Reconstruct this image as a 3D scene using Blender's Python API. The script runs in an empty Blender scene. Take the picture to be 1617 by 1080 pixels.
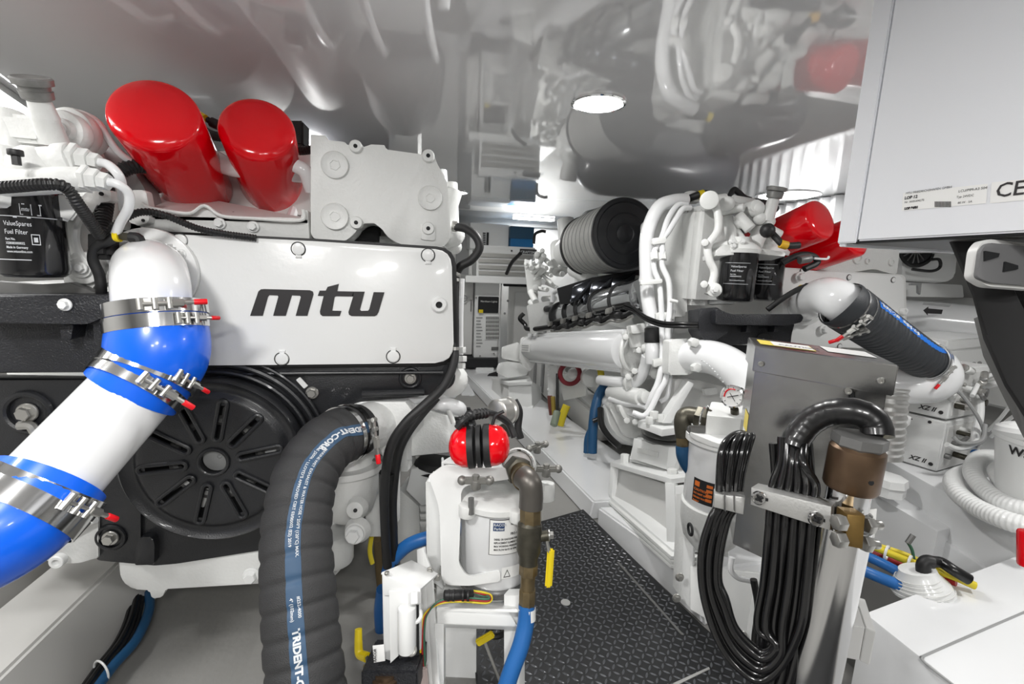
import bpy, bmesh, math, random
from mathutils import Vector as V, Matrix, Quaternion
random.seed(7)
sc = bpy.context.scene
COL = sc.collection
PI = math.pi

# ---------------------------------------------------------------- camera
FPX = 16.0 / 36.0 * 1617
CAM = V((0, 0, .85))
yaw, pitch, roll = math.radians(12.0), math.radians(9.2), math.radians(2.3)
FW = V((math.sin(yaw) * math.cos(pitch), math.cos(yaw) * math.cos(pitch), -math.sin(pitch)))
R0 = V((math.cos(yaw), -math.sin(yaw), 0))
U0 = R0.cross(FW)
RT = R0 * math.cos(roll) + U0 * math.sin(roll)
UP = -R0 * math.sin(roll) + U0 * math.cos(roll)
cd = bpy.data.cameras.new('camera'); cam = bpy.data.objects.new('camera', cd); COL.objects.link(cam)
cd.lens = 16; cd.sensor_width = 36; cd.clip_start = 0.02; cd.clip_end = 60
m = Matrix((RT, UP, -FW)).transposed().to_4x4(); m.translation = CAM
cam.matrix_world = m
sc.camera = cam

# ---------------------------------------------------------------- world, exposure, area lamps
sc.view_settings.view_transform = 'Standard'; sc.view_settings.look = 'None'
sc.view_settings.gamma = 1; sc.view_settings.use_curve_mapping = False
sc.view_settings.exposure = 0.18
w = bpy.data.worlds.new('world'); sc.world = w; w.use_nodes = True
w.node_tree.nodes['Background'].inputs[0].default_value = (.95, .97, 1, 1)
w.node_tree.nodes['Background'].inputs[1].default_value = 0.6
ZC = 1.26        # ceiling height

def area(name, loc, size, power, target=None, sy=None, shape=None):
    l = bpy.data.lights.new(name, 'AREA'); l.energy = power; l.size = size
    if sy: l.shape = 'RECTANGLE'; l.size_y = sy
    else: l.shape = 'DISK'
    l.color = (1, .99, .97)
    o = bpy.data.objects.new(name, l); COL.objects.link(o); o.location = loc
    if target is not None:
        o.rotation_euler = (V(target) - V(loc)).to_track_quat('-Z', 'Y').to_euler()
    return o

# ---------------------------------------------------------------- rays of the photograph
def ray(px, py): return FW + RT * ((px - 808.5) / FPX) + UP * ((540 - py) / FPX)
def W(px, py, d): return CAM + ray(px, py) * d
def PY(px, py, Y): r = ray(px, py); return CAM + r * (Y / r.y)
def PX(px, py, X): r = ray(px, py); return CAM + r * (X / r.x)
def PZ(px, py, Z): r = ray(px, py); return CAM + r * ((Z - CAM.z) / r.z)
def dep(p): return (V(p) - CAM).dot(FW)
def mpp(p): return dep(p) / FPX          # metres per pixel at p

# ---------------------------------------------------------------- materials
def srgb(h):
    if isinstance(h, str):
        c = [int(h[i:i+2], 16) / 255 for i in (0, 2, 4)]
    else: c = h
    return tuple(x / 12.92 if x <= .04045 else ((x + .055) / 1.055) ** 2.4 for x in c) + (1,)
def mat(name, col, rough=.4, metal=0, bump=0, bscale=200, coat=0, spec=.5, vary=0, vscale=8, aniso=0, trans=0, emit=None, estr=0):
    m = bpy.data.materials.new(name); m.use_nodes = True
    nt = m.node_tree; b = nt.nodes['Principled BSDF']
    b.inputs['Base Color'].default_value = srgb(col); b.inputs['Roughness'].default_value = rough
    b.inputs['Metallic'].default_value = metal; b.inputs['Coat Weight'].default_value = coat
    b.inputs['Coat Roughness'].default_value = .08
    b.inputs['Specular IOR Level'].default_value = spec
    if trans: b.inputs['Transmission Weight'].default_value = trans
    if emit: b.inputs['Emission Color'].default_value = srgb(emit); b.inputs['Emission Strength'].default_value = estr
    tc = nt.nodes.new('ShaderNodeTexCoord')
    if bump:
        n = nt.nodes.new('ShaderNodeTexNoise'); n.inputs['Scale'].default_value = bscale; n.inputs['Detail'].default_value = 2
        bp = nt.nodes.new('ShaderNodeBump'); bp.inputs['Strength'].default_value = bump; bp.inputs['Distance'].default_value = .002
        nt.links.new(tc.outputs['Object'], n.inputs['Vector']); nt.links.new(n.outputs['Fac'], bp.inputs['Height'])
        nt.links.new(bp.outputs['Normal'], b.inputs['Normal'])
    if vary:
        n = nt.nodes.new('ShaderNodeTexNoise'); n.inputs['Scale'].default_value = vscale; n.inputs['Detail'].default_value = 4
        mx = nt.nodes.new('ShaderNodeMix'); mx.data_type = 'RGBA'; mx.blend_type = 'MULTIPLY'
        cr = nt.nodes.new('ShaderNodeMapRange'); cr.inputs[1].default_value = .3; cr.inputs[2].default_value = .7
        cr.inputs[3].default_value = 1 - vary; cr.inputs[4].default_value = 1 + vary * .2
        mx.inputs[0].default_value = 1; mx.inputs[6].default_value = srgb(col)
        nt.links.new(tc.outputs['Object'], n.inputs['Vector']); nt.links.new(n.outputs['Fac'], cr.inputs[0])
        nt.links.new(cr.outputs[0], mx.inputs[7]); nt.links.new(mx.outputs[2], b.inputs['Base Color'])
    return m
WHITE = mat('white_enamel', 'e9eae9', .28, bump=.12, bscale=90, coat=.3)
WHITE2 = mat('white_casting', 'e4e5e3', .38, bump=.35, bscale=160, vary=.04)
WHITEF = mat('white_gloss_paint', 'e8e9ea', .18, coat=.4)
OFFW = mat('off_white_panel', 'dddddb', .4, vary=.03)
HULL = mat('painted_hull', 'bfbebb', .45, vary=.08, vscale=3)
GREYP = mat('grey_paint', '9a9b9b', .5)
GREYF = mat('grey_deck_paint', '8e8d8a', .55, bump=.5, bscale=60, vary=.1, vscale=5)
BLACKP = mat('black_grained_plastic', '1d1e21', .38, bump=.25, bscale=420, coat=.15)
BLACKC = mat('black_cast_cover', '222327', .42, bump=.9, bscale=350)
RUBBER = mat('black_rubber', '1c1c1d', .5)
HOSEB = mat('dark_hose_rubber', '2f2f30', .62, bump=.6, bscale=700, vary=.12, vscale=30)
CABLE = mat('black_cable_sheath', '121213', .28)
RED = mat('red_gloss_paint', 'e60012', .14, coat=.35, spec=.4)
REDC = mat('red_rubber_cap', 'e5101f', .4)
BLUE = mat('blue_silicone', '0a63e6', .28, coat=.3)
BLUEH = mat('blue_hose_rubber', '2467ad', .4, vary=.1)
BLUED = mat('dark_blue_hose', '1a4c74', .45)
BLUES = mat('blue_hose_stripe', '2b4966', .6)
STEEL = mat('brushed_stainless', 'a2a2a1', .24, metal=1, bump=.1, bscale=60, vary=.2, vscale=14)
STEELP = mat('polished_stainless', 'd2d2d2', .14, metal=1)
CHROME = mat('chrome', 'e6e6e6', .07, metal=1)
ZINC = mat('zinc_plated_steel', 'b9b8b4', .34, metal=.85)
ALU = mat('milled_aluminium', 'c4c4c2', .42, metal=.8, bump=.15, bscale=300)
BRASS = mat('tarnished_brass', '8a7a5c', .4, metal=.8, vary=.35, vscale=40)
BRONZE = mat('aged_bronze', '6f5a47', .38, metal=.75, vary=.4, vscale=22)
DKMET = mat('dark_brass_fitting', '59564c', .42, metal=.7, vary=.3, vscale=50)
YEL = mat('yellow_plastic', 'e9cf1b', .4)
YELW = mat('yellow_cable', 'd9c52b', .45)
REDW = mat('red_cable', 'a01f22', .45)
GREENW = mat('green_cable', '3d6b54', .45)
DARK = mat('dark_recess', '17181a', .7)
LETTER = mat('dark_lettering', '2c2a2b', .5)
LETW = mat('white_lettering', 'c9cccf', .5)
LABEL = mat('white_label', 'f0f0ee', .45)
LABELY = mat('yellow_label', 'e5cf5a', .5)
ORANGE = mat('orange_print', 'd8702a', .5)
GLASSW = mat('clear_glass', 'ffffff', .03, trans=1)
LAMP = mat('lamp_diffuser', 'ffffff', .5, emit='ffffff', estr=9)
LEAD = mat('grey_steel', '7d7d7c', .4, metal=.6)

# ---------------------------------------------------------------- mesh builder
def fillet(pts, r, seg=4):
    """round the corners of a closed polygon of 2-D or 3-D points"""
    n = len(pts); out = []
    P = [V(p) for p in pts]
    for i in range(n):
        rr = r[i] if isinstance(r, (list, tuple)) else r
        p, a, b = P[i], P[i - 1], P[(i + 1) % n]
        if rr <= 0: out.append(p); continue
        da, db = (a - p), (b - p)
        l = min(rr, da.length * .48, db.length * .48)
        q0, q1 = p + da.normalized() * l, p + db.normalized() * l
        for k in range(seg + 1):
            t = k / seg
            out.append(q0 * (1 - t) ** 2 + p * 2 * t * (1 - t) + q1 * t * t)
    return out
def catmull(pts, sub=8, closed=False):
    P = [V(p) for p in pts]; n = len(P)
    if n < 3: return P
    out = []
    rng = n if closed else n - 1
    for i in range(rng):
        p1, p2 = P[i], P[(i + 1) % n]
        p0 = P[i - 1] if (i > 0 or closed) else p1 * 2 - p2
        p3 = P[(i + 2) % n] if (i + 2 < n or closed) else p2 * 2 - p1
        for k in range(sub):
            t = k / sub
            out.append(.5 * ((2 * p1) + (p2 - p0) * t + (2 * p0 - 5 * p1 + 4 * p2 - p3) * t * t + (3 * p1 - p0 - 3 * p2 + p3) * t ** 3))
    if not closed: out.append(P[-1])
    return out
def resample(P, step):
    out = [P[0].copy()]; acc = 0
    for a, b in zip(P[:-1], P[1:]):
        L = (b - a).length
        if L < 1e-9: continue
        s = step - acc
        while s <= L:
            out.append(a.lerp(b, s / L)); s += step
        acc = L - (s - step)
    return out
def frames(P, ref=None, closed=False):
    n = len(P); T = []
    for i in range(n):
        a = P[i - 1] if (i > 0 or closed) else P[i]
        b = P[(i + 1) % n] if (i < n - 1 or closed) else P[i]
        t = (b - a); T.append(t.normalized() if t.length > 1e-9 else V((0, 0, 1)))
    N = []
    if ref is not None:
        for i, t in enumerate(T):
            r = ref(i / (n - 1)) if callable(ref) else V(ref)
            k = r - t * r.dot(t); N.append(k.normalized())
    else:
        t0 = T[0]; k = t0.orthogonal().normalized()
        for i, t in enumerate(T):
            if i: k = T[i - 1].rotation_difference(t) @ k
            k = (k - t * k.dot(t)).normalized(); N.append(k)
    return T, N, [T[i].cross(N[i]) for i in range(n)]
def axes(d):
    d = V(d).normalized(); a = d.orthogonal().normalized(); return d, a, d.cross(a)

class MB:
    def __init__(s): s.bm = bmesh.new()
    def face(s, vs):
        try: return s.bm.faces.new(vs)
        except ValueError: return None
    def ring(s, c, a, b, r, n, ph=0):
        return [s.bm.verts.new(c + a * (r * math.cos(ph + 2 * PI * i / n)) + b * (r * math.sin(ph + 2 * PI * i / n))) for i in range(n)]
    def bridge(s, A, B):
        n = len(A)
        for i in range(n): s.face((A[i], A[(i + 1) % n], B[(i + 1) % n], B[i]))
    def lathe(s, p0, d, prof, n=24, cap0=True, cap1=True, ph=0):
        """prof: (distance along d, radius)"""
        p0 = V(p0); d, a, b = axes(d); rings = []
        for t, r in prof: rings.append(s.ring(p0 + d * t, a, b, max(r, 1e-5), n, ph))
        for A, B in zip(rings[:-1], rings[1:]): s.bridge(A, B)
        if cap0: s.face(list(reversed(rings[0])))
        if cap1: s.face(rings[-1])
        return s
    def cyl(s, p0, p1, r0, r1=None, n=24, bev=0):
        p0, p1 = V(p0), V(p1); L = (p1 - p0).length; r1 = r0 if r1 is None else r1
        if L < 1e-7: return s
        if bev:
            bev = min(bev, L * .45, r0 * .9, r1 * .9)
            pr = [(0, r0 - bev), (bev * .3, r0 - bev * .3), (bev, r0), (L - bev, r1), (L - bev * .3, r1 - bev * .3), (L, r1 - bev)]
        else: pr = [(0, r0), (L, r1)]
        return s.lathe(p0, p1 - p0, pr, n)
    def hex(s, p0, p1, r, n=6, bev=.0008):
        return s.cyl(p0, p1, r, n=n, bev=bev)
    def sphere(s, c, r, n=16, m=8, sc=(1, 1, 1)):
        mt = Matrix.Translation(V(c)) @ Matrix.Diagonal((r * sc[0], r * sc[1], r * sc[2], 1))
        bmesh.ops.create_uvsphere(s.bm, u_segments=n, v_segments=m, radius=1, matrix=mt); return s
    def dome(s, c, d, r, h, n=20, k=4):
        return s.lathe(c, d, [(h * math.sin(PI / 2 * i / k), r * math.cos(PI / 2 * i / k)) for i in range(k + 1)], n)
    def tube(s, pts, r, n=10, smooth=8, ref=None, closed=False, caps=True):
        """r: number or function of (u 0..1, length so far)"""
        P = catmull(pts, smooth, closed) if smooth and len(pts) > 2 else [V(p) for p in pts]
        T, N, B = frames(P, ref, closed); L = 0; tot = sum((P[i + 1] - P[i]).length for i in range(len(P) - 1)) or 1
        rings = []
        for i, p in enumerate(P):
            if i: L += (p - P[i - 1]).length
            rr = r(L / tot, L) if callable(r) else r
            rings.append(s.ring(p, N[i], B[i], rr, n))
        for A, C in zip(rings[:-1], rings[1:]): s.bridge(A, C)
        if closed: s.bridge(rings[-1], rings[0])
        elif caps: s.face(list(reversed(rings[0]))); s.face(rings[-1])
        return s
    def conduit(s, pts, r, pitch=.0042, depth=.16, n=10, smooth=8):
        """split corrugated sleeve"""
        P = resample(catmull(pts, smooth), pitch / 4); T, N, B = frames(P); rings = []
        for i, p in enumerate(P): rings.append(s.ring(p, N[i], B[i], r * (1 if i % 4 < 2 else 1 - depth), n))
        for A, C in zip(rings[:-1], rings[1:]): s.bridge(A, C)
        s.face(list(reversed(rings[0]))); s.face(rings[-1]); return s
    def prism(s, pts, vec, bev=0, seg=2, back=False):
        pts = [V(p) for p in pts]; vec = V(vec)
        A = [s.bm.verts.new(p) for p in pts]; Bv = [s.bm.verts.new(p + vec) for p in pts]
        fa = s.face(A); fb = s.face(list(reversed(Bv))); n = len(A)
        for i in range(n): s.face((A[i], Bv[i], Bv[(i + 1) % n], A[(i + 1) % n]))
        if bev and fa:
            ed = list(fa.edges) + (list(fb.edges) if back else [])
            bmesh.ops.bevel(s.bm, geom=ed, offset=bev, segments=seg, affect='EDGES', profile=.5, clamp_overlap=True)
        return s
    def hexa(s, p, bev=0, seg=2):
        """p: 8 corners, 4 of one face then the 4 opposite in the same order"""
        v = [s.bm.verts.new(V(q)) for q in p]
        fs = [s.face([v[i] for i in f]) for f in ((3, 2, 1, 0), (4, 5, 6, 7), (0, 1, 5, 4), (1, 2, 6, 5), (2, 3, 7, 6), (3, 0, 4, 7))]
        if bev:
            es = set(e for f in fs if f for e in f.edges)
            bmesh.ops.bevel(s.bm, geom=list(es), offset=bev, segments=seg, affect='EDGES', clamp_overlap=True)
        return s
    def box(s, lo, hi, bev=0, seg=2):
        x0, y0, z0 = lo; x1, y1, z1 = hi
        return s.hexa([(x0, y0, z0), (x1, y0, z0), (x1, y1, z0), (x0, y1, z0), (x0, y0, z1), (x1, y0, z1), (x1, y1, z1), (x0, y1, z1)], bev, seg)
    def obox(s, c, ax, ay, az, hx, hy, hz, bev=0, seg=2):
        c = V(c); ax, ay, az = V(ax).normalized() * hx, V(ay).normalized() * hy, V(az).normalized() * hz
        q = [c - ax - ay, c + ax - ay, c + ax + ay, c - ax + ay]
        return s.hexa([k - az for k in q] + [k + az for k in q], bev, seg)
    def torus(s, c, d, R, r, n=32, k=8, a0=0, a1=None):
        c = V(c); d, a, b = axes(d)
        if a1 is None:
            return s.tube([c + a * (R * math.cos(2 * PI * i / n)) + b * (R * math.sin(2 * PI * i / n)) for i in range(n)], r, k, 0, closed=True)
        return s.tube([c + a * (R * math.cos(a0 + (a1 - a0) * i / n)) + b * (R * math.sin(a0 + (a1 - a0) * i / n)) for i in range(n + 1)], r, k, 0)
    def band(s, c, d, R, w, t=.0012, n=40):
        """flat strap round an axis"""
        c = V(c); d = V(d).normalized()
        return s.lathe(c - d * w / 2, d, [(0, R - t), (0, R + t), (w, R + t), (w, R - t), (0, R - t)], n, False, False)
    def to(s, name, material, parent=None, angle=35, label=None, kind=None):
        bmesh.ops.remove_doubles(s.bm, verts=s.bm.verts, dist=1e-6)
        bmesh.ops.recalc_face_normals(s.bm, faces=s.bm.faces)
        me = bpy.data.meshes.new(name)
        if parent is not None:
            org = parent.get('_o'); org = V(org) if org is not None else V((0, 0, 0))
        else:
            xs = [v.co for v in s.bm.verts]
            org = V(((min(v.x for v in xs) + max(v.x for v in xs)) / 2, (min(v.y for v in xs) + max(v.y for v in xs)) / 2, min(v.z for v in xs)))
        bmesh.ops.translate(s.bm, verts=s.bm.verts, vec=-org)
        s.bm.to_mesh(me); s.bm.free()
        for p in me.polygons: p.use_smooth = True
        me.set_sharp_from_angle(angle=math.radians(angle))
        me.materials.append(material)
        o = bpy.data.objects.new(name, me); COL.objects.link(o)
        if parent is not None: o.parent = parent
        else: o.location = org
        o['_o'] = tuple(org)
        if label: o['label'] = label
        if kind: o['kind'] = kind
        return o

def thing(name, label, cat, loc, group=None):
    o = bpy.data.objects.new(name, None); COL.objects.link(o); o.location = V(loc); o['_o'] = tuple(V(loc))
    o['label'] = label; o['category'] = cat; o.empty_display_size = .05
    if group: o['group'] = group
    return o
def tag(o, label, cat, group=None):
    o['label'] = label; o['category'] = cat
    if group: o['group'] = group
    return o
def struct(o): o['kind'] = 'structure'; return o
def lk(mesh, name, loc, rot, scale, parent):
    """shared-mesh piece (world placement) under parent"""
    o = bpy.data.objects.new(name, mesh); COL.objects.link(o)
    org = V(parent['_o']); o.parent = parent; o.location = V(loc) - org
    o.rotation_mode = 'QUATERNION'; o.rotation_quaternion = rot; o.scale = (scale,) * 3
    o['_o'] = tuple(org)
    return o
# bolt of unit radius looking along +Z
def _bolt(n, flange, sock, material, nm):
    b = MB()
    if flange: b.lathe((0, 0, 0), (0, 0, 1), [(0, 1), (.15, 1), (.25, .92)], 20)
    if sock:
        b.lathe((0, 0, .1), (0, 0, 1), [(0, .8), (.75, .8), (.85, .72), (.85, .42), (.45, .40)], 18, True, True)
    else:
        b.lathe((0, 0, .15), (0, 0, 1), [(0, .7), (.6, .7), (.72, .62)], n)
    o = b.to(nm, material, angle=30); me = o.data; bpy.data.objects.remove(o); return me
BOLTW = _bolt(6, True, False, WHITE, 'bolt'); BOLTZ = _bolt(6, True, False, ZINC, 'bolt'); BOLTS = _bolt(6, False, True, WHITE, 'bolt')
BOLTZS = _bolt(6, False, True, ZINC, 'bolt')
def bolt(parent, p, d, r, mesh=None):
    q = V((0, 0, 1)).rotation_difference(V(d).normalized())
    return lk(mesh or BOLTW, 'bolt', p, q, r, parent)
def boltp(parent, px, py, Y, rpx, mesh=None):
    p = PY(px, py, Y); return bolt(parent, p, (0, -1, 0), rpx * mpp(p), mesh)

# plate facing the camera on the plane y = Y, outline given by its picture corners
def plate(b, poly, Y, th, r=0, bev=.002, seg=4):
    pts = fillet([(x, y, 0) for x, y in poly], r, seg) if r else [V((x, y, 0)) for x, y in poly]
    return b.prism([PY(p.x, p.y, Y) for p in pts], (0, th, 0), bev)
def puck(b, px, py, rpx, Y, h, n=24, bev=.001):
    p = PY(px, py, Y); r = rpx * mpp(p); return b.cyl(p + V((0, h, 0)), p, r, n=n, bev=bev)
_txt = {}
def textmesh(s, size, bold=0.0, align='LEFT', shear=0):
    c = bpy.data.curves.new('t', 'FONT'); c.body = s; c.size = size; c.align_x = align; c.resolution_u = 2; c.shear = shear
    c.offset = bold
    o = bpy.data.objects.new('t', c); COL.objects.link(o)
    dg = bpy.context.evaluated_depsgraph_get(); me = bpy.data.meshes.new_from_object(o.evaluated_get(dg))
    bpy.data.objects.remove(o); bpy.data.curves.remove(c); return me
def text_map(b, s, size, fn, bold=0.0, align='LEFT', shear=0):
    """lettering laid on a surface: fn(x, y) -> point"""
    me = textmesh(s, size, bold, align, shear)
    vs = [b.bm.verts.new(fn(v.co.x, v.co.y)) for v in me.vertices]
    for p in me.polygons: b.face([vs[i] for i in p.vertices])
    bpy.data.meshes.remove(me); return b
def text_flat(b, s, size, p, xd, yd, bold=0.0, align='LEFT', shear=0):
    p, xd, yd = V(p), V(xd).normalized(), V(yd).normalized()
    return text_map(b, s, size, lambda x, y: p + xd * x + yd * y, bold, align, shear)
def hose_clamp(name, label, c, d, R, w, sdir, parent=None, tip=True, scr=1.0, tail=None, group=None):
    """stainless band with its tightening screw; sdir: side on which the screw sits, tail: way its end points"""
    c, d = V(c), V(d).normalized()
    t = parent
    host = MB().band(c, d, R + .001, w).to('clamp_band', STEELP, t)
    sd = V(sdir); sd = (sd - d * sd.dot(d)).normalized(); tg = d.cross(sd)
    if tail is not None and tg.dot(V(tail)) < 0: tg = -tg
    b = MB(); k = scr
    b.obox(c + sd * (R + .002) - tg * .012 * k, tg, d, sd, .006 * k, w * .42, .002, .0008)
    q = c + sd * (R + .007 * k)
    b.cyl(q - tg * .02 * k, q + tg * .022 * k, .0022 * k, n=8)
    for u in (-.018, -.004, .01): b.cyl(q + tg * u * k - d * w * .4, q + tg * u * k + d * w * .4, .0035 * k, n=10)
    b.cyl(q + tg * .012 * k, q + tg * .024 * k, .0048 * k, n=6)
    b.to('clamp_screw', ZINC, host)
    if tip:
        e = q + tg * .024 * k
        MB().cyl(e, e + tg * .01 * k, .0026 * k, n=8).to('screw_end', ZINC, host)
        MB().cyl(e + tg * .01 * k, e + tg * .024 * k, .0036 * k, n=10, bev=.001).to('red_cap', REDC, host)
    return t
# ---------------------------------------------------------------- ceiling lamps and added fill lamps
XE = 1.98          # inboard ceiling edge
YW = 3.97         # far bulkhead
CEIL = mat('polished_ceiling_panel', 'ededee', .05, metal=.0, coat=1, spec=1)
_nt = CEIL.node_tree; _b = _nt.nodes['Principled BSDF']; _b.inputs['Metallic'].default_value = .0; _b.inputs['IOR'].default_value = 1.8
_b.inputs['Coat Roughness'].default_value = .03
def downlight(p, r, power, label, group=None):
    t = thing('downlight', label, 'ceiling light', p, group)
    MB().lathe(p, (0, 0, -1), [(0, r * 1.12), (.004, r * 1.12), (.006, r * 1.02), (.003, r)], 32).to('trim_ring', CHROME, t)
    MB().cyl(V(p) + V((0, 0, -.0035)), V(p) + V((0, 0, -.005)), r * .97, n=32).to('diffuser', LAMP, t)
    area('lamp_light', V(p) + V((0, 0, -.012)), r * 1.8, power)
downlight(PZ(945, 162, ZC), .060, 5, 'round white downlight in the glossy ceiling, the big bright one between the two engines')
downlight(PZ(722, 303, ZC), .057, 5, 'round downlight in the ceiling seen just right of the left engine')
tq = PZ(843, 344, ZC); t = thing('ceiling_light', 'oblong white ceiling light close to the far bulkhead above the blue bin', 'ceiling light', tq)
MB().prism(fillet([tq + V((x, y, -.004)) for x, y in ((-.17, -.05), (.17, -.05), (.17, .05), (-.17, .05))], .04), (0, 0, -.012), .003).to('diffuser', LAMP, t)
MB().prism(fillet([tq + V((x, y, 0)) for x, y in ((-.18, -.06), (.18, -.06), (.18, .06), (-.18, .06))], .045), (0, 0, -.004)).to('trim_frame', CHROME, t)
area('lamp_light', tq + V((0, 0, -.025)), .3, 7, sy=.09)
for i, (x, y, z, pw) in enumerate(((-.45, .1, ZC, 9), (.1, -.45, ZC, 8), (-.05, -.7, ZC, 6), (.75, -.7, ZC, 6), (-1.0, .55, ZC, 3), (-.45, 2.1, ZC, 3), (1.45, .55, ZC, 5))):
    area('fill_lamp', (x, y, z - .02), .16, pw)  # unseen lamps added for even light; the rightmost brightens the shaded recess

# ---------------------------------------------------------------- the shell
struct(MB().box((-1.6, -1.9, -.3), (2.6, 3.7, -.02)).to('floor', GREYF))
struct(MB().box((-1.6, -1.9, ZC), (XE, YW + .05, ZC + .03)).to('ceiling', CEIL))
struct(MB().box((-1.6, -1.9, -.05), (-1.45, YW, ZC + .0)).to('wall_left', HULL))
struct(MB().box((-1.6, -2.0, -.3), (2.6, -1.9, 1.8)).to('wall_back', HULL))
struct(MB().box((-1.6, YW, -.3), (2.6, YW + .1, 1.8)).to('wall_front', OFFW))
wr = struct(MB().box((2.5, -1.9, -.3), (2.6, YW, 1.8)).to('wall_right', HULL))
struct(MB().box((XE, -1.9, .98), (2.5, YW, ZC + .03)).to('trim_2', WHITEF))
# glossy left side deck, seen in the lower left corner
struct(MB().box((-1.45, -.6, -.02), (-1.0, YW, .10), .01).to('trim_2', HULL))
for k in range(22):      # curved ventilation slats of the outboard side
    y = 1.2 + k * .075
    prof = [(1.985, y), (1.965, y + .006), (1.95, y + .02), (1.955, y + .04), (1.972, y + .058), (1.985, y + .06)]
    b = MB().prism([V((x, yy, .995)) for x, yy in prof], (0, 0, .26))
    b.to('slat', WHITEF, wr)
MB().box((1.95, 1.1, .975), (1.985, 3.0, .995), .004).to('slat_rail', WHITEF, wr)
lp = PZ(1243, 308, ZC)
downlight(lp, .13, 1.5, 'large round ceiling light glowing behind the red filters of the right engine')
# left strip light
lc = [PZ(-70, 100, 1.235), PZ(47, 178, 1.235), PZ(47, 188, 1.235), PZ(-70, 184, 1.235)]
t = thing('strip_light', 'long white strip light at the far left edge beside the knurled filler cap', 'ceiling light', lc[0])
MB().prism(lc, (0, 0, .006), .001).to('diffuser', LAMP, t)
lcm = sum(lc, V((0, 0, 0))) / 4
MB().prism([lcm + (p - lcm) * 1.06 + V((0, 0, .006)) for p in lc], (0, 0, .018), .002).to('lamp_housing', WHITE, t)
area('lamp_light', (-1.05, .85, 1.165), .7, 3, sy=.1)

# ---------------------------------------------------------------- black checker plate
pl = [PZ(845, 826, .006), PZ(921, 804, .006), PZ(1105, 984, .006), V((.80, .45, .006)), V((.80, -.3, .006)), V((.12, -.3, .006)), PZ(742, 1000, .006), V((.2, 1.36, .006))]
PLATE = mat('black_tread_plate', '17181a', .42, bump=.1, bscale=500, coat=.1)
fp = MB().prism(pl, (0, 0, -.02), .001).to('floor_plate', PLATE)
tag(fp, 'black diamond tread floor plate in the walkway between the engines', 'floor plate')
xs = [p.x for p in pl]; ys = [p.y for p in pl]
def inpoly(x, y):
    c = False; n = len(pl)
    for i in range(n):
        a, b_ = pl[i], pl[i - 1]
        if (a.y > y) != (b_.y > y) and x < (b_.x - a.x) * (y - a.y) / (b_.y - a.y) + a.x: c = not c
    return c
vs, fs = [], []; st = .0155; i = 0
for a in range(int((max(xs) - min(xs)) / st)):
    for c in range(int((max(ys) - min(ys)) / st)):
        x, y = min(xs) + (a + .5) * st, min(ys) + (c + .5) * st
        if y < .35: continue
        ok = all(inpoly(x + dx, y + dy) for dx in (-.008, .008) for dy in (-.008, .008))
        if not ok: continue
        s = 1 if (a + c) % 2 else -1; ang = PI / 4 * s + math.radians(8)
        dx, dy = math.cos(ang), math.sin(ang); L, Wd, n0 = .0082, .0023, len(vs)
        for u, v_ in ((-L, 0), (-L * .4, Wd), (L * .4, Wd), (L, 0), (L * .4, -Wd), (-L * .4, -Wd)):
            vs.append((x + dx * u - dy * v_, y + dy * u + dx * v_, .006))
        for u in (-L * .5, L * .5): vs.append((x + dx * u, y + dy * u, .0076))
        for f in ((0, 1, 6), (1, 2, 7, 6), (2, 3, 7), (3, 4, 7), (4, 5, 6, 7), (5, 0, 6)): fs.append(tuple(n0 + k for k in f))
me = bpy.data.meshes.new('tread_bumps'); me.from_pydata([V(p) - V(fp['_o']) for p in vs], [], fs); me.materials.append(mat('glinting_tread_top', '5c5e62', .3, metal=.3))  # tread tops coloured lighter to paint in the glints on the bumps
o = bpy.data.objects.new('tread_bumps', me); COL.objects.link(o); o.parent = fp; o['kind'] = 'stuff'; o['_o'] = fp['_o']
p = PZ(893, 952, .007); MB().cyl(p, p + V((0, 0, .002)), .012, n=20).to('plate_rivet', ALU, fp)
MB().prism([PZ(x, y, .0065) for x, y in ((1062, 1080), (1119, 1054), (1121, 1057), (1070, 1082))], (0, 0, .0015)).to('edge_trim', ALU, fp)
MB().prism([PZ(x, y, .0065) for x, y in ((974, 888), (977, 887), (1080, 1003), (1076, 1003))], (0, 0, .0012)).to('plate_joint', LEAD, fp)
# ribbed black mat beyond the left engine
mt = MB(); a0, a1 = PZ(684, 664, .05), PZ(745, 640, .05)
bx0, bx1, by0, by1 = .02, .32, 1.75, 2.65
mt.box((bx0, by0, -.02), (bx1, by1, .01), .002)
mo = mt.to('rubber_mat', RUBBER); tag(mo, 'black ribbed rubber mat on the floor behind the red ear muffs', 'floor mat')
for k in range(16): MB().box((bx0 + .01, by0 + .02 + k * .055, .01), (bx1 - .01, by0 + .045 + k * .055, .014)).to('rib', RUBBER, mo)

# raised white sole left of the checker plate, and the floor panel seams
struct(MB().box((-.35, .2, -.03), (.19, 1.05, -.004), .002).to('trim_3', GREYF))
# ---------------------------------------------------------------- left engine bearer and its bilge
def slab(name, poly, Z, down, material, bev=.004, st=True):
    o = MB().prism([PZ(x, y, Z) for x, y in poly], (0, 0, -down), bev).to(name, material)
    return struct(o) if st else o
lb = struct(MB().hexa([V(p) for p in ((-.86, .3, -.02), (-.66, .3, -.02), (-.62, 2.4, -.02), (-.82, 2.4, -.02), (-.84, .3, .13), (-.70, .3, .13), (-.66, 2.4, .13), (-.80, 2.4, .13))], .006).to('trim_4', HULL))
struct(MB().hexa([V(p) for p in ((-1.0, .3, -.02), (-.93, .3, -.02), (-.90, 2.4, -.02), (-.97, 2.4, -.02), (-1.0, .3, .22), (-.95, .3, .22), (-.92, 2.4, .22), (-.97, 2.4, .22))], .006).to('trim_5', HULL))

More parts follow.
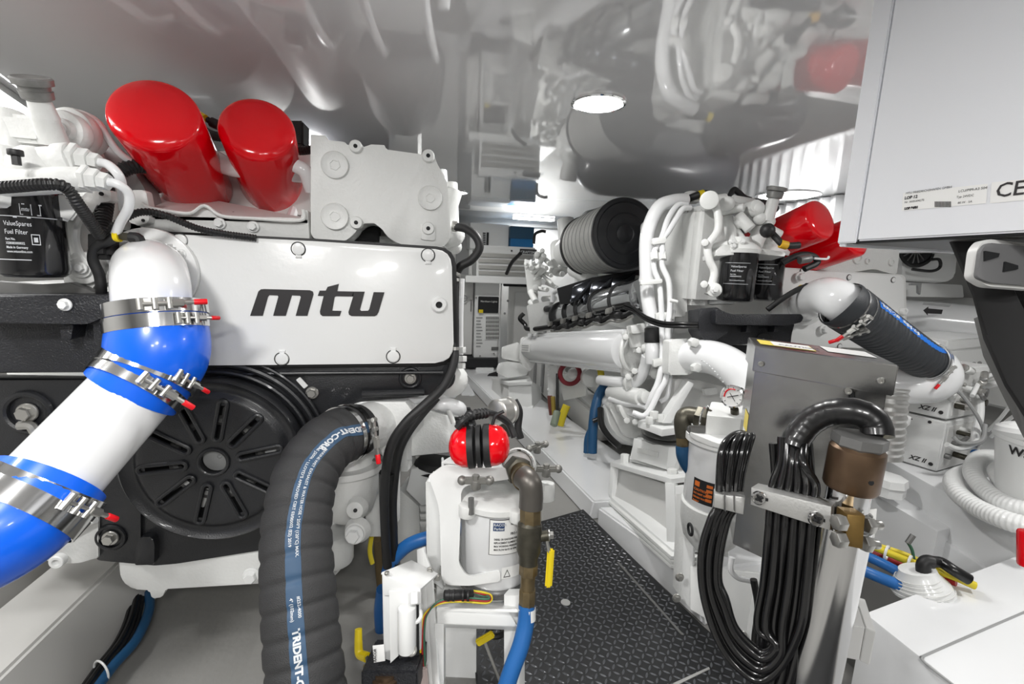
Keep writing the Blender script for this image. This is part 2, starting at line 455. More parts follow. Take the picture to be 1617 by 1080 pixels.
# ---------------------------------------------------------------- right engine bearer (long white beam)
N0, N1 = V((.605, 1.38, 0)), V((.36, 3.3, 0))
struct(MB().hexa([V(p) for p in ((.60, 1.40, -.02), (.98, 1.40, -.02), (.60, 3.9, -.02), (.30, 3.9, -.02),
                                 (.615, 1.40, .05), (.95, 1.40, .05), (.59, 3.9, .05), (.305, 3.9, .05))], .006).to('trim_6', WHITEF))
# ---------------------------------------------------------------- right side shelves
# ================================================================ LEFT ENGINE
YL = .95
def logo(parent, Y, tr=lambda x, y: (x, y), th=.0012):
    """the maker's three italic letters; coordinates of the big logo in the picture"""
    def q(x, y): return (380 + x / 6.7375, 420 + y / 6.7375)
    L = {'m': [(100, 530), (178, 300), (188, 270), (215, 248), (250, 245), (735, 258), (768, 272), (775, 300), (710, 530), (585, 530), (640, 330), (630, 316), (545, 313), (480, 530), (345, 530), (400, 328), (395, 314), (305, 310), (290, 330), (235, 530)],
         't': [(820, 318), (840, 262), (905, 262), (925, 222), (1045, 190), (1028, 268), (1205, 272), (1196, 325), (1018, 322), (1000, 330), (975, 475), (1072, 478), (1055, 533), (870, 533), (848, 515), (842, 485), (882, 320)],
         'u': [(1205, 272), (1320, 273), (1270, 465), (1282, 478), (1355, 476), (1368, 460), (1415, 278), (1530, 280), (1468, 490), (1450, 522), (1425, 535), (1180, 533), (1152, 518), (1146, 490), (1196, 325), (1185, 318)]}
    for k, pts in L.items():
        b = MB(); P = [PY(*tr(*q(x, y)), Y - th) for x, y in pts]
        b.prism(P, (0, th, 0)); b.to('letter', LETTER, parent)
LE = thing('marine_engine', 'large white marine diesel engine filling the left of the room, dark letters on its cover', 'engine', (-.45, 1.0, .1))
# block behind everything
MB().box((-.86, 1.12, .33), (.02, 2.6, .78), .03).to('engine_block', WHITE2, LE)
MB().box((-.60, 1.10, .70), (.03, 2.5, .93), .02).to('cylinder_head', WHITE2, LE)
# lettered front cover
b = MB(); cpoly = [(183, 367), (300, 371), (500, 381), (713, 395), (717, 573), (450, 576), (183, 578)]
plate(b, cpoly, YL, .07, [4, 0, 0, 26, 30, 0, 4], .004)
cov = b.to('front_cover', WHITE, LE)
logo(cov, YL)
b = MB(); plate(b, [(180, 363), (300, 367), (500, 377), (720, 391), (724, 577), (450, 580), (180, 582)], YL + .012, .05, [4, 0, 0, 30, 34, 0, 4], .002); b.to('cover_seal', RUBBER, cov)
for px, py, up in ((471, 393, 1), (676, 403, 1), (445, 567, -1), (621, 563, -1), (284, 379, 1)):
    b = MB(); puck(b, px, py, 9, YL - .006, .008)
    plate(b, [(px - 4, py + up * 8), (px + 4, py + up * 8), (px + 5, py + up * 14), (px - 5, py + up * 14)][::up], YL - .003, .006, 0, .0008)
    k = b.to('quarter_turn_plug', WHITE, LE)
    p = PY(px, py, YL - .0005); MB().torus(p, (0, 1, 0), 10.5 * mpp(p), .0009).to('plug_seal', RUBBER, k)
b = MB(); p = PY(693, 481, YL); b.lathe(p, (0, -1, 0), [(0, .0165), (.004, .0165), (.009, .013), (.009, .007), (.001, .0065)], 24); k = b.to('plug_boss', WHITE, LE)
MB().cyl(p + V((0, -.004, 0)), p + V((0, -.003, 0)), .0063, n=16).to('plug_hole', DARK, k)
# upper gear housing: big casting with three hex plugs and a notch for a casting throat
b = MB()
hp = [(490, 212), (514, 214), (516, 222), (544, 224), (550, 230), (575, 232), (586, 228), (607, 229), (610, 236), (668, 244), (683, 240), (692, 262), (706, 285), (712, 365), (709, 384), (692, 393), (640, 388), (614, 378), (600, 356), (583, 350), (568, 356), (556, 375), (538, 383), (500, 379), (491, 372)]
plate(b, hp, YL + .05, .16, [3, 1, 1, 2, 2, 2, 1, 1, 2, 2, 5, 8, 10, 6, 10, 8, 10, 12, 14, 14, 14, 12, 10, 8, 6], .010, 3)
gh = b.to('gear_housing', WHITE2, LE)
YG = YL + .05
for px, py, r in ((529, 261, 21), (529, 342, 21), (679, 313, 19)):
    p = PY(px, py, YG); rr = r * mpp(p)
    b = MB().lathe(p, (0, -1, 0), [(-.002, rr), (.004, rr), (.006, rr * .95), (.0045, rr * .84), (.0045, rr * .4)], 32, True, True); k = b.to('screw_plug', WHITE2, gh)
    MB().lathe(p + V((0, -.0046, 0)), (0, -1, 0), [(0, rr * .42), (.0015, rr * .40), (.0015, rr * .34), (-.003, rr * .3)], 6).to('hex_socket', WHITE2, gh)
for px, py in ((562, 232), (676, 247), (563, 352), (676, 361)):
    p = PY(px, py, YG); rr = 10 * mpp(p)
    MB().lathe(p + V((0, .01, 0)), (0, -1, 0), [(0, rr * 1.05), (.015, rr), (.018, rr * .85), (.018, rr * .35)], 20).to('boss', WHITE2, gh)
    MB().cyl(p + V((0, -.0085, 0)), p + V((0, -.0075, 0)), rr * .32, n=12).to('boss_hole', DARK, gh)
b = MB(); plate(b, [(664, 352), (678, 350), (687, 356), (687, 380), (664, 378)], YG - .004, .01, 3, .001); b.to('boss_pad', WHITE2, gh)
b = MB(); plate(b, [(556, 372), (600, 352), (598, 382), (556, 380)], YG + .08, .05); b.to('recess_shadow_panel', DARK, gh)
# tray under the red filters
b = MB()
plate(b, [(224, 322), (262, 332), (300, 336), (322, 324), (336, 330), (352, 342), (474, 347), (478, 332), (486, 332), (490, 380), (300, 370), (222, 366)], YL + .06, .03, [4, 4, 4, 3, 3, 4, 3, 2, 2, 0, 0, 4], .004)
b.to('filter_console', WHITE2, LE)
b = MB()
for x0, x1, z0 in ((225, 490, 335),): b.hexa([PY(232, 338, YL + .06), PY(488, 345, YL + .06), PY(488, 345, YL + .3), PY(260, 300, YL + .3)] + [q + V((0, 0, -.012)) for q in (PY(232, 338, YL + .06), PY(488, 345, YL + .06), PY(488, 345, YL + .3), PY(260, 300, YL + .3))], .003)
b.to('filter_console_shelf', WHITE2, LE)
for px, py in ((347, 353), (400, 358)):
    boltp(LE, px, py, YL + .058, 9, BOLTW)
b = MB().tube([PY(224, 321, YL + .05), PY(236, 328, YL + .05), PY(262, 333, YL + .05), PY(300, 337, YL + .05), PY(323, 325, YL + .05), PY(350, 341, YL + .05), PY(400, 345, YL + .05), PY(474, 348, YL + .05), PY(479, 331, YL + .05)], .0035, 8, 6); b.to('tray_rim', WHITE2, LE)
# red spin-on oil filters
def canister(P0, P1, r, n=48):
    P0, P1 = V(P0), V(P1); L = (P1 - P0).length
    return MB().lathe(P0, P1 - P0, [(-.010, 0), (-.0098, r * .35), (-.0085, r * .7), (-.004, r * .9), (0, r * .965), (.006, r), (L * .97, r), (L * .985, r * .97), (L, r * .9)], n, False, True)
for k, (a, bq, r, lab) in enumerate(((W(243, 181, .80), W(312, 300, 1.04), .071, 'larger looking left one, nearest the left edge'), (W(406, 204, .90), W(436, 312, 1.16), .069, 'right one beside the gear housing'))):
    f = canister(a, bq, r).to('oil_filter', RED, LE, label='red gloss spin-on oil filter')
    d = (bq - a).normalized()
    MB().lathe(bq - d * .004, d, [(0, r * .90), (.008, r * .9), (.03, r * .8)], 32).to('filter_base_ring', WHITE2, f)
    MB().lathe(bq + d * .022, d, [(0, r * .78), (.012, r * 1.02), (.06, r * 1.0)], 32).to('filter_head', WHITE2, LE)
# fuel filter at the far left, with its head casting
f0, f1 = PY(40, 306, .86), PY(40, 432, .86)
ax = V((0, 0, -1)); c0 = f0; Lf = (f0 - f1).length; rf = .0425
ff = MB().lathe(c0, ax, [(-.004, rf * .97), (0, rf * 1.01), (.004, rf), (Lf * .93, rf), (Lf * .99, rf * .95), (Lf * 1.03, rf * .8), (Lf * 1.04, rf * .4)], 48, True, True).to('fuel_filter', mat('black_gloss_can', '1e1e20', .16, metal=.3, coat=.6), LE, label='black fuel filter can with white print')
def wrap(c, R, a0, z0):    # vertical cylinder: x along the girth, y up
    return lambda x, y: V((c.x + R * math.sin(a0 + x * .66 / R), c.y - R * math.cos(a0 + x * .66 / R), z0 + y))
zt = c0.z
for s, sz, dz, bd in (('ValueSpares', .0095, -.050, 0), ('Fuel Filter', .0095, -.062, 0), ('Part No.', .005, -.071, .0001), ('XSI8083000032', .005, -.077, .0001), ('Made in Germany', .005, -.083, .0001), ('www.mtuonline.com', .005, -.089, .0001)):
    text_map(MB(), s, sz, wrap(c0, rf + .0006, -.05, zt + dz), bd).to('lettering', LETW, ff)
text_map(MB(), 'mtu', .008, wrap(c0, rf + .0006, .44, zt - .028), .0002, shear=.3).to('lettering', LETW, ff)
for z_, a_, b_ in ((-.037, -1.2, 1.4), (-.100, -1.2, .55)):
    b = MB(); A = [V((c0.x + (rf + .0006) * math.sin(t), c0.y - (rf + .0006) * math.cos(t), zt + z_)) for t in [a_ + (b_ - a_) * i / 24 for i in range(25)]]
    vs0 = [b.bm.verts.new(p) for p in A]; vs1 = [b.bm.verts.new(p + V((0, 0, .0012))) for p in A]
    for i in range(24): b.face((vs0[i], vs0[i + 1], vs1[i + 1], vs1[i]))
    b.to('print_line', LETW, ff)
b = MB(); R_ = rf + .0006
for a_, b_, z0, z1 in ((.56, .60, -.032, -.016), (.78, .80, -.032, -.016), (1.05, 1.08, -.032, -.016)):
    pass
for (x0, y0, x1, y1) in ((.030, -.034, .062, -.0325), (.034, -.019, .066, -.0175), (.030, -.034, .0315, -.018), (.0475, -.034, .049, -.018), (.062, -.034, .0635, -.018), (.018, -.0385, .046, -.037), (.043, -.076, .0443, -.062), (.056, -.076, .0573, -.062), (.043, -.0625, .0573, -.0613), (.043, -.077, .0573, -.0757), (.047, -.073, .0535, -.066)):
    w_ = wrap(c0, R_, -.05, zt); b2 = MB(); b2.face([b2.bm.verts.new(w_(x, y)) for x, y in ((x0, y0), (x1, y0), (x1, y1), (x0, y1))]); b2.to('print_mark', LETW, ff)
b.bm.free()
MB().lathe(c0 + V((0, 0, .004)), (0, 0, 1), [(0, rf * 1.06), (.012, rf * 1.12), (.02, rf * 1.05), (.028, rf * .7)], 40).to('filter_head', WHITE2, LE)
b = MB(); b.hexa([PY(-60, 300, .86), PY(100, 304, .86), PY(128, 330, .86), PY(112, 352, .86)][::-1] + [PY(-60, 300, .96), PY(100, 304, .96), PY(128, 330, .96), PY(112, 352, .96)][::-1], .004); b.to('filter_head_flange', WHITE2, LE)
# head casting clutter above it: two stubs with union nuts
Yh = .84
b = MB(); b.cyl(PY(-40, 262, Yh), PY(120, 253, Yh), .021, bev=.003); b.cyl(PY(-40, 290, Yh - .02), PY(135, 283, Yh - .02), .021, .018, bev=.002)
b.cyl(PY(10, 230, Yh), PY(10, 330, Yh), .030, bev=.006); b.cyl(PY(95, 256, Yh), PY(119, 254, Yh), .026, bev=.003)
b.sphere(PY(55, 268, Yh), .034); b.cyl(PY(15, 175, Yh + .03), PY(15, 250, Yh + .02), .018, bev=.003)
b.cyl(PY(-30, 214, Yh + .03), PY(62, 214, Yh + .03), .018, bev=.004)
b.obox(PY(18, 205, Yh + .03), (1, 0, 0), (0, 1, 0), (0, 0, 1), .05, .02, .02, .006)
b.to('filter_head_manifold', WHITE2, LE)
for (xa, ya, xb, yb, r) in ((116, 250, 126, 251, .022), (126, 251, 143, 253, .016), (143, 253, 157, 256, .012), (133, 282, 142, 283, .020), (142, 283, 158, 285, .0165), (158, 285, 172, 288, .013)):
    Yn = Yh if ya < 260 else Yh - .02
    MB().hex(PY(xa, ya, Yn), PY(xb, yb, Yn), r).to('union_nut', WHITE2, LE)
def tubep(name, pts, r, material, parent, n=12, **k):
    """pts: (px, py, Y)"""
    return MB().tube([PY(*p) for p in pts], r, n, 8).to(name, material, parent, **k)
tubep('fuel_pipe', [(155, 256, Yh), (172, 261, Yh), (188, 278, Yh), (193, 300, Yh + .02), (195, 330, Yh + .06)], .0068, WHITEF, LE)
tubep('fuel_pipe', [(170, 287, Yh - .02), (188, 292, Yh - .02), (203, 306, Yh - .01), (203, 328, Yh), (190, 352, Yh + .02), (182, 372, Yh + .03)], .0068, WHITEF, LE)
tubep('fuel_pipe', [(118, 205, .97), (145, 192, .97), (160, 203, .97), (185, 238, .99), (215, 262, 1.02)], .0062, WHITEF, LE)
tubep('fuel_pipe', [(118, 190, .98), (138, 200, .98), (146, 222, .97), (146, 250, .95)], .0045, WHITEF, LE)
# cover castings to the right of the neck: stacked rounded ribs with a big bolt
for (cx, cy, r, dy) in ((95, 205, 32, .90), (106, 205, 36, .935), (118, 208, 36, .965)):
    p = PY(cx, cy, dy); MB().cyl(p + V((0, .03, 0)), p, r * mpp(p), n=40, bev=.008).to('ribbed_end_cover', WHITE2, LE)
p = PY(93, 202, .888); b = MB().cyl(p + V((0, .03, 0)), p, 17 * mpp(p), n=32, bev=.006); b.to('cover_boss', WHITE2, LE); bolt(LE, p, (0, -1, 0), .010)
b = MB(); plate(b, [(70, 205), (120, 215), (165, 300), (178, 362), (60, 362), (40, 300)], 1.0, .06, 14, .008); b.to('filter_bracket', WHITE2, LE)
b = MB(); plate(b, [(120, 195), (150, 210), (185, 245), (206, 262), (230, 300), (240, 340), (170, 350), (120, 300)], 1.06, .05, 12, .008); b.to('housing_cover', GREYP, LE)
b = MB(); plate(b, [(168, 262), (236, 262), (240, 372), (168, 372)], 1.10, .03); b.to('dark_gap_plate', LEAD, LE)
# bracket with the two big round bosses below
b = MB(); plate(b, [(104, 338), (140, 338), (130, 356), (122, 380), (128, 410), (150, 428), (152, 448), (140, 462), (104, 466), (98, 420)], .925, .03, 8, .004); b.to('filter_bracket', WHITE2, LE)
b = MB().tube([PY(128, 338, .915), PY(121, 360, .915), PY(121, 385, .915), PY(132, 408, .915), PY(150, 425, .915)], .006, 8); b.to('bracket_rib', WHITE2, LE)
b = MB(); plate(b, [(128, 312), (140, 300), (175, 300), (175, 318), (155, 320), (146, 336), (132, 350), (124, 345)], .93, .02, 4, .003); b.to('filter_bracket', WHITE2, LE)
MB().cyl(PY(160, 306, .928), PY(160, 306, .931), .0035, n=10).to('bracket_hole', DARK, LE)
for cx, cy, r, Y in ((129, 423, 26, .915), (152, 436, 18, .93)):
    p = PY(cx, cy, Y); b = MB().cyl(p + V((0, .03, 0)), p, r * mpp(p), n=32, bev=.004); b.cyl(p, p + V((0, -.006, 0)), r * .62 * mpp(p), n=32, bev=.002)
    b.to('mounting_boss', WHITE2, LE)
bolt(LE, PY(128, 423, .905), (0, -1, 0), .010)
b = MB(); plate(b, [(205, 300), (230, 300), (238, 340), (220, 356), (200, 350)], 1.0, .02, 6, .003); b.to('lug', WHITE2, LE); 
b = MB(); plate(b, [(212, 345), (236, 341), (234, 352), (214, 357)], .99, .02, 4, .002); b.to('lug', WHITE2, LE)
MB().cyl(PY(226, 348, .988), PY(226, 348, .992), .003, n=10).to('lug_hole', DARK, LE)
# filler neck with knurled cap
n0, n1 = W(85, 225, .70), W(50, 126, .655)
d = (n1 - n0).normalized()
fn_ = MB().lathe(n0, d, [(0, .019), (.03, .0165), (.034, .0175), (.038, .0165), ((n1 - n0).length * .72, .0135)], 32).to('filler_neck', WHITE2, LE)
cp = n0 + d * ((n1 - n0).length * .68); CAPM = mat('knurled_grey_cap', '8f8f8d', .4, metal=.35, vary=.3, vscale=60)
b = MB().lathe(cp, d, [(0, .014), (.003, .0185), (.013, .0195), (.0135, .0178), (.020, .0188), (.021, .0232), (.029, .024), (.031, .0215), (.0295, .0165)], 26)
b.to('filler_cap', CAPM, fn_, angle=20)
p = W(25, 246, .62); MB().cyl(p + V((0, 0, -.012)), p, .005, n=8).cyl(p, p + V((0, 0, .008)), .0085, n=10, bev=.001).to('vent_nipple', RUBBER, LE)
# black cast shelf at the left
b = MB(); plate(b, [(-60, 466), (176, 466), (183, 470), (183, 490), (140, 512), (-60, 512)], .85, .10, [0, 3, 3, 3, 12, 0], .004); b.to('cast_bracket_lip', BLACKC, LE)
b = MB(); plate(b, [(-60, 500), (183, 480), (178, 588), (-60, 590)], .90, .10, [0, 6, 6, 0], .006); b.to('cast_bracket', BLACKC, LE)
b = MB(); plate(b, [(93, 512), (116, 512), (112, 536), (98, 538)], .868, .04, 2, .003); b.to('bracket_gusset', BLACKC, LE)
b = MB(); plate(b, [(146, 500), (183, 474), (183, 560), (150, 560)], .862, .06, 3, .004); b.to('bracket_gusset', BLACKC, LE)
boltp(LE, 103, 481, .848, 10, BOLTW)
# black lower left guard panel and machinery beneath
b = MB(); plate(b, [(-60, 597), (150, 600), (170, 640), (150, 690), (40, 710), (20, 725), (-60, 745)], .93, .03, [0, 4, 10, 6, 20, 6, 0], .004); b.to('belt_guard_side', BLACKP, LE)
p = PY(44, 651, .928); MB().torus(p, (0, 1, 0), .034, .006, 32).to('bolt_well', BLACKP, LE); bolt(LE, p, (0, -1, 0), .017, BOLTZ)
b = MB(); plate(b, [(-60, 690), (25, 690), (40, 745), (20, 830), (-60, 850)], .965, .1, 8, .006); b.to('side_casting', WHITE2, LE)
b = MB().tube([PY(30, 672, .92), PY(48, 672, .92), PY(56, 682, .92)], .008, 8); b.to('bracket_strap', ZINC, LE)
# belt guard: panel with round drum and ten slots
YB = .955
b = MB()
gp = [(318, 578), (716, 574), (720, 600), (712, 612), (690, 622), (640, 628), (575, 632), (548, 641), (520, 655), (505, 690), (500, 760), (480, 858), (280, 890), (245, 893), (150, 886), (153, 760), (210, 690), (262, 640)]
plate(b, gp, YB + .02, .03, [2, 4, 6, 8, 8, 8, 8, 14, 14, 20, 14, 6, 8, 4, 8, 8, 10, 10], .004)
bg = b.to('belt_guard', BLACKP, LE)
# re-cut centre: drum built as a polar dish standing proud of the panel
pc = PY(345, 722, YB); S = mpp(pc)
def dish(parent):
    b = MB(); NA = 200
    prof = [(19, .014), (22, .006), (34, .004), (40, .004), (44, .002), (98, .002), (104, .004), (108, .010), (113, .012), (122, .008), (127, .002), (129, .004), (132, .020)]
    prof = [(r, h) for r, h in prof]
    rr = [19, 22, 34, 40, 46, 54, 62, 70, 78, 86, 92, 98, 104, 108, 113, 122, 127, 129, 132]
    def hh(r):
        for (r0, h0), (r1, h1) in zip(prof[:-1], prof[1:]):
            if r0 <= r <= r1: return h0 + (h1 - h0) * (r - r0) / (r1 - r0)
        return prof[-1][1]
    ex = V((1, 0, 0)); ez = V((0, 0, 1)); rings = []
    for r in rr:
        rings.append([b.bm.verts.new(pc + ex * (r * S * math.cos(2 * PI * k / NA)) + ez * (r * S * math.sin(2 * PI * k / NA)) + V((0, hh(r) + (-.028), 0))) for k in range(NA)])
    slots = [math.radians(a) for a in (11, 46, 78, 112, 148, 184, 219, 256, 293, 328)]
    for j in range(len(rr) - 1):
        rm = (rr[j] + rr[j + 1]) / 2
        for k in range(NA):
            a = 2 * PI * (k + .5) / NA; skip = False
            if 40 < rm < 92:
                for s_ in slots:
                    da = (a - s_ + PI) % (2 * PI) - PI
                    if abs(da) * rm < 4.6: skip = True
            if not skip: b.face((rings[j][k], rings[j][(k + 1) % NA], rings[j + 1][(k + 1) % NA], rings[j + 1][k]))
    o = b.to('guard_drum', BLACKP, parent, angle=50)
    for s_ in slots:
        u = ex * math.cos(s_) + ez * math.sin(s_); v = u.cross(V((0, 1, 0))); P = []
        for i in range(9):
            t = PI / 2 + PI * i / 8; P.append(pc + u * ((42 + 6 * math.cos(t)) * S) + v * (6 * math.sin(t) * S) + V((0, -.0265, 0)))
        for i in range(9):
            t = -PI / 2 + PI * i / 8; P.append(pc + u * ((95 + 6 * math.cos(t)) * S) + v * (6 * math.sin(t) * S) + V((0, -.0265, 0)))
        MB().tube(P, .0042, 8, 0, closed=True).to('slot_rim', BLACKP, parent)
    MB().torus(pc + V((0, -.0235, 0)), (0, 1, 0), 20.5 * S, .0035, 40).to('hub_rim', BLACKP, parent)
dish(bg)
# dark recess, pulley and light castings seen through the slots
p = pc + V((0, .006, 0))
MB().cyl(p, p + V((0, .003, 0)), 128 * S, n=64).to('drum_interior', DARK, bg)
p = pc + V((0, -.001, 0))
MB().torus(p, (0, 1, 0), 62 * S, .010, 48).to('pulley_rim', LEAD, bg)
b = MB(); b.cyl(p, p + V((0, -.006, 0)), 20 * S, n=24, bev=.001); b.sphere(p + V((.005, -.002, .004)), .006); b.to('pulley_hub', GREYP, bg)
for a in (40, 8, -32, 292, 250, 215, 180, 78):
    u = V((math.cos(math.radians(a)), 0, math.sin(math.radians(a)))); q = p + u * (70 * S); MB().obox(q, u, (0, 1, 0), u.cross(V((0, 1, 0))), .02, .003, .006, .001).to('pulley_spoke', WHITE2 if a in (40, 8, -32, 292, 250) else LEAD, bg)
# concentric pressed steps round the drum
for r, y, t, a0, a1 in ((138, .0, .005, -.25, 3.6), (150, .005, .006, -.05, 1.75), (160, .010, .004, .1, 1.7)):
    c_ = pc + V((0, y, 0)); P = [c_ + V((math.cos(t_) * r * S, 0, math.sin(t_) * r * S)) for t_ in [a0 + (a1 - a0) * i / 40 for i in range(41)]]
    MB().tube(P, t, 8, 0).to('pressed_bead', BLACKP, bg)
MB().tube([PY(345, 595, YB + .012), PY(420, 590, YB + .012), PY(700, 588, YB + .012)], .004, 8, 4).to('pressed_bead', BLACKP, bg)
MB().tube([PY(572, 622, YB + .01), PY(600, 621, YB + .01), PY(670, 619, YB + .01)], .008, 10, 4).to('pressed_bead', BLACKP, bg)
b = MB(); plate(b, [(213, 700), (216, 850), (210, 890), (240, 890), (240, 868), (235, 855), (222, 850), (222, 700)], YB + .012, .02, 2, .003); b.to('pressed_step', BLACKP, bg)
b = MB(); plate(b, [(213, 862), (222, 848), (240, 848), (244, 860), (243, 893), (211, 894)], YB + .002, .03, 5, .004); b.to('corner_lug', BLACKP, bg)
for px, py, r in ((175, 849, 14), (648, 597, 12)):
    p = PY(px, py, YB + .018); MB().torus(p, (0, 1, 0), r * 1.35 * S, .004, 32).to('bolt_well', BLACKP, bg); bolt(LE, p, (0, -1, 0), r * .85 * S, BOLTZ)
boltp(LE, 493, 620, YB + .018, 10, BOLTZ)
p = PY(466, 604, YB + .019); MB().cyl(p, p + V((0, -.001, 0)), 17 * S, n=32).to('access_hole', DARK, bg)
MB().obox(p + V((.014, -.003, 0)), (1, 0, .8), (0, 1, 0), (-.8, 0, 1), .005, .002, .012, .001).to('inner_tab', WHITE2, bg)
# sump, crankcase foot
b = MB(); plate(b, [(188, 882), (540, 850), (540, 900), (520, 915), (262, 930), (256, 943), (240, 945), (236, 932), (205, 930), (190, 912)], YL + .03, .5, [2, 2, 10, 6, 2, 3, 3, 3, 14, 10], .01); b.to('oil_sump', WHITE2, LE)
boltp(LE, 397, 908, YL + .028, 13, BOLTW)
# white end casting behind the blue hose
b = MB(); plate(b, [(20, 850), (60, 790), (100, 740), (155, 735), (155, 882), (120, 890), (60, 886)], YL + .02, .2, [10, 20, 20, 4, 4, 10, 20], .012, 3); b.to('end_casting', WHITE2, LE)
boltp(LE, 96, 882, YL + .01, 13, BOLTS)
tubep('casting_bead', [(60, 850, YL + .01), (100, 845, YL + .01), (150, 820, YL + .01)], .008, WHITE2, LE)
# dark air cleaners and silencer of this engine, standing behind the front units
for (x, y, r, L) in ((-.60, 1.62, .15, .34), (-.05, 1.66, .14, .34)):
    a = V((x, y, 1.02)); MB().lathe(a, (0, 1, 0), [(0, r), (L, r)], 48).to('air_cleaner', mat('pleated_filter_mesh', '5b5b5b', .6, bump=.6, bscale=400), LE)
MB().cyl((-.35, 1.35, 1.0), (-.35, 2.4, 1.0), .09, n=32, bev=.02).to('silencer', GREYP, LE)
for i in range(6):
    x = -.75 + .15 * i; MB().tube([V((x, 1.2, .93)), V((x + .02, 1.3, 1.04)), V((x + .05, 1.5, 1.06)), V((x + .05, 1.7, .95))], .012, 10).to('injection_pipe', WHITEF, LE)
# dark clutter behind the filters (harness)
tubep('pipe_elbow', [(336, 250, 1.15), (360, 262, 1.12), (400, 268, 1.12), (480, 275, 1.15), (495, 285, 1.2)], .020, WHITEF, LE)
tubep('pipe_elbow', [(468, 262, 1.08), (482, 272, 1.08), (492, 300, 1.1)], .015, WHITEF, LE)
b = MB(); plate(b, [(312, 240), (490, 232), (490, 340), (345, 335)], 1.22, .02); b.to('rear_plate', OFFW, LE)

b = MB(); plate(b, [(-60, 440), (60, 450), (110, 446), (150, 462), (176, 470), (-60, 470)], .90, .02, 0, .001); b.to('bracket_web', LEAD, LE)

LAG2 = mat('dark_grey_lagging', '55565a', .3, coat=.4)
MB().lathe((-1.0, 2.2, 1.03), (1, 0, 0), [(0, .06), (.02, .12), (.07, .17), (.15, .195), (.80, .195), (.88, .16), (.91, .08)], 48).to('exhaust_silencer', LAG2, LE)
# ================================================================ COOLANT RISER, BLUE SLEEVES, BIG HOSE
class Path:
    def __init__(s, pts, ref, sub=16):
        s.P = catmull(pts, sub); s.T, s.N, s.B = frames(s.P, ref); s.L = [0]
        for a, b in zip(s.P[:-1], s.P[1:]): s.L.append(s.L[-1] + (b - a).length)
    def at(s, l, a=0, R=0):
        l = max(0, min(l, s.L[-1] - 1e-6)); i = 0
        while i < len(s.L) - 2 and s.L[i + 1] < l: i += 1
        t = (l - s.L[i]) / max(1e-9, s.L[i + 1] - s.L[i])
        p = s.P[i].lerp(s.P[i + 1], t); n = s.N[i].lerp(s.N[i + 1], t); b = s.B[i].lerp(s.B[i + 1], t)
        return p + (n * math.cos(a) + b * math.sin(a)) * R
    def strip(s, b, R, a0, a1, l0, l1, step=.006, k=4):
        n = max(2, int((l1 - l0) / step)); prev = None
        for i in range(n + 1):
            l = l0 + (l1 - l0) * i / n; Rr = R(l) if callable(R) else R
            row = [b.bm.verts.new(s.at(l, a0 + (a1 - a0) * j / k, Rr)) for j in range(k + 1)]
            if prev:
                for j in range(k): b.face((prev[j], prev[j + 1], row[j + 1], row[j]))
            prev = row
        return b
    def text(s, b, st, size, l, a, R, bold=0, sgn=-1):
        return text_map(b, st, size, lambda x, y: s.at(l + x, a + sgn * y / (R(l + x) if callable(R) else R), (R(l + x) if callable(R) else R)), bold)

RP = LE
b = MB(); p = PY(243, 428, YL); b.cyl(p, p + V((0, -.012, 0)), .076, n=48, bev=.002); b.to('flange', WHITE, RP)
pts = [PY(240, 432, YL - .012), PY(238, 428, YL - .05), PY(238, 432, .875), PY(240, 452, .845), W(242, 482, .735), W(243, 500, .73)]
MB().tube(pts, lambda u, L: .053, 32, 8).to('elbow', WHITEF, RP, 50)
b = MB(); q = PY(222, 392, .88); b.hexa([q + V(v) for v in ((-.017, -.008, -.03), (.012, -.008, -.03), (.012, .03, -.03), (-.017, .03, -.03), (-.015, -.002, .006), (.010, -.002, .006), (.010, .03, .006), (-.015, .03, .006))], .004); b.to('cast_lug', WHITE, RP)
b = MB(); q = PY(262, 396, .90); b.obox(q, (1, 0, 0), (0, 1, 0), (0, 0, 1), .012, .014, .012, .005); b.to('cast_lug', WHITE, RP)
for px, py in ((286, 401), (206, 472), (292, 463)): boltp(RP, px, py, YL - .011, 8, BOLTW)
q = PY(219, 377, .87)
b = MB(); b.tube([q + V((0, 0, -.014)), q, q + V((-.012, 0, .002))], .0085, 10, 4); b.to('black_elbow_fitting', RUBBER, RP)
MB().hex(q + V((-.012, 0, .002)), q + V((-.026, 0, .003)), .0065).to('brass_nut', DKMET, RP)
MB().cyl(q + V((-.026, 0, .003)), q + V((-.033, 0, .003)), .0095, n=16).to('yellow_ring', YEL, RP)
hz = tag(MB().tube([q + V((-.033, 0, .003)), PY(172, 380, .87), PY(152, 390, .875), PY(147, 410, .88), PY(157, 435, .885), PY(160, 462, .89), PY(158, 500, .92)], .0078, 12).to('rubber_hose', RUBBER), 'short black rubber hose curving from the yellow ringed fitting down behind the black shelf', 'hose')

def camdir(p): return (CAM - V(p)).normalized()
# blue elbow sleeve
ep = [W(248, 482, .735), W(252, 520, .735), W(250, 562, .73), W(233, 592, .725), W(208, 622, .715)]
be = MB(); R_ = .0665
be.tube(ep, lambda u, L: R_ * (1 + .05 * max(0, math.sin(PI * (u - .2) / .5)) if .2 < u < .7 else 1), 44, 10)
be = tag(be.to('silicone_elbow', BLUE, angle=50), 'blue silicone elbow sleeve below the white riser, two bands at each end', 'hose')
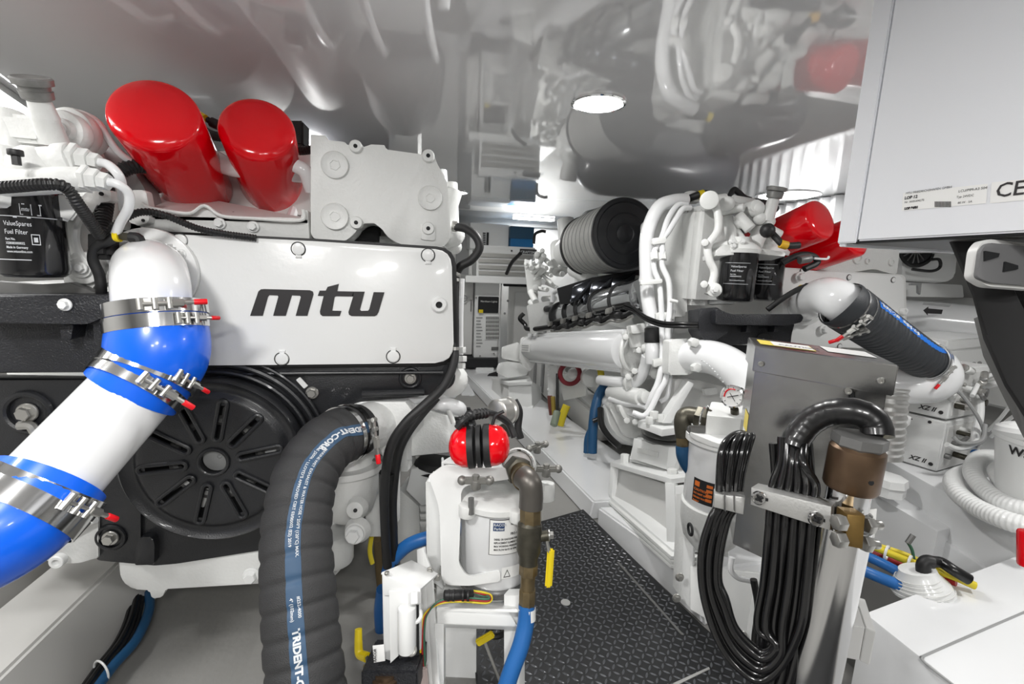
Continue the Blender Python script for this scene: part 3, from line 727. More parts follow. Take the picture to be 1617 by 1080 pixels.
# straight white pipe
w0, w1 = W(222, 607, .72), W(70, 772, .625)
wp = tag(MB().cyl(w0, w1, .0575, n=48).to('straight_pipe', WHITEF), 'straight white pipe slanting down left between two blue sleeves', 'pipe')
lp_ = [W(84, 757, .633), W(50, 795, .61), W(5, 832, .585), W(-60, 862, .56), W(-150, 880, .53)]
be2 = tag(MB().tube(lp_, lambda u, L: .0665, 44, 10).to('silicone_elbow', BLUE, angle=50), 'blue silicone sleeve at the lower left corner, leaving the frame', 'hose')
rt, dn = RT, -UP
ax1 = (W(252, 520, .735) - W(247, 482, .735)).normalized()
ax2 = (W(70, 772, .625) - W(222, 607, .72)).normalized()
cl = 'bands on the blue sleeves'
def side(c, dx, dy): return (camdir(c) + RT * dx + UP * dy)
c = W(249, 490, .735); hose_clamp('hose_clamp', 'uppermost stainless band of the upper blue elbow, screw and red cap in front', c, ax1, R_ + .001, .021, side(c, .05, .0), tail=rt, scr=1.25, group=cl, parent=be)
c = W(250, 512, .735); hose_clamp('hose_clamp', 'second stainless band of the upper blue elbow, red tip sticking out to the right', c, ax1, R_ + .001, .021, side(c, 1.6, 0) , tail=rt, scr=1.0, group=cl, parent=be)
c = W(236, 588, .725); hose_clamp('hose_clamp', 'third band from the top on the upper blue elbow, red tip at the lower right', c, (ax2 * .8 + ax1 * .2), R_ + .001, .023, side(c, 1.4, -.9), tail=rt, group=cl, parent=be)
c = W(218, 610, .718); hose_clamp('hose_clamp', 'lowest band of the upper blue elbow, on the end above the white pipe', c, ax2, R_ + .001, .023, side(c, .25, -.2), tail=rt, scr=1.25, group=cl, parent=be)
c = W(68, 774, .627); hose_clamp('hose_clamp', 'band round the white pipe end of the lower left blue sleeve, red tip to the right', c, ax2, R_ + .004, .027, side(c, 1.0, -.8), tail=rt, scr=1.2, group=cl, parent=be2)
c = W(40, 802, .607); hose_clamp('hose_clamp', 'plain stainless band nearest the lower left corner', c, (W(5, 832, .585) - W(84, 757, .633)), R_ + .004, .027, -camdir(c), tip=False, group=cl, parent=be2)

# big corrugated hose
hp_ = [W(566, 680, .93), W(548, 684, .90), W(516, 702, .85), W(485, 748, .80), W(470, 822, .755), W(470, 900, .72), W(476, 990, .69), W(484, 1080, .665), W(492, 1180, .64), W(500, 1260, .61)]
HR = .0535
HP = Path(hp_, lambda u: (-FW + RT * (.42 - .1 * u) + UP * .15))
def hr(l):
    c = abs(math.cos(PI * l / .036)); return HR * (1 + .018 - .055 * c ** 10)
b = MB(); PP = resample(HP.P, .003); T_, N_, B_ = frames(PP, lambda u: (-FW + RT * .3)); rings = []; l = 0
for i, p in enumerate(PP):
    if i: l += (p - PP[i - 1]).length
    rings.append(b.ring(p, N_[i], B_[i], hr(l), 44))
for A, C in zip(rings[:-1], rings[1:]): b.bridge(A, C)
b.face(list(reversed(rings[0])))
bh = tag(b.to('corrugated_hose', HOSEB, angle=60), 'thick black corrugated exhaust hose with blue lettered stripe, curving down in the foreground', 'hose')
ho = lambda l: hr(l) + .0006
hl = lambda l: hr(l) + .0011
LT = HP.L[-1]
HP.strip(MB(), ho, -.20, .20, .03, LT - .01, .003).to('blue_stripe', BLUES, bh, 60)
for k, s0 in enumerate((.035, .385, .76)):
    HP.text(MB(), 'TRIDENT-CORR', .0135, s0, .09, hl, .0006).to('lettering', LETW, bh)
for s0 in (.125, .485):
    HP.text(MB(), 'MARINE WET EXHAUST & WATER HOSE • 250°F (120°C) MAX.' if s0 < .2 else 'MARINE WET EXHAUST & WATER HOSE', .0062, s0, -.07, hl, .0001).to('lettering', LETW, bh)
    HP.text(MB(), "SAE J2006 • LLOYD'S APPROVED CERT 03/00002 (E2) 2019" if s0 < .2 else "SAE J2006 • LLOYD'S APPROVED", .0062, s0, .11, hl, .0001).to('lettering', LETW, bh)
HP.text(MB(), '#252-4000', .0062, .345, -.07, hl, .0001).to('lettering', LETW, bh)
HP.text(MB(), '4" (102mm)', .0062, .345, .11, hl, .0001).to('lettering', LETW, bh)
c = HP.at(.026); c2 = HP.at(.045); ax = (HP.at(.05) - HP.at(.01)).normalized()
hose_clamp('hose_clamp', 'steel band at the upper end of the thick corrugated hose, red tip hanging down', c, ax, HR + .0015, .012, RT * 1 - FW * .5 + UP * .1, tail=dn, scr=1.3, parent=bh)
hose_clamp('hose_clamp', 'inner steel band beside the red tipped one on the thick corrugated hose', c2, (HP.at(.07) - HP.at(.02)), HR + .0015, .010, -camdir(c2), tip=False, parent=bh)

# raw water pump
PU = LE
Yp = .98
b = MB(); b.cyl(W(566, 680, .93) , W(600, 668, 1.0), .050, .055, n=32); b.to('outlet_neck', WHITE2, PU)
b = MB(); b.tube([W(585, 690, .99), W(600, 660, 1.03), W(640, 640, 1.1)], lambda u, L: .050 - .01 * u, 24); b.to('pump_elbow', WHITE2, PU)
b = MB().prism([W(x, y, .965) for x, y in ((545, 634), (640, 634), (652, 650), (608, 702), (596, 695))], FW * .05, .004); b.to('cast_gusset', WHITE2, PU)
q = W(548, 735, 1.0)
b = MB(); b.lathe(q + V((0, 0, .012)), (0, 0, -1), [(0, .080), (.010, .083), (.012, .083)], 40); b.to('flange', WHITE2, PU)
b = MB(); b.lathe(q + V((0, 0, -.0)), (0, 0, -1), [(0, .066), (.012, .068), (.03, .070), (.065, .066), (.10, .055), (.12, .035), (.125, .0)], 40, True, False); b.to('volute', WHITE2, PU)
b = MB(); b.lathe(q + V((0, 0, .03)), (0, 0, -1), [(0, .05), (.02, .06)], 40); b.to('neck_ring', WHITE2, PU)
b = MB(); b.cyl(W(520, 890, 1.02), W(520, 840, 1.02), .052, n=32, bev=.01); b.to('pump_foot', WHITE2, PU)
b = MB(); b.obox(W(500, 885, .99), RT, FW, UP, .035, .03, .045, .008); b.to('pump_foot', WHITE2, PU)
for (x, y, r, h) in ((560, 806, .017, .010), (560, 843, .021, .008)):
    p = W(x, y, .925); MB().lathe(p + FW * .02, -FW, [(0, r * 1.3), (h + .01, r), (h + .012, r * .8)], 28).to('boss', WHITE2, PU)
MB().cyl(W(561, 806, .914), W(561, 806, .912), .004, n=12).to('port_hole', DARK, PU)
bolt(PU, W(560, 844, .918), -FW, .019)
for (x, y) in ((598, 727), (512, 735)): bolt(PU, W(x, y, .97), (0, 0, 1), .013, BOLTZ)
b = MB(); b.cyl(W(600, 700, 1.0), W(612, 712, .96), .014, n=6); b.to('drain_plug', WHITE2, PU)
b = MB().prism([W(x, y, 1.06) for x, y in ((575, 730), (625, 735), (625, 830), (600, 850), (575, 850))], FW * .04, .01); b.to('pump_back_plate', WHITE2, PU)
MB().tube([W(578, 650, .97), W(600, 640, .99), W(690, 622, 1.05), W(716, 620, 1.08)], .014, 12).to('white_pipe', WHITEF, PU)
# ---------------------------------------------------------------- harness and hoses on the left engine
def cable(name, pts, r, material, label, cat='cable', group=None, conduit=False, n=10, smooth=8, pitch=.0045, fn=None):
    P = [(fn or W)(*p) for p in pts]
    b = MB().conduit(P, r, pitch) if conduit else MB().tube(P, r, n, smooth)
    return tag(b.to(name, material, angle=60 if not conduit else 25), label, cat, group)
cable('corrugated_conduit', [(-60, 300, .77), (20, 295, .77), (75, 291, .77), (103, 296, .78), (125, 325, .80), (158, 372, .86)], .0085, RUBBER, 'black corrugated conduit running across the top of the black fuel filter', conduit=True, fn=PY)
cable('corrugated_conduit', [(160, 378, .87), (190, 350, .89), (222, 335, .90), (260, 340, .91), (310, 360, .93), (352, 369, .94), (405, 376, .945)], .0065, RUBBER, 'black corrugated conduit snaking along the top edge of the lettered cover', conduit=True, fn=PY)
cable('corrugated_conduit', [(168, 292, .96), (167, 320, .95), (162, 350, .93), (158, 378, .91)], .0125, RUBBER, 'thick upright corrugated conduit right of the fuel filter', conduit=True, pitch=.006, fn=PY)
cable('corrugated_conduit', [(175, 285, .99), (195, 268, 1.0), (220, 262, 1.02), (250, 268, 1.06)], .013, RUBBER, 'thick black conduit disappearing under the larger looking red filter', conduit=True, pitch=.006, fn=PY)
cable('corrugated_conduit', [(318, 205, 1.0), (340, 215, 1.05), (380, 218, 1.1)], .011, RUBBER, 'black conduit between the two upright red filters', conduit=True, pitch=.006)
cable('corrugated_conduit', [(464, 238, 1.03), (478, 238, 1.03), (494, 236, 1.03)], .010, RUBBER, 'short black conduit between the right upright red filter and the gear housing', conduit=True)
t = cable('sensor_cable', [(302, 178, .92), (318, 183, .92), (333, 192, .93), (350, 200, .95)], .006, RUBBER, 'black cable with yellow tape between the tops of the two upright red filters')
MB().cyl(W(316, 182, .918), W(324, 187, .918), .0075, n=14).to('yellow_tape', YEL, t)
MB().cyl(W(332, 192, .93), W(345, 198, .935), .010, n=14, bev=.002).to('plug', RUBBER, t)
t = cable('sensor_cable', [(372, 345, .93), (382, 352, .93), (395, 364, .93), (404, 372, .93)], .005, RUBBER, 'small black sensor plug and short cable lying above the lettered cover')
MB().cyl(W(366, 340, .93), W(380, 350, .93), .0105, n=14, bev=.003).to('plug', RUBBER, t)
MB().cyl(W(399, 369, .93), W(404, 373, .93), .006, n=12).to('yellow_tape', YEL, t)
b = MB(); b.obox(PY(164, 388, .89), RT, FW, UP, .018, .015, .022, .006); tag(b.to('conduit_junction', RUBBER), 'black moulded junction where three conduits meet left of the white riser', 'cable junction')
b = MB(); b.obox(W(472, 215, 1.1), RT, FW, UP, .018, .02, .03, .005); tag(b.to('connector_block', RUBBER), 'black connector block tucked behind the right upright red filter', 'connector')
# coolant hose and its metal line on the right flank
t = cable('rubber_hose', [(716, 358, 1.0), (735, 361, .99), (752, 374, .98), (757, 392, .98), (745, 410, .98), (728, 420, .98), (720, 432, .985)], .0095, RUBBER, 'black rubber hose looping out to the right of the gear housing', 'hose')
for a, bb in (((714, 357, 1.0), (722, 358, 1.0)), ((720, 430, .985), (719, 437, .985))):
    MB().cyl(W(*a), W(*bb), .0115, n=16, bev=.001).to('crimp_ring', ZINC, t)
t = cable('rubber_hose', [(719, 438, .985), (718, 480, .98), (718, 545, .98), (716, 575, .97), (700, 610, .95), (670, 640, .93), (640, 668, .92), (617, 705, .92), (608, 760, .93), (608, 830, .95), (612, 895, .97)], .0095, RUBBER, 'long black hose running down the right edge of the lettered cover to the floor', 'hose')
for y in (440, 548): MB().cyl(W(718, y, .98), W(718, y + 5, .98), .0112, n=16).to('crimp_ring', ZINC, t)
cable('rubber_hose', [(690, 627, .98), (665, 655, .97), (640, 690, .96), (627, 725, .96), (620, 790, .97), (621, 840, .98), (622, 895, 1.0)], .0095, RUBBER, 'second black hose beside it, bulging right below the black guard', 'hose')
t = cable('corrugated_conduit', [(612, 745, .96), (613, 800, .98), (616, 870, 1.0), (620, 950, 1.05)], .018, CABLE, 'thick black sleeve of hoses dropping behind the pump', 'cable sleeve')
t = cable('steel_line', [(729, 440, 1.03), (727, 500, 1.03), (727, 560, 1.03)], .007, WHITEF, 'thin white metal line upright beside the long black hose', 'pipe')
for y, r in ((548, .011), (562, .013), (573, .010)): MB().hex(W(728, y, 1.03), W(728, y + 9, 1.03), r).to('union_nut', WHITE2, t)
b = MB(); b.sphere(W(712, 372, 1.05), .03); b.cyl(W(700, 350, 1.06), W(716, 300, 1.06), .022, bev=.004); b.cyl(W(712, 290, 1.1), W(716, 390, 1.1), .016)
b.to('side_casting', WHITE2, LE)
for (x, y, r) in ((722, 372, .018), (718, 390, .017), (712, 600, .04)):
    MB().sphere(W(x, y, 1.06), r).to('side_casting', WHITE2, LE)
b = MB(); b.cyl(W(697, 270, 1.12), W(703, 350, 1.12), .014, n=16); b.to('green_tagged_pipe', WHITEF, LE)
MB().torus(W(700, 640, 1.1), (.3, .4, 1), .040, .018, 32, 12).to('pipe_bend', WHITEF, LE)
MB().cyl(W(708, 648, 1.05), W(716, 668, 1.05), .006, n=12).to('hanging_pin', WHITE2, LE)
# engine mount foot right of the pump
EM = thing('engine_mount', 'white engine mount with ribbed rubber foot between the pump and the red ear muffs', 'engine mount', W(665, 830, 1.25))
b = MB(); b.prism([W(x, y, 1.18) for x, y in ((640, 625), (705, 655), (714, 700), (712, 715), (640, 722), (632, 700))], FW * .12, .006); b.to('mount_arm', WHITE2, EM)
b = MB(); b.prism([W(x, y, 1.15) for x, y in ((633, 650), (643, 650), (643, 745), (633, 745))], FW * .1, .002); b.to('mount_plate', WHITE2, EM)
q = W(690, 735, 1.25)
MB().lathe(q, (0, 0, -1), [(-.02, .05), (-.01, .062), (0, .05), (.006, .062), (.012, .05)], 36).to('rubber_cushion', RUBBER, EM)
b = MB(); b.prism([W(x, y, 1.20) for x, y in ((648, 740), (720, 735), (722, 790), (665, 800), (640, 775))], FW * .12, .008); b.to('mount_housing', WHITE, EM)
for y in (800, 812, 824): 
    b = MB(); b.prism([W(x, yy, 1.20) for x, yy in ((662, y), (722, y - 2), (722, y + 8), (664, y + 9))], FW * .1, .003); b.to('mount_rib', WHITE2, EM)
b = MB(); b.prism([W(x, y, 1.24) for x, y in ((630, 772), (662, 800), (665, 900), (640, 940), (625, 850))], FW * .3, .004); b.to('mount_base', WHITE2, EM)
b = MB(); b.prism([W(x, y, 1.26) for x, y in ((660, 800), (725, 800), (725, 960), (660, 960))], FW * .3, .004); b.to('mount_base', WHITE2, EM)
# cables and a blue hose lying on the floor under the engine
for i, (dx, dz) in enumerate(((0, 0), (.008, .004), (-.008, .004), (.002, .010), (.014, 0))):
    P = [PZ(x, y, .02) + V((dx, 0, dz)) for x, y in ((215, 945), (205, 985), (188, 1020), (165, 1050), (140, 1085), (110, 1130))]
    tag(MB().tube(P, .0055, 8).to('power_cable', CABLE), ('middle lower', 'right hand upper', 'leftmost', 'topmost', 'rightmost lower')[i] + ' black cable of the bundle on the floor under the left engine', 'cable', 'cable bundle under the left engine')
P = [PZ(x, y, .02) for x, y in ((236, 935), (235, 965), (215, 1010), (180, 1050), (150, 1090))]
tag(MB().tube(P, .010, 12).to('blue_hose', BLUED), 'dark blue hose beside the black cable bundle under the left engine', 'hose')
c = PZ(160, 1060, .028); tag(MB().torus(c, (.5, .8, 0), .022, .002, 24, 6).to('cable_tie', WHITE), 'white cable tie round the cable bundle at the lower left', 'cable tie')
t = cable('yellow_cable', [(587, 845, 1.1), (584, 870, 1.1), (588, 890, 1.1)], .0055, YELW, 'short yellow cable loop under the pump')
cable('brown_hose', [(597, 850, 1.15), (600, 900, 1.2), (606, 960, 1.2)], .012, mat('brown_hose', '6b5a3c', .5), 'brown hose dropping behind the pump beside the yellow cable', 'hose')
# ================================================================ CENTRE FUEL SEPARATOR ON ITS BRACKET
DS = .86
ST = thing('fuel_separator', 'white cylindrical fuel separator in a white plate cage, tee handles on top, centre foreground', 'filter', PZ(790, 1000, 0))
# cage side plate (open frame) and top hood
b = MB()
def platew(b, poly, d, th, r=0, bev=.0015, dirn=None):
    pts = fillet([(x, y, 0) for x, y in poly], r, 4) if r else [V((x, y, 0)) for x, y in poly]
    return b.prism([W(p.x, p.y, d) for p in pts], (dirn or FW) * th, bev)
DC = .86
# canister
c0 = W(782, 775, .92); c1 = W(782, 898, .92)
up = (c0 - c1).normalized(); up = V((0, 0, 1))
H = c0.z - c1.z; c0 = V((c1.x, c1.y, c0.z))
b = MB().lathe(c1, up, [(0, .066), (.01, .072), (H, .072)], 48); can = b.to('filter_bowl', WHITEF, ST)
b = MB().lathe(c1 + V((0, 0, -.012)), up, [(0, .074), (.004, .079), (.012, .079), (.015, .073)], 48); b.to('clamp_ring', STEEL, ST)
b = MB().lathe(c1 + V((0, 0, -.06)), up, [(0, .03), (.01, .06), (.05, .07)], 40); b.to('lower_bowl', WHITE2, ST)
# label on the canister
_cb = camdir(c0); _ab = math.atan2(_cb.x, -_cb.y)
def onbowl(x, y):
    a = _ab - .12 + x * 1.15 / .0728
    return V((c0.x + .0728 * math.sin(a), c0.y - .0728 * math.cos(a), c1.z + .020 + y * 1.15))
lb_ = MB()
def patch(fn, x0, y0, x1, y1, n=10, b=None):
    b = b or MB(); pr = None
    for i in range(n + 1):
        x = x0 + (x1 - x0) * i / n; r = [b.bm.verts.new(fn(x, y0)), b.bm.verts.new(fn(x, y1))]
        if pr: b.face((pr[0], r[0], r[1], pr[1]))
        pr = r
    return b
def grow(fn, e):
    def g(x, y):
        p = fn(x, y); q = V((p.x - c0.x, p.y - c0.y, 0)); return p + q.normalized() * e
    return g
patch(grow(onbowl, .0002), -.004, .052, .060, .113).to('label_border', LETTER, can)
patch(grow(onbowl, .0006), -.003, .053, .059, .112).to('label', LABEL, can)
g = grow(onbowl, .0010)
patch(g, .002, .094, .020, .108).to('logo_block', mat('navy_print', '26406b', .5), can)
text_map(MB(), 'RACOR', .006, lambda x, y: grow(onbowl, .0014)(.0028 + x, .1025 + y), .0002).to('lettering', LETW, can)
text_map(MB(), 'Parker', .006, lambda x, y: grow(onbowl, .0014)(.0035 + x, .0960 + y), .0002).to('lettering', LETW, can)
for i, (s, y) in enumerate((('FBO-14', .086), ('DIESEL OR GASOLINE FUEL FILTER', .078), ('REPLACEMENT ELEMENT FBO 60350', .072), ('MAX WORKING PRESSURE 150 PSI', .066), ('MAX FLOW RATE 50 GPM', .060))):
    text_map(MB(), s, .0045 if i else .006, lambda x, y_, y=y, i=i: g((.004 if i else .030) + x * .72, y + y_), .00015).to('lettering', LETTER, can)
text_map(MB(), 'PARKER HANNIFIN', .004, lambda x, y: g(.030 + x * .8, .103 + y), .0001).to('lettering', LETTER, can)
patch(grow(onbowl, .0006), .018, .010, .055, .030).to('label', LABEL, can)
b = MB(); [b.face([b.bm.verts.new(g(x, y)) for x, y in q]) for q in (((.021, .012), (.033, .012), (.0325, .0135), (.0225, .0135)), ((.021, .012), (.027, .026), (.0278, .0248), (.0223, .0128)), ((.033, .012), (.027, .026), (.0265, .0248), (.0318, .0128)))]
b.to('warning_mark', LETTER, can)
# cast lid with its neck
b = MB().lathe(c0 + V((0, 0, .0)), up, [(0, .078), (.004, .082), (.014, .082), (.018, .078), (.022, .06)], 48); b.to('lid_flange', WHITE2, ST)
for a_ in (.1, 1.4, 2.6, 3.8, 5.0):
    q = c0 + V((math.cos(a_) * .082, math.sin(a_) * .082, 0)); MB().cyl(q + V((0, 0, -.006)), q + V((0, 0, .018)), .016, n=20, bev=.003).to('lid_lug', WHITE2, ST)
# cage: hooded bracket plate
b = MB(); platew(b, [(676, 752), (700, 735), (835, 742), (835, 752), (728, 768), (728, 800), (724, 890), (738, 912), (790, 900), (790, 918), (742, 925), (706, 924), (697, 915), (694, 800)], .84, .006, [4, 8, 4, 4, 12, 6, 8, 10, 6, 4, 8, 8, 6, 20], .001)
b.to('cage_plate', WHITE, ST)
b = MB().hexa([W(697, 728, .86), W(835, 745, .84), W(832, 722, .98), W(720, 715, 1.0)] + [q + V((0, 0, -.006)) for q in (W(697, 728, .86), W(835, 745, .84), W(832, 722, .98), W(720, 715, 1.0))], .002); b.to('cage_top', WHITE, ST)
b = MB().hexa([W(697, 730, .86), W(700, 924, .88), W(700, 930, 1.0), W(697, 722, 1.0)] + [q + RT * .005 for q in (W(697, 730, .86), W(700, 924, .88), W(700, 930, 1.0), W(697, 722, 1.0))], .001); b.to('cage_side', WHITE, ST)
b = MB(); platew(b, [(675, 760), (697, 762), (700, 932), (678, 915)], .90, .07, 0, .002); b.to('mounting_channel', WHITE, ST)
b = MB(); platew(b, [(672, 762), (676, 760), (679, 920), (674, 915)], .9, .05, 0, .001); b.to('channel_edge', WHITE2, ST)
for y in (792, 812, 898, 906): bolt(ST, W(700, y, .855), -RT * .5 - FW, .0075, BOLTZ)
for y in (742, 918): bolt(ST, W(686, y + 13, .892), -FW, .005, BOLTZS)
# tee handles
def tee(p, r, parent, nm='tee_handle'):
    b = MB(); b.cyl(p, p + V((0, 0, .018)), .009, n=16, bev=.002); b.cyl(p + V((0, 0, .018)), p + V((0, 0, .026)), .0065, n=6)
    b.obox(p + V((0, 0, .016)), r, (0, 0, 1), V(r).cross(V((0, 0, 1))), .026, .006, .006, .003)
    for s in (-1, 1): b.sphere(p + V(r) * .024 * s + V((0, 0, .016)), .0085)
    return b.to(nm, LEAD, parent)
TEE = mat('worn_cast_handle', '8d8c88', .45, metal=.6)
for (x, y, d, r) in ((862, 752, .92, RT), (751, 772, .80, RT), (848, 715, 1.06, RT * .8 + V((0, .5, 0)))):
    tee(W(x, y, d), V(r).normalized(), ST).data.materials[0] = TEE
b = MB(); b.cyl(W(862, 790, .93), W(862, 762, .93), .018, n=24, bev=.003); b.to('lid_lug', WHITE2, ST)
MB().cyl(W(744, 786, .82), W(744, 812, .82), .0055, n=10).to('stud', LEAD, ST)
# gauge behind the ear muffs
g0, g1 = W(783, 651, .92), W(805, 648, .955)
GA = thing('pressure_gauge', 'round steel gauge with worn case behind the red ear muffs', 'gauge', W(790, 665, .96))
MB().lathe(g0, (g1 - g0), [(0, .021), (.003, .026), (.03, .026), (.033, .029), (.04, .029), (.042, .024)], 36).to('gauge_case', ZINC, GA)
MB().cyl(W(795, 668, .96), W(800, 690, .96), .009, n=6).to('gauge_stem', DKMET, GA)
# tangled label wire and strap by the gauge
cable('strap', [(812, 632, .95), (820, 650, .95), (818, 675, .95), (822, 692, .95)], .008, RUBBER, 'black strap hanging beside the round steel gauge', 'strap')

# red ear muffs
EM_ = thing('ear_muffs', 'red ear muffs with black headband resting on the filter lid', 'ear muffs', W(757, 735, .78))
cc = W(757, 704, .78); axm = (RT * 1 + UP * .06).normalized()
for s in (-1, 1):
    c_ = cc + axm * .010 * s
    b = MB().lathe(c_, axm * s, [(0, .034), (.008, .0355), (.020, .0345), (.030, .030), (.037, .022), (.041, .012), (.042, .002)], 40)
    b.to('ear_cup', RED, EM_)
    MB().lathe(c_ + axm * s * -.003, axm * s, [(0, .033), (.002, .0368), (.009, .0368), (.011, .034)], 40).to('ear_cushion', RUBBER, EM_)
MB().band(cc, axm, .0352, .007, .001).to('cup_strap', RUBBER, EM_)
for s in (-1, 1):
    q = cc + axm * .022 * s
    MB().band(cc + axm * .0165 * s, axm, .0357, .005, .0012).to('wire_yoke', RUBBER, EM_)
    MB().tube([q + UP * .034, q + UP * .050 + RT * .006, q + UP * .058 + RT * .02], .003, 8).to('yoke_pin', RUBBER, EM_)
MB().tube([W(722, 676, .77), W(735, 662, .77), (W(760, 652, .80)), W(782, 655, .84), W(802, 668, .86), W(812, 690, .86)], .0065, 10).to('headband', RUBBER, EM_)
MB().conduit([W(728, 668, .77), W(745, 656, .78), W(770, 652, .81)], .0095, .008, .2).to('headband_pad', RUBBER, EM_)

# brass elbow, ball valve and blue hose on the right of the separator
BV = thing('ball_valve', 'brass elbow and ball valve with yellow lever on the right of the fuel separator', 'valve', W(835, 960, .80))
MB().lathe(W(818, 735, .88), -camdir(W(818, 735, .88)) * -1 + UP * .1 - RT * .25, [(-.012, .034), (.002, .034), (.004, .030), (.010, .030)], 32).to('bulkhead_collar', WHITE2, BV)
MB().torus(W(818, 737, .865), camdir(W(818, 737, .87)) - RT * .3, .030, .0025, 40, 8).to('clamp_wire', CHROME, BV)
MB().hex(W(815, 740, .87), W(822, 746, .83), .026, n=6, bev=.002).to('hex_collar', DKMET, BV)
MB().lathe(W(821, 745, .84), W(832, 760, .79) - W(821, 745, .84), [(0, .019), (.01, .021), (.02, .019), (.03, .023), (.038, .023)], 24).to('threaded_nipple', BRASS, BV)
MB().tube([W(825, 752, .80), W(836, 762, .785), W(839, 780, .785), W(838, 802, .785)], lambda u, L: .0205, 20).to('elbow', mat('grey_bronze_elbow', '6a6661', .4, metal=.6, vary=.2), BV)
MB().hex(W(838, 800, .785), W(838, 826, .785), .0190, n=8, bev=.002).to('valve_end', BRASS, BV)
MB().lathe(W(837, 822, .785), W(834, 890, .785) - W(837, 822, .785), [(0, .0165), (.006, .021), (.05, .0215), (.062, .017), (.074, .0165)], 24).to('valve_body', DKMET, BV)
MB().hex(W(835, 888, .785), W(834, 908, .785), .016, n=6, bev=.001).to('brass_nut', BRASS, BV)
MB().cyl(W(834, 906, .785), W(833, 936, .785), .0125, n=20).to('hose_barb', BRASS, BV)
MB().hex(W(833, 930, .785), W(832, 962, .785), .0145, n=8, bev=.001).to('crimp_ferrule', BRASS, BV)
MB().cyl(W(850, 848, .785), W(866, 845, .785), .009, n=16).to('stem_housing', DKMET, BV)
bolt(BV, W(866, 845, .785), RT, .010, BOLTZ)
lv = MB(); lv.tube([W(862, 846, .785), W(865, 862, .785), W(868, 872, .785)], .003, 8); lv = lv.to('lever_arm', ZINC, BV)
b = MB(); b.obox(W(868, 897, .785), RT + UP * .02, FW, UP + RT * .07, .0062, .003, .034, .003); b.to('lever_grip', YEL, lv)
bl = cable('blue_hose', [(832, 955, .785), (830, 985, .78), (822, 1020, .77), (808, 1058, .76), (795, 1100, .75), (780, 1170, .73)], .0145, BLUEH, 'bright blue hose hanging from the brass valve to the bottom edge of the frame', 'hose', n=20)
MB().cyl(W(832, 960, .785), W(832, 978, .783), .0152, n=24).to('hose_label', LABEL, bl)
bl = cable('blue_hose', [(612, 905, 1.0), (617, 890, 1.0), (628, 875, 1.0), (650, 858, .99), (690, 845, 1.0), (740, 830, 1.05)], .0145, BLUEH, 'blue hose curving up behind the white control box to the separator', 'hose', n=20)
cable('blue_hose', [(604, 930, 1.02), (600, 965, 1.05), (602, 1000, 1.08)], .0135, BLUEH, 'short upright piece of blue hose left of the white control box', 'hose', n=16)

# ---------------------------------------------------------------- small control unit and bracket frame
CB = thing('motor_unit', 'white boxed priming pump unit with open front and black base, left of the separator', 'pump unit', W(640, 1060, .75))
def quad(name, pts, th, material, parent, bev=.001, d=None):
    P = [W(*p) for p in pts]; n = (P[1] - P[0]).cross(P[2] - P[0]).normalized()
    if n.dot(camdir(P[0])) > 0: n = -n
    return MB().prism(P, n * th, bev).to(name, material, parent)
quad('box_top', [(603, 903, .75), (664, 930, .73), (692, 905, .80), (650, 884, .83)], .004, WHITE, CB)
quad('box_side', [(603, 904, .75), (616, 912, .745), (618, 1044, .74), (606, 1040, .745)], .004, WHITE, CB)
quad('box_front', [(614, 934, .735), (664, 931, .73), (664, 965, .73), (640, 972, .735), (630, 985, .735), (630, 1035, .735), (616, 1048, .735)], .003, WHITE, CB)
quad('box_front_upper', [(605, 908, .742), (664, 930, .73), (664, 945, .73), (605, 940, .742)], .003, WHITE, CB)
bolt(CB, W(611, 907, .74), UP, .005, BOLTZS)
MB().cyl(W(645, 1020, .77), W(645, 960, .77), .024, n=32).to('motor_can', WHITE, CB)
b = MB(); b.obox(W(625, 1052, .76), RT, FW, UP, .045, .04, .020, .003); b.to('black_base', BLACKC, CB)
MB().lathe(W(610, 1080, .73), UP, [(-.01, .022), (.012, .022), (.014, .018), (.02, .018)], 24).to('brass_port', BRONZE, CB)
quad('label', [(588, 1020, .722), (606, 1018, .72), (608, 1044, .72), (590, 1047, .722)], .001, LABEL, CB)
text_flat(MB(), 'RACOR', .006, W(594, 1045, .7185), UP, -RT, .0002).to('lettering', LETTER, CB)
quad('front_recess_shade', [(628, 966, .728), (661, 955, .726), (662, 1034, .724), (630, 1040, .726)], .002, DARK, CB, 0)  # flat dark sheet painting the shade inside the open front
MB().cyl(W(643, 1028, .722), W(643, 958, .722), .0145, n=28, bev=.002).to('motor_can', WHITE, CB)
MB().torus(W(650, 1027, .715), camdir(W(650, 1027, .735)), .006, .0025, 20).to('drain_ring', ZINC, CB)
t2 = MB().torus(W(656, 972, .725), camdir(W(656, 972, .72)) + RT * .4, .009, .0035, 20, 8).to('white_loop', WHITE, CB)
MB().hex(W(655, 935, .73), W(655, 955, .72), .010, bev=.002).to('hex_plug', WHITE, CB)
FR = thing('mounting_frame', 'white upright bracket frame carrying the separator and the wiring, standing on the floor', 'bracket', W(710, 1090, .9))
quad('side_plate', [(658, 868, .86), (668, 864, .85), (684, 1100, .78), (666, 1100, .79)], .006, WHITE, FR)
quad('side_plate', [(668, 866, .85), (682, 905, .83), (694, 1100, .77), (684, 1100, .78)], .004, WHITE, FR)
quad('cross_bar', [(690, 958, .80), (800, 958, .82), (818, 990, .80), (690, 985, .80)], .02, WHITE, FR, .002)
quad('cross_bar_top', [(690, 950, .84), (805, 950, .86), (818, 962, .80), (690, 960, .80)], .005, WHITE, FR)
quad('corner_post', [(795, 940, .83), (820, 940, .82), (820, 1100, .80), (795, 1100, .81)], .03, WHITE, FR, .003)
quad('corner_post', [(686, 985, .80), (701, 985, .80), (701, 1100, .79), (686, 1100, .79)], .02, WHITE, FR, .002)
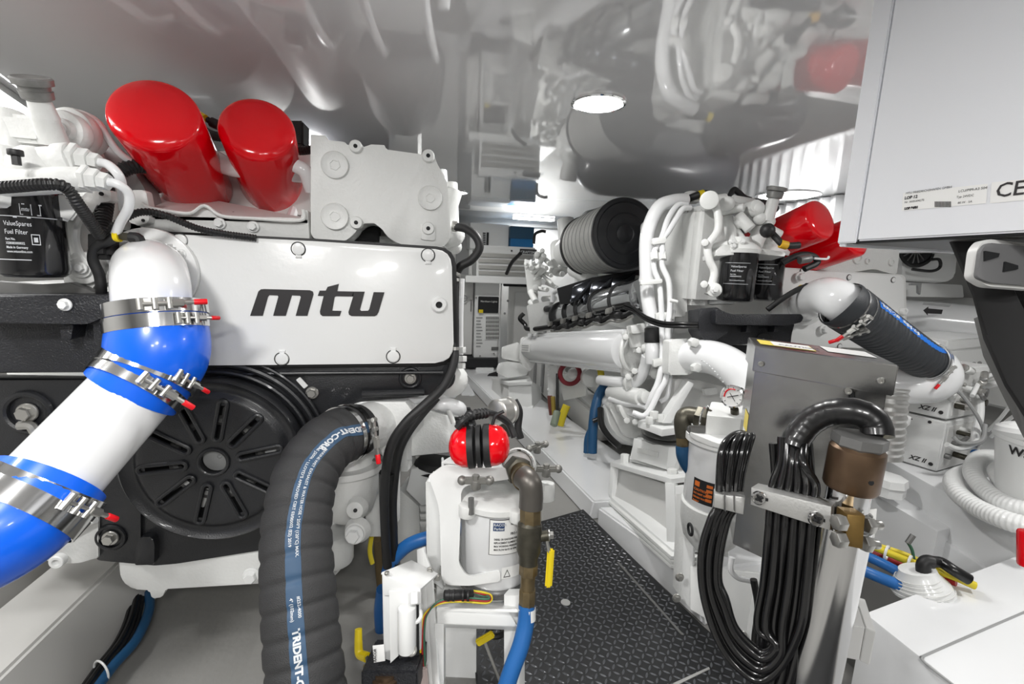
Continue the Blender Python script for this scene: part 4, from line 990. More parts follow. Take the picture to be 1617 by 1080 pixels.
quad('web_plate', [(700, 990, .98), (752, 988, .98), (752, 1100, .95), (700, 1100, .95)], .006, WHITE, FR)
quad('leg_plate', [(690, 925, .92), (740, 930, .94), (745, 950, .94), (690, 952, .92)], .006, WHITE2, FR)
for (x, y) in ((679, 900), (691, 912), (700, 1075)): bolt(FR, W(x, y, .80), -FW, .006, BOLTZ)
for (x, y, d, col, s) in ((573, 990, .80, 0, 1),):
    bv = thing('valve_lever', 'yellow lever bent upright left of the white boxed unit, at the bottom', 'valve', W(580, 1050, .78))
    MB().tube([W(566, 993, .79), W(566, 1015, .785), W(568, 1032, .78), W(580, 1038, .77)], lambda u, L: .006 + .002 * u, 10).to('lever_grip', YEL, bv)
    MB().tube([W(577, 1036, .77), W(583, 1050, .77), W(590, 1058, .765)], .004, 8).to('lever_arm', ZINC, bv)
    MB().hex(W(574, 1057, .765), W(584, 1055, .765), .007).to('hex_nut', ZINC, bv)
bv = thing('valve_lever', 'yellow lever on a thin rod in the opening of the white bracket frame', 'valve', W(770, 1070, .9))
b = MB(); b.obox(W(766, 1008, .90), RT * .85 + UP * .5, FW, UP * .85 - RT * .5, .019, .004, .007, .002); b.to('lever_grip', YEL, bv)
MB().cyl(W(765, 1012, .905), W(795, 1090, .90), .003, n=8).to('lever_rod', ZINC, bv)
MB().torus(W(783, 997, .95), UP, .016, .006, 24).to('rubber_cap', RUBBER, bv)
# wiring loom
for i, (c_, nm) in enumerate(((YELW, 'yellow'), (REDW, 'red'), (GREENW, 'green'))):
    o = i * 3
    cable(nm + '_wire', [(735, 932, .80), (762, 935 + o, .80), (776 - o, 941, .79), (770, 952 - o, .78), (730, 950 - o, .78), (695, 953 - o * .7, .775), (672 + o * .6, 968, .77), (666 + o * .7, 990, .768), (664 + o, 1030, .765), (668 + o * .6, 1058, .765)], .0018, c_, nm + ' wire of the loom bent round the white bracket frame')
w1_ = MB().cyl(W(701, 940, .775), W(747, 938, .79), .0085, n=16, bev=.002); w1_ = tag(w1_.to('inline_connector', RUBBER), 'black inline connector lying across the top of the white bracket frame', 'connector')
for x in (707, 715, 730, 738): MB().cyl(W(x, 940, .777), W(x + 3, 940, .777), .0095, n=16).to('connector_rib', RUBBER, w1_)
b = MB(); b.obox(W(668, 1072, .765), RT + UP * .1, FW, UP - RT * .1, .009, .006, .022, .002); tag(b.to('connector', mat('clear_grey_plug', 'b9a9a5', .3)), 'pale translucent plug at the end of the loom, bottom centre', 'connector')
# ================================================================ RIGHT ENGINE
def Wp(pts, d=None): return [W(*(p if len(p) == 3 else (p[0], p[1], d))) for p in pts]
def slabw(name, poly, d, th, material, parent, r=0, bev=.002, seg=4):
    """cast plate facing the camera side; outline at distance d"""
    pts = fillet([(x, y, 0) for x, y in poly], r, seg) if r else [V((x, y, 0)) for x, y in poly]
    return MB().prism([W(p.x, p.y, d) for p in pts], FW * th, bev).to(name, material, parent)
def slaby(name, poly, Y, th, material, parent, r=0, bev=.002):
    b = MB(); plate(b, poly, Y, th, r, bev); return b.to(name, material, parent)
def tubew(name, pts, r, material, parent, n=12, sm=8):
    return MB().tube([W(*p) for p in pts], r, n, sm).to(name, material, parent)
def cylw(name, a, b_, r, material, parent, r1=None, n=28, bev=.002):
    return MB().cyl(W(*a), W(*b_), r, r1, n=n, bev=bev).to(name, material, parent)
YR = 1.38
RE = thing('marine_engine', 'white marine diesel engine right of the walkway, round black air filter on top', 'engine', V((1.2, 2.0, .1)))
xi = PY(1062, 400, 1.6).x
MB().box((.95, 1.75, .18), (1.7, 2.9, .62), .03).to('engine_block', WHITE2, RE)
MB().box((.98, 1.62, .60), (1.75, 2.8, .84), .02).to('cylinder_head', WHITE2, RE)
cov2 = slaby('front_cover', [(1236, 424), (1310, 429), (1427, 436), (1430, 553), (1340, 549), (1236, 545)], YR, .05, WHITE, RE, [3, 0, 6, 8, 0, 3], .004)
b = MB(); plate(b, [(1234, 422), (1310, 427), (1430, 434), (1433, 556), (1340, 552), (1234, 548)], YR + .012, .04, [3, 0, 7, 9, 0, 3], .002); b.to('cover_seal', OFFW, cov2)
for px, py in ((1342, 438), (1412, 442), (1327, 547), (1268, 428)):
    p = PY(px, py, YR - .004); b = MB().cyl(p + V((0, .005, 0)), p, .0085, n=16, bev=.001); k = b.to('quarter_turn_plug', WHITE, RE)
    MB().torus(p + V((0, .003, 0)), (0, 1, 0), .010, .001, 20, 6).to('plug_seal', RUBBER, k)
boltp(RE, 1424, 491, YR - .001, 7, BOLTS)
# gear housing at the right
gh2 = slaby('gear_housing', [(1262, 392), (1300, 385), (1418, 388), (1420, 400), (1418, 434), (1402, 431), (1380, 424), (1350, 430), (1262, 424)], YR + .05, .16, WHITE2, RE, [4, 4, 3, 3, 5, 8, 10, 14, 4], .01)
for px, py, r in ((1354, 407, 10), (1369, 412, 5), (1407, 414, 6)):
    p = PY(px, py, YR + .05); rr = r * mpp(p); MB().lathe(p, (0, -1, 0), [(-.002, rr), (.005, rr), (.007, rr * .9), (.007, rr * .55), (.002, rr * .5)], 20).to('screw_plug', WHITE2, gh2)
# red oil filters
Dv = W(312, 300, 1.04) - W(243, 181, .80)
for k, (x, y, d) in enumerate(((1296, 347, 1.44), (1350, 374, 1.50))):
    P0 = W(x, y, d); P1 = P0 + Dv * .95 + V((-.02, 0, 0)); canister(P0, P1, .067).to('oil_filter', RED, RE, label='red gloss spin-on oil filter')
    q = (P1 - P0).normalized(); MB().lathe(P1, q, [(0, .05), (.02, .07), (.05, .07)], 32).to('filter_head', WHITE2, RE)
slaby('filter_console', [(1225, 395), (1330, 392), (1330, 430), (1225, 425)], YR + .12, .1, WHITE2, RE, 3)
# black fuel filters
for k, (x, d, yt, yb) in enumerate(((1168, 1.44, 400, 474), (1212, 1.52, 403, 472))):
    c0_, r = W(x, yt, d), .056; L_ = (yb - yt) * d / FPX * 1.03
    f = MB().lathe(c0_, (0, 0, -1), [(0, r), (L_ * .9, r), (L_ * .97, r * .93), (L_, r * .75), (L_ * 1.005, r * .3)], 40).to('fuel_filter', ff.data.materials[0], RE, label='black fuel filter can with white print')
    cdv = camdir(c0_); a0 = math.atan2(cdv.x, -cdv.y)
    fn = lambda u, v, c=c0_, a0=a0: V((c.x + (.0566) * math.sin(a0 + (u - .02) / .056), c.y - .0566 * math.cos(a0 + (u - .02) / .056), c.z + v))
    for s_, z_ in (('ValueSpares', -.045), ('Fuel Filter', -.058), ('Part No.', -.068), ('XSI8083000032', -.074), ('www.mtuonline.com', -.086)): text_map(MB(), s_, .009 if z_ > -.06 else .005, lambda u, v, z_=z_, fn=fn: fn(u, z_ + v), .0001).to('lettering', LETW, f)
    for z_ in (-.032, -.096): patch(lambda u, v, fn=fn: fn(u, v), -.02, z_, .055, z_ + .0012, 12).to('print_line', LETW, f)
    MB().lathe(c0_, (0, 0, 1), [(0, r * 1.1), (.012, r * 1.14), (.02, r), (.035, r * .6), (.05, r * .5)], 32).to('filter_head', WHITE2, RE)
slabw('filter_head_flange', [(1131, 396), (1140, 388), (1165, 383), (1200, 392), (1240, 398), (1240, 405), (1190, 400), (1131, 404)], 1.40, .1, WHITE2, RE, 2, .003)
cylw('head_pipe', (1120, 391, 1.45), (1150, 386, 1.42), .012, WHITE2, RE)
# head clutter above the filters
for a, b_, r in (((1150, 345, 1.5), (1158, 390, 1.42), .018), ((1148, 345, 1.5), (1175, 385, 1.44), .014), ((1135, 335, 1.5), (1175, 328, 1.45), .013), ((1140, 318, 1.5), (1165, 330, 1.48), .016),
                 ((1165, 340, 1.46), (1185, 362, 1.44), .018), ((1180, 330, 1.5), (1195, 325, 1.44), .020), ((1176, 345, 1.5), (1230, 395, 1.5), .022), ((1205, 355, 1.5), (1190, 390, 1.45), .024),
                 ((1210, 360, 1.46), (1232, 372, 1.46), .016), ((1110, 322, 1.5), (1146, 316, 1.5), .022), ((1155, 316, 1.52), (1190, 322, 1.52), .017)):
    cylw('filter_head_manifold', a, b_, r, WHITE2, RE, bev=.003)
for x, y, r in ((1148, 322, .024), (1194, 330, .026), (1168, 352, .02), (1200, 345, .02), (1215, 350, .018)): MB().sphere(W(x, y, 1.46), r).to('head_boss', WHITE2, RE)
for x, y in ((1155, 382), (1172, 381), (1158, 388)): bolt(RE, W(x, y, 1.39), -FW, .009)
# neck and knurled cap
n0, n1 = W(1211, 348, 1.46), W(1226, 300, 1.43); d_ = (n1 - n0).normalized()
MB().cyl(n0, n1, .020, .016, n=24).to('filler_neck', WHITE2, RE)
MB().lathe(n0 + d_ * (n1 - n0).length * .72, d_, [(0, .021), (.003, .024), (.02, .025), (.022, .023), (.024, .029), (.034, .030), (.036, .022)], 24).to('filler_cap', CAPM, RE)
# big rounded housing with the curved bracket
p0 = PY(1105, 320, 1.42)
X0 = p0.x; z1 = PY(1105, 322, 1.42).z; z0 = PY(1108, 483, 1.42).z
MB().box((X0, 1.42, z0), (X0 + .14, 1.70, z1), .022, 3).to('coolant_housing', WHITE2, RE, 60)
MB().box((X0 - .012, 1.52, z0 + .01), (X0 + .10, 1.80, z1 - .015), .02, 3).to('coolant_housing', WHITE2, RE, 60)
tubew('housing_bracket', [(1128, 318, 1.42), (1134, 340, 1.41), (1133, 365, 1.41), (1118, 388, 1.41), (1120, 410, 1.41), (1128, 430, 1.41), (1122, 455, 1.41), (1118, 465, 1.41)], .012, WHITE2, RE)
for x, y in ((1113, 383), (1112, 449)): cylw('bracket_lug', (x, y, 1.42), (x, y, 1.39), .011, WHITE2, RE); 
for x, y, r in ((1128, 458, .022), (1120, 316, .028)):
    cylw('mounting_boss', (x, y, 1.44), (x, y, 1.39), r, WHITE2, RE, bev=.004)
bolt(RE, W(1128, 458, 1.388), -FW, .013)
cylw('drain_screw', (1070, 477, 1.43), (1058, 474, 1.43), .006, WHITE2, RE)
slabw('rear_casing', [(1030, 335), (1066, 322), (1085, 322), (1085, 500), (1056, 500), (1030, 430)], 1.62, .15, WHITE2, RE, 8, .01)
slabw('grey_gap', [(1120, 335), (1145, 330), (1160, 480), (1120, 480)], 1.60, .03, GREYP, RE)
# large bent pipe and the slim pipes beside it
tubew('coolant_pipe', [(1082, 316, 1.6), (1062, 318, 1.58), (1042, 326, 1.56), (1029, 348, 1.56), (1021, 378, 1.56), (1021, 430, 1.56), (1023, 470, 1.56), (1030, 510, 1.54), (1030, 520, 1.53)], .024, WHITEF, RE, 20)
cylw('rubber_sleeve', (1031, 518, 1.53), (1031, 541, 1.53), .028, RUBBER, RE)
cylw('coolant_pipe', (1031, 541, 1.53), (1031, 575, 1.53), .025, WHITEF, RE)
for y in (442, 497): MB().band(W(1022 + (y - 442) * .1, y, 1.56), UP, .026, .010, .002, 24).to('pipe_clip', WHITE2, RE)
tubew('slim_pipe', [(1085, 323, 1.56), (1070, 324, 1.55), (1055, 345, 1.53), (1045, 375, 1.52), (1033, 398, 1.52), (1033, 425, 1.52), (1041, 447, 1.52), (1044, 480, 1.51), (1045, 510, 1.5), (1046, 560, 1.48), (1040, 600, 1.46), (1028, 628, 1.46), (1022, 645, 1.47)], .0095, WHITEF, RE)
tubew('slim_pipe', [(1090, 328, 1.55), (1078, 330, 1.54), (1068, 345, 1.53), (1056, 365, 1.52), (1046, 380, 1.52), (1046, 400, 1.51), (1046, 420, 1.51), (1056, 445, 1.5), (1058, 480, 1.5), (1055, 520, 1.48), (1053, 590, 1.46), (1040, 620, 1.45), (1020, 655, 1.44), (1000, 652, 1.46)], .0095, WHITEF, RE)
tubew('slim_pipe', [(1063, 490, 1.52), (1057, 540, 1.5), (1058, 590, 1.48), (1054, 625, 1.47), (1043, 634, 1.48)], .008, WHITEF, RE)
for x, y in ((1033, 405), (1046, 405), (1044, 500), (1057, 500), (1046, 578), (1054, 567)): cylw('union_nut', (x, y - 6, 1.515), (x + 1, y + 6, 1.505), .013, WHITE2, RE, n=6, bev=.001)
slabw('pipe_clip', [(1030, 376), (1052, 374), (1052, 383), (1030, 386)], 1.5, .015, WHITE2, RE, 2)
slabw('pipe_clip', [(1012, 442), (1046, 440), (1046, 447), (1012, 450)], 1.5, .015, WHITE2, RE, 2)
slabw('pipe_clip', [(1036, 494), (1063, 492), (1063, 504), (1036, 506)], 1.5, .015, WHITE2, RE, 2)
slabw('pipe_clip', [(1032, 568), (1060, 562), (1060, 572), (1032, 580)], 1.46, .015, WHITE2, RE, 2)
# round air filter: pleated grey body with black end discs
a0_, a1_ = W(987, 369, 1.95), W(929, 388, 2.33)
dd = (a1_ - a0_).normalized(); LA = (a1_ - a0_).length; RA = .150
PLEAT = mat('pleated_filter_mesh_grey', 'c2c2be', .6, bump=.5, bscale=260, vary=.1, vscale=60)
af = MB().lathe(a0_, dd, [(0, RA * .97), (0.01, RA)] + [(.012 + (LA - .024) * i / 60, RA * (.985 + .006 * (i % 2))) for i in range(61)] + [(LA - .01, RA), (LA, RA * .97)], 64).to('air_filter', PLEAT, RE, 20, label='grey pleated air filter drum with black ends')
MB().lathe(a0_ + dd * .014, -dd, [(0, RA * 1.01), (.016, RA * 1.02), (.022, RA * .98), (.024, RA * .9), (.018, RA * .86), (.020, RA * .6), (.016, RA * .56), (.018, RA * .3), (.014, RA * .25), (.02, RA * .12), (.02, RA * .02)], 64).to('end_disc', BLACKP, af)
MB().lathe(a1_ - dd * .012, dd, [(0, RA * 1.01), (.02, RA * 1.02), (.024, RA * .9)], 64).to('end_disc', RUBBER, af)
for i in range(7):
    t_ = LA * (i + 1) / 8; MB().torus(a0_ + dd * t_, dd, RA * .992, .0016, 56, 6).to('wire_hoop', GREYP, af)
# turbo inlet castings at the far end
for a, b_, r, r1 in (((925, 388, 2.36), (893, 400, 2.6), .11, .08), ((893, 345, 2.7), (898, 420, 2.7), .05, .05), ((880, 385, 2.8), (884, 430, 2.7), .045, .05), ((905, 425, 2.5), (935, 440, 2.3), .04, .04)):
    cylw('turbo_casting', a, b_, r, WHITE2, RE, r1, bev=.01)
for i in range(26):
    x, y = 835 + random.random() * 50, 405 + random.random() * 80
    a = (x, y, 2.75); b_ = (x + random.uniform(-14, 20), y + random.uniform(-16, 16), 2.65)
    cylw('turbo_fitting', a, b_, random.uniform(.009, .022), WHITE2, RE, n=12, bev=.002)
tubew('oil_line', [(872, 478, 2.4), (875, 462, 2.4), (890, 456, 2.3), (920, 455, 2.2)], .012, WHITEF, RE)
slabw('turbo_bracket', [(828, 408), (852, 418), (856, 450), (834, 462)], 2.75, .1, WHITE2, RE, 3)
slabw('far_panel', [(832, 482), (872, 474), (884, 518), (838, 528)], 2.5, .05, WHITE2, RE, 3)
cylw('sensor', (862, 488, 2.48), (878, 486, 2.4), .017, RUBBER, RE)
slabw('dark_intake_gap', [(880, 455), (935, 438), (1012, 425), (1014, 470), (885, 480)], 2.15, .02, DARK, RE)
for (q_) in ([(905, 452), (935, 440), (925, 470), (900, 478)], [(935, 446), (968, 436), (958, 462), (928, 470)], [(968, 440), (1005, 428), (1000, 452), (962, 462)]):
    slabw('heat_shield', q_, 2.05, .02, mat('dark_polished_shield', '3d3f43', .12, metal=.9), RE, 3)
# chrome exhaust manifold jacket with black clamps
SH = mat('dark_chrome_jacket', 'c6c8ca', .1, metal=1)
m0, m1 = W(884, 500, 2.42), W(1017, 467, 1.70)
MB().cyl(m0, m1, .068, .068, n=40, bev=.01).to('manifold_jacket', SH, RE)
dm = (m1 - m0)
for t_ in (.04, .25, .42, .60, .82):
    c = m0 + dm * t_; k = MB().torus(c, dm, .070, .0075, 36, 8).to('jacket_clamp', RUBBER, RE)
    s_ = camdir(c); s_ = (s_ - dm.normalized() * s_.dot(dm.normalized())).normalized()
    MB().obox(c + s_ * .07 - V((0, 0, .025)), dm, s_, V((0, 0, 1)), .018, .008, .012, .003).to('clamp_lug', ZINC, k)
P = []
for i in range(33):
    t_ = i / 32; P.append(m0.lerp(m1, t_) + V((-.05, -.02, -.055 - .012 * abs(math.sin(t_ * PI * 5)))))
MB().tube(P, .010, 8, 2).to('wiring_channel', RUBBER, RE)
P = [p + V((.0, 0, -.020)) for p in P]; MB().tube(P, .006, 8, 2).to('steel_rail', ZINC, RE)
for t_ in (.1, .28, .5, .7, .9):
    c = m0.lerp(m1, t_) + V((-.058, -.03, -.06)); MB().cyl(c, c - dm.normalized() * .03, .013, n=12, bev=.002).to('sensor_plug', RUBBER, RE)
# charge air cooler: long white cylinder with two rails
e0, e1 = W(840, 549, 2.70), W(992, 554, 1.76)
de = (e1 - e0).normalized()
ac = MB().cyl(e0, e1, .076, .076, n=48, bev=.01).to('charge_air_cooler', WHITEF, RE)
for dz, r in ((.073, .013), (-.073, .014)):
    MB().cyl(e0 + V((-.02, 0, dz)), e1 + V((-.02, 0, dz)), r, n=16, bev=.004).to('cooler_rail', WHITEF, ac)
lb = e0.lerp(e1, .10) + V((-.0775, 0, .0)); MB().obox(lb, de, (1, 0, 0), (0, 0, 1), .07, .001, .022).to('rating_plate', LABEL, ac)
for i in range(3): MB().obox(lb + V((-.0015, 0, .012 - .012 * i)), de, (1, 0, 0), (0, 0, 1), .05, .0006, .0022).to('print_line', GREYP, ac)
slabw('cooler_end_cap', [(822, 533), (840, 529), (846, 573), (836, 588), (820, 572)], 2.66, .1, WHITE2, RE, 5, .01)
slabw('cooler_end_cap', [(985, 524), (1000, 516), (1012, 530), (1014, 560), (1004, 590), (990, 600), (983, 590), (986, 560)], 1.72, .05, WHITE2, RE, 8, .008)
MB().torus(W(1000, 556, 1.70), camdir(W(1000, 556, 1.7)) + RT, .07, .009, 32, 8).to('clamp_strap', WHITE2, RE)
cylw('vertical_flange', (1003, 512, 1.66), (1008, 548, 1.66), .034, WHITE2, RE, .030, bev=.006)
slabw('end_bracket', [(996, 514), (1018, 511), (1020, 525), (998, 527)], 1.60, .04, WHITE2, RE, 2)
for x, y in ((988, 532), (992, 595), (1002, 586), (1009, 553)): cylw('hex_screw', (x, y, 1.66), (x, y, 1.62), .012, WHITE2, RE, n=6)
tubew('bent_pipe', [(947, 600, 1.9), (985, 606, 1.75), (1000, 606, 1.68), (1012, 595, 1.64), (1018, 580, 1.62), (1022, 562, 1.6)], .020, WHITEF, RE, 16)
cylw('bent_pipe', (947, 600, 1.9), (990, 604, 1.74), .021, WHITEF, RE)
cylw('pipe_cuff', (993, 604, 1.70), (998, 610, 1.66), .026, WHITE2, RE)
for x, y, r in ((1026, 560, .022), (1037, 572, .022), (1020, 550, .018), (1036, 590, .02)): MB().sphere(W(x, y, 1.6), r).to('cast_node', WHITE2, RE)
for z in range(3): cylw('label_band', (1000, 540 + z * 6, 1.66), (1010, 541 + z * 6, 1.66), .012, WHITE2, RE)
# lower machinery
cylw('starter_motor', (966, 620, 1.85), (1015, 628, 1.60), .032, GREYP if False else WHITE2, RE, bev=.006)
cylw('starter_nose', (1008, 627, 1.64), (1022, 628, 1.56), .022, WHITE2, RE)
tubew('bent_pipe', [(963, 630, 1.8), (985, 637, 1.7), (1010, 640, 1.6), (1025, 645, 1.55)], .010, WHITEF, RE)
tubew('bent_pipe', [(978, 647, 1.75), (995, 652, 1.7), (1005, 655, 1.65)], .012, WHITEF, RE)
slabw('pump_casting', [(975, 640), (1010, 635), (1030, 660), (1022, 672), (1005, 675), (985, 662)], 1.7, .08, WHITE2, RE, 8, .01)
for x, y in ((990, 664), (1003, 666)): cylw('hex_screw', (x, y, 1.68), (x, y, 1.65), .012, WHITE2, RE, n=6)
slabw('lower_casing', [(1005, 600), (1070, 595), (1102, 600), (1102, 680), (1040, 700), (985, 690), (960, 640)], 1.80, .2, WHITE2, RE, 8, .01)
cylw('round_tank', (985, 655, 2.2), (1010, 650, 1.85), .14, WHITE2, RE, bev=.03)
slabw('flywheel_side', [(1066, 598), (1100, 600), (1150, 612), (1150, 690), (1060, 690)], 1.50, .2, OFFW, RE, 4, .006)
slabw('cover_plate', [(1112, 614), (1132, 612), (1134, 622), (1114, 625)], 1.47, .02, WHITE2, RE, 2)
MB().torus(W(1135, 680, 1.52), -FW, .085, .008, 40).to('hose_loop', LEAD, RE)
# mount: triangular arm, foot
slabw('mount_arm', [(1088, 602), (1096, 606), (1060, 668), (1046, 668)], 1.40, .05, WHITE, RE, 1)
MB().prism([W(*p) for p in ((1008, 664, 1.46), (1046, 678, 1.36), (1100, 670, 1.34), (1100, 660, 1.5), (1030, 655, 1.6))], (0, 0, -.022), .003).to('mount_foot', WHITE, RE)
for x, y in ((1033, 655), (1026, 664), (1042, 660)): cylw('hex_screw', (x, y + 6, 1.42), (x, y - 6, 1.42), .013, WHITE2, RE, n=6)
# white exhaust bend with flange
slabw('bend_flange', [(1057, 536), (1090, 534), (1096, 545), (1098, 585), (1090, 592), (1055, 592)], 1.40, .06, WHITE2, RE, 4, .006)
tubew('exhaust_bend', [(1070, 565, 1.48), (1098, 562, 1.40), (1130, 566, 1.34), (1160, 582, 1.28), (1182, 608, 1.24), (1196, 650, 1.20), (1200, 700, 1.2)], .050, WHITEF, RE, 28)
for x, y in ((1092, 540), (1096, 580)): cylw('hex_screw', (x, y, 1.36), (x + 6, y + 1, 1.33), .014, WHITE2, RE, n=6)
b = MB(); 
for i in range(9):
    p = W(1108 + i * 4.2, 569 + i * 2.5 + .22 * i * i, 1.26); b.sphere(p, .0028, 6, 4)
b.to('cast_lettering_beads', WHITEF, RE, kind='stuff')
slabw('dark_gap', [(1130, 545), (1190, 545), (1190, 590), (1160, 575)], 1.42, .02, DARK, RE)
# black cast bracket
slabw('cast_bracket', [(1103, 487), (1132, 485), (1150, 497), (1150, 525), (1118, 545), (1103, 522)], 1.36, .08, BLACKC, RE, 3, .004)
slabw('cast_bracket', [(1130, 487), (1155, 496), (1268, 496), (1268, 508), (1245, 514), (1130, 512)], 1.33, .12, BLACKC, RE, 4, .004)
slabw('cast_bracket', [(1118, 508), (1255, 510), (1250, 528), (1248, 548), (1190, 542), (1130, 548)], 1.40, .06, BLACKC, RE, 3, .004)
for x in (1180, 1224): slabw('bracket_gusset', [(x, 512), (x + 7, 512), (x + 5, 524), (x - 2, 524)], 1.37, .03, BLACKC, RE)
p = W(1206, 536, 1.39); cylw('bracket_hole', (1207, 537, 1.40), (1207, 537, 1.385), .022, DARK, RE); bolt(RE, W(1205, 540, 1.38), -FW, .010)
# riser flange and elbow, right
RP2 = RE
MB().cyl(PY(1268, 482, YR), PY(1268, 482, YR - .012), .072, n=40, bev=.002).to('flange', WHITE, RP2)
for x, y in ((1262, 437), (1254, 507), (1300, 520)): boltp(RP2, x, y, YR - .013, 8, BOLTW)
MB().tube([PY(1268, 482, YR - .01), PY(1275, 480, YR - .05), W(1284, 474, 1.42), W(1306, 468, 1.31), W(1326, 475, 1.24), W(1340, 486, 1.235)], lambda u, L: .056 - .002 * u, 30).to('elbow', WHITEF, RP2, 50)
tag(MB().tube([W(1212, 489, 1.40), W(1235, 472, 1.39), W(1258, 458, 1.38), W(1276, 451, 1.37)], .0085, 12).to('rubber_hose', RUBBER), 'black rubber hose leading to the fitting on the right engine riser', 'hose')
b = MB().cyl(W(1272, 452, 1.36), W(1290, 452, 1.36), .010, n=12, bev=.002).to('black_elbow_fitting', RUBBER, RP2)
MB().cyl(W(1264, 456, 1.38), W(1267, 454, 1.38), .0105, n=14).to('yellow_ring', YEL, RP2)
# corrugated hose, right
RH = .0605
RPth = Path([W(1325, 478, 1.22), W(1344, 491, 1.225), W(1400, 530, 1.30), W(1448, 562, 1.36), W(1466, 573, 1.41)], lambda u: (camdir(W(1400, 530, 1.3)) + (RT * .56 + UP * .83) * .55))
def hr2(l): return RH * (1.07 - .35 * l) * (1 + .01 - .05 * abs(math.cos(PI * l / .020)) ** 8)
b = MB(); PP = resample(RPth.P, .0035); T_, N_, B_ = frames(PP, lambda u: -FW); rings = []; l = 0
for i, p in enumerate(PP):
    if i: l += (p - PP[i - 1]).length
    rings.append(b.ring(p, N_[i], B_[i], hr2(l), 40))
for A, C in zip(rings[:-1], rings[1:]): b.bridge(A, C)

rh = tag(b.to('corrugated_hose', mat('dark_slate_hose', '2e3135', .5, bump=.4, bscale=500), angle=60), 'black corrugated hose with blue stripe slanting down right in front of the right engine', 'hose')
L2 = RPth.L[-1]
RPth.strip(MB(), lambda l: hr2(l) + .0008, -.14, .16, .05, L2 - .03).to('blue_stripe', mat('bright_blue_stripe', '1a6fd0', .45), rh, 60)
for s0 in (.055, .17): RPth.text(MB(), 'TRIDENT-CORR', .014, s0, .07, lambda l: hr2(l) + .0016, .0006).to('lettering', LETW, rh)
cl2 = 'bands on the right corrugated hose'
c = RPth.at(.022); hose_clamp('hose_clamp', 'broad steel band at the upper end of the right hose, red tip below', c, RPth.at(.05) - c, RH + .001, .020, -FW - UP * .9, tail=dn, scr=1.4, parent=rh)
c = RPth.at(.046); hose_clamp('hose_clamp', 'second steel band at the upper end of the right hose', c, RPth.at(.07) - c, RH + .001, .014, -FW * .4 - UP * 1 , tail=dn, scr=1.4, parent=rh)
c = RPth.at(L2 - .045); hose_clamp('hose_clamp', 'steel band near the lower end of the right hose, red tip facing the viewer', c, RPth.at(L2 - .01) - c, RH + .001, .012, -FW - UP * .4, tail=dn, scr=1.2, parent=rh)
c = RPth.at(L2 - .018); hose_clamp('hose_clamp', 'lowest steel band of the right hose beside the white elbow', c, RPth.at(L2) - RPth.at(L2 - .03), RH + .001, .012, -FW * .3 - UP, tail=dn, scr=1.2, parent=rh)
RP3 = MB().tube([W(1462, 570, 1.40), W(1477, 581, 1.40), W(1481, 596, 1.40), W(1466, 606, 1.41), W(1430, 608, 1.43), W(1370, 600, 1.5)], .058, 28).to('pipe_elbow', WHITEF, None, 60)
tag(RP3, 'white pipe elbow at the lower end of the right corrugated hose', 'pipe elbow')
# harness pieces
cable('sensor_cable', [(1213, 362, 1.38), (1225, 375, 1.37), (1235, 385, 1.36), (1245, 388, 1.36), (1262, 387, 1.36)], .010, RUBBER, 'black sensor lead with yellow tape below the right knurled neck')
t = MB().sphere(W(1212, 364, 1.37), .022, 12, 8, (1, 1, 1)); tag(t.to('sensor_plug', RUBBER), 'round black plug beside the right fuel filters', 'plug')
tag(MB().cyl(W(1232, 385, 1.36), W(1243, 388, 1.36), .0125, n=16, bev=.001).to('yellow_tape', mat('amber_tape', 'd9a821', .5)), 'amber tape wrap on the black sensor lead under the right red filters', 'tape')
cable('sensor_cable', [(1150, 315, 1.58), (1158, 300, 1.58), (1165, 303, 1.58), (1175, 312, 1.58), (1185, 316, 1.58)], .010, RUBBER, 'black looped lead standing above the right filter head')
cable('sensor_cable', [(1075, 320, 1.66), (1092, 312, 1.62), (1110, 306, 1.6), (1125, 308, 1.6), (1140, 318, 1.6), (1200, 320, 1.6), (1225, 330, 1.65)], .013, RUBBER, 'thick black harness along the top of the right engine')
tag(MB().cyl(W(1104, 308, 1.6), W(1111, 306, 1.6), .015, n=16).to('yellow_tape', YEL), 'yellow tape wrap on the thick harness at the top of the right engine', 'tape')
for k, o in enumerate((0, 5)):
    cable('control_cable', [(985, 480 + o, 1.6), (1000, 486 + o, 1.57), (1020, 500 + o, 1.5), (1045, 509 + o, 1.43), (1075, 511 + o, 1.38), (1102, 511 + o, 1.36)], .0055, CABLE, ('upper' if k == 0 else 'lower') + ' of two black cables running from the chrome jackets to the black bracket')
tag(MB().tube([W(1235, 415, 1.45), W(1255, 405, 1.44), (W(1270, 402, 1.44)), W(1285, 405, 1.44), W(1290, 415, 1.44), W(1270, 425, 1.44)], .010, 10).to('harness_loop', RUBBER), 'black harness loop under the right red filters', 'cable')
tag(MB().tube([W(1285, 408, 1.42), W(1305, 409, 1.42), W(1309, 405, 1.42)], .0035, 8).to('wire_hook', WHITEF), 'thin white hook rod sticking out of the harness loop', 'hook')
tag(MB().cyl(W(1262, 411, 1.42), W(1280, 408, 1.42), .013, n=14, bev=.002).to('connector', LEAD), 'grey connector on the harness loop under the right red filters', 'connector')
cable('control_cable', [(800, 432, 3.0), (808, 415, 2.9), (822, 400, 2.8)], .012, CABLE, 'black hose at the far end of the right engine')
cable('control_cable', [(827, 495, 2.6), (821, 503, 2.6), (829, 512, 2.6), (835, 520, 2.55), (870, 516, 2.4)], .013, CABLE, 'black tangle of wires at the far low end of the right engine')
# oil filler eye on top and its chrome ball reflector
slabw('lifting_eye', [(1093, 318), (1095, 304), (1103, 302), (1106, 318)], 1.62, .03, WHITE2, RE, 3)
cylw('top_fitting', (1090, 318, 1.7), (1090, 304, 1.7), .022, WHITE2, RE)

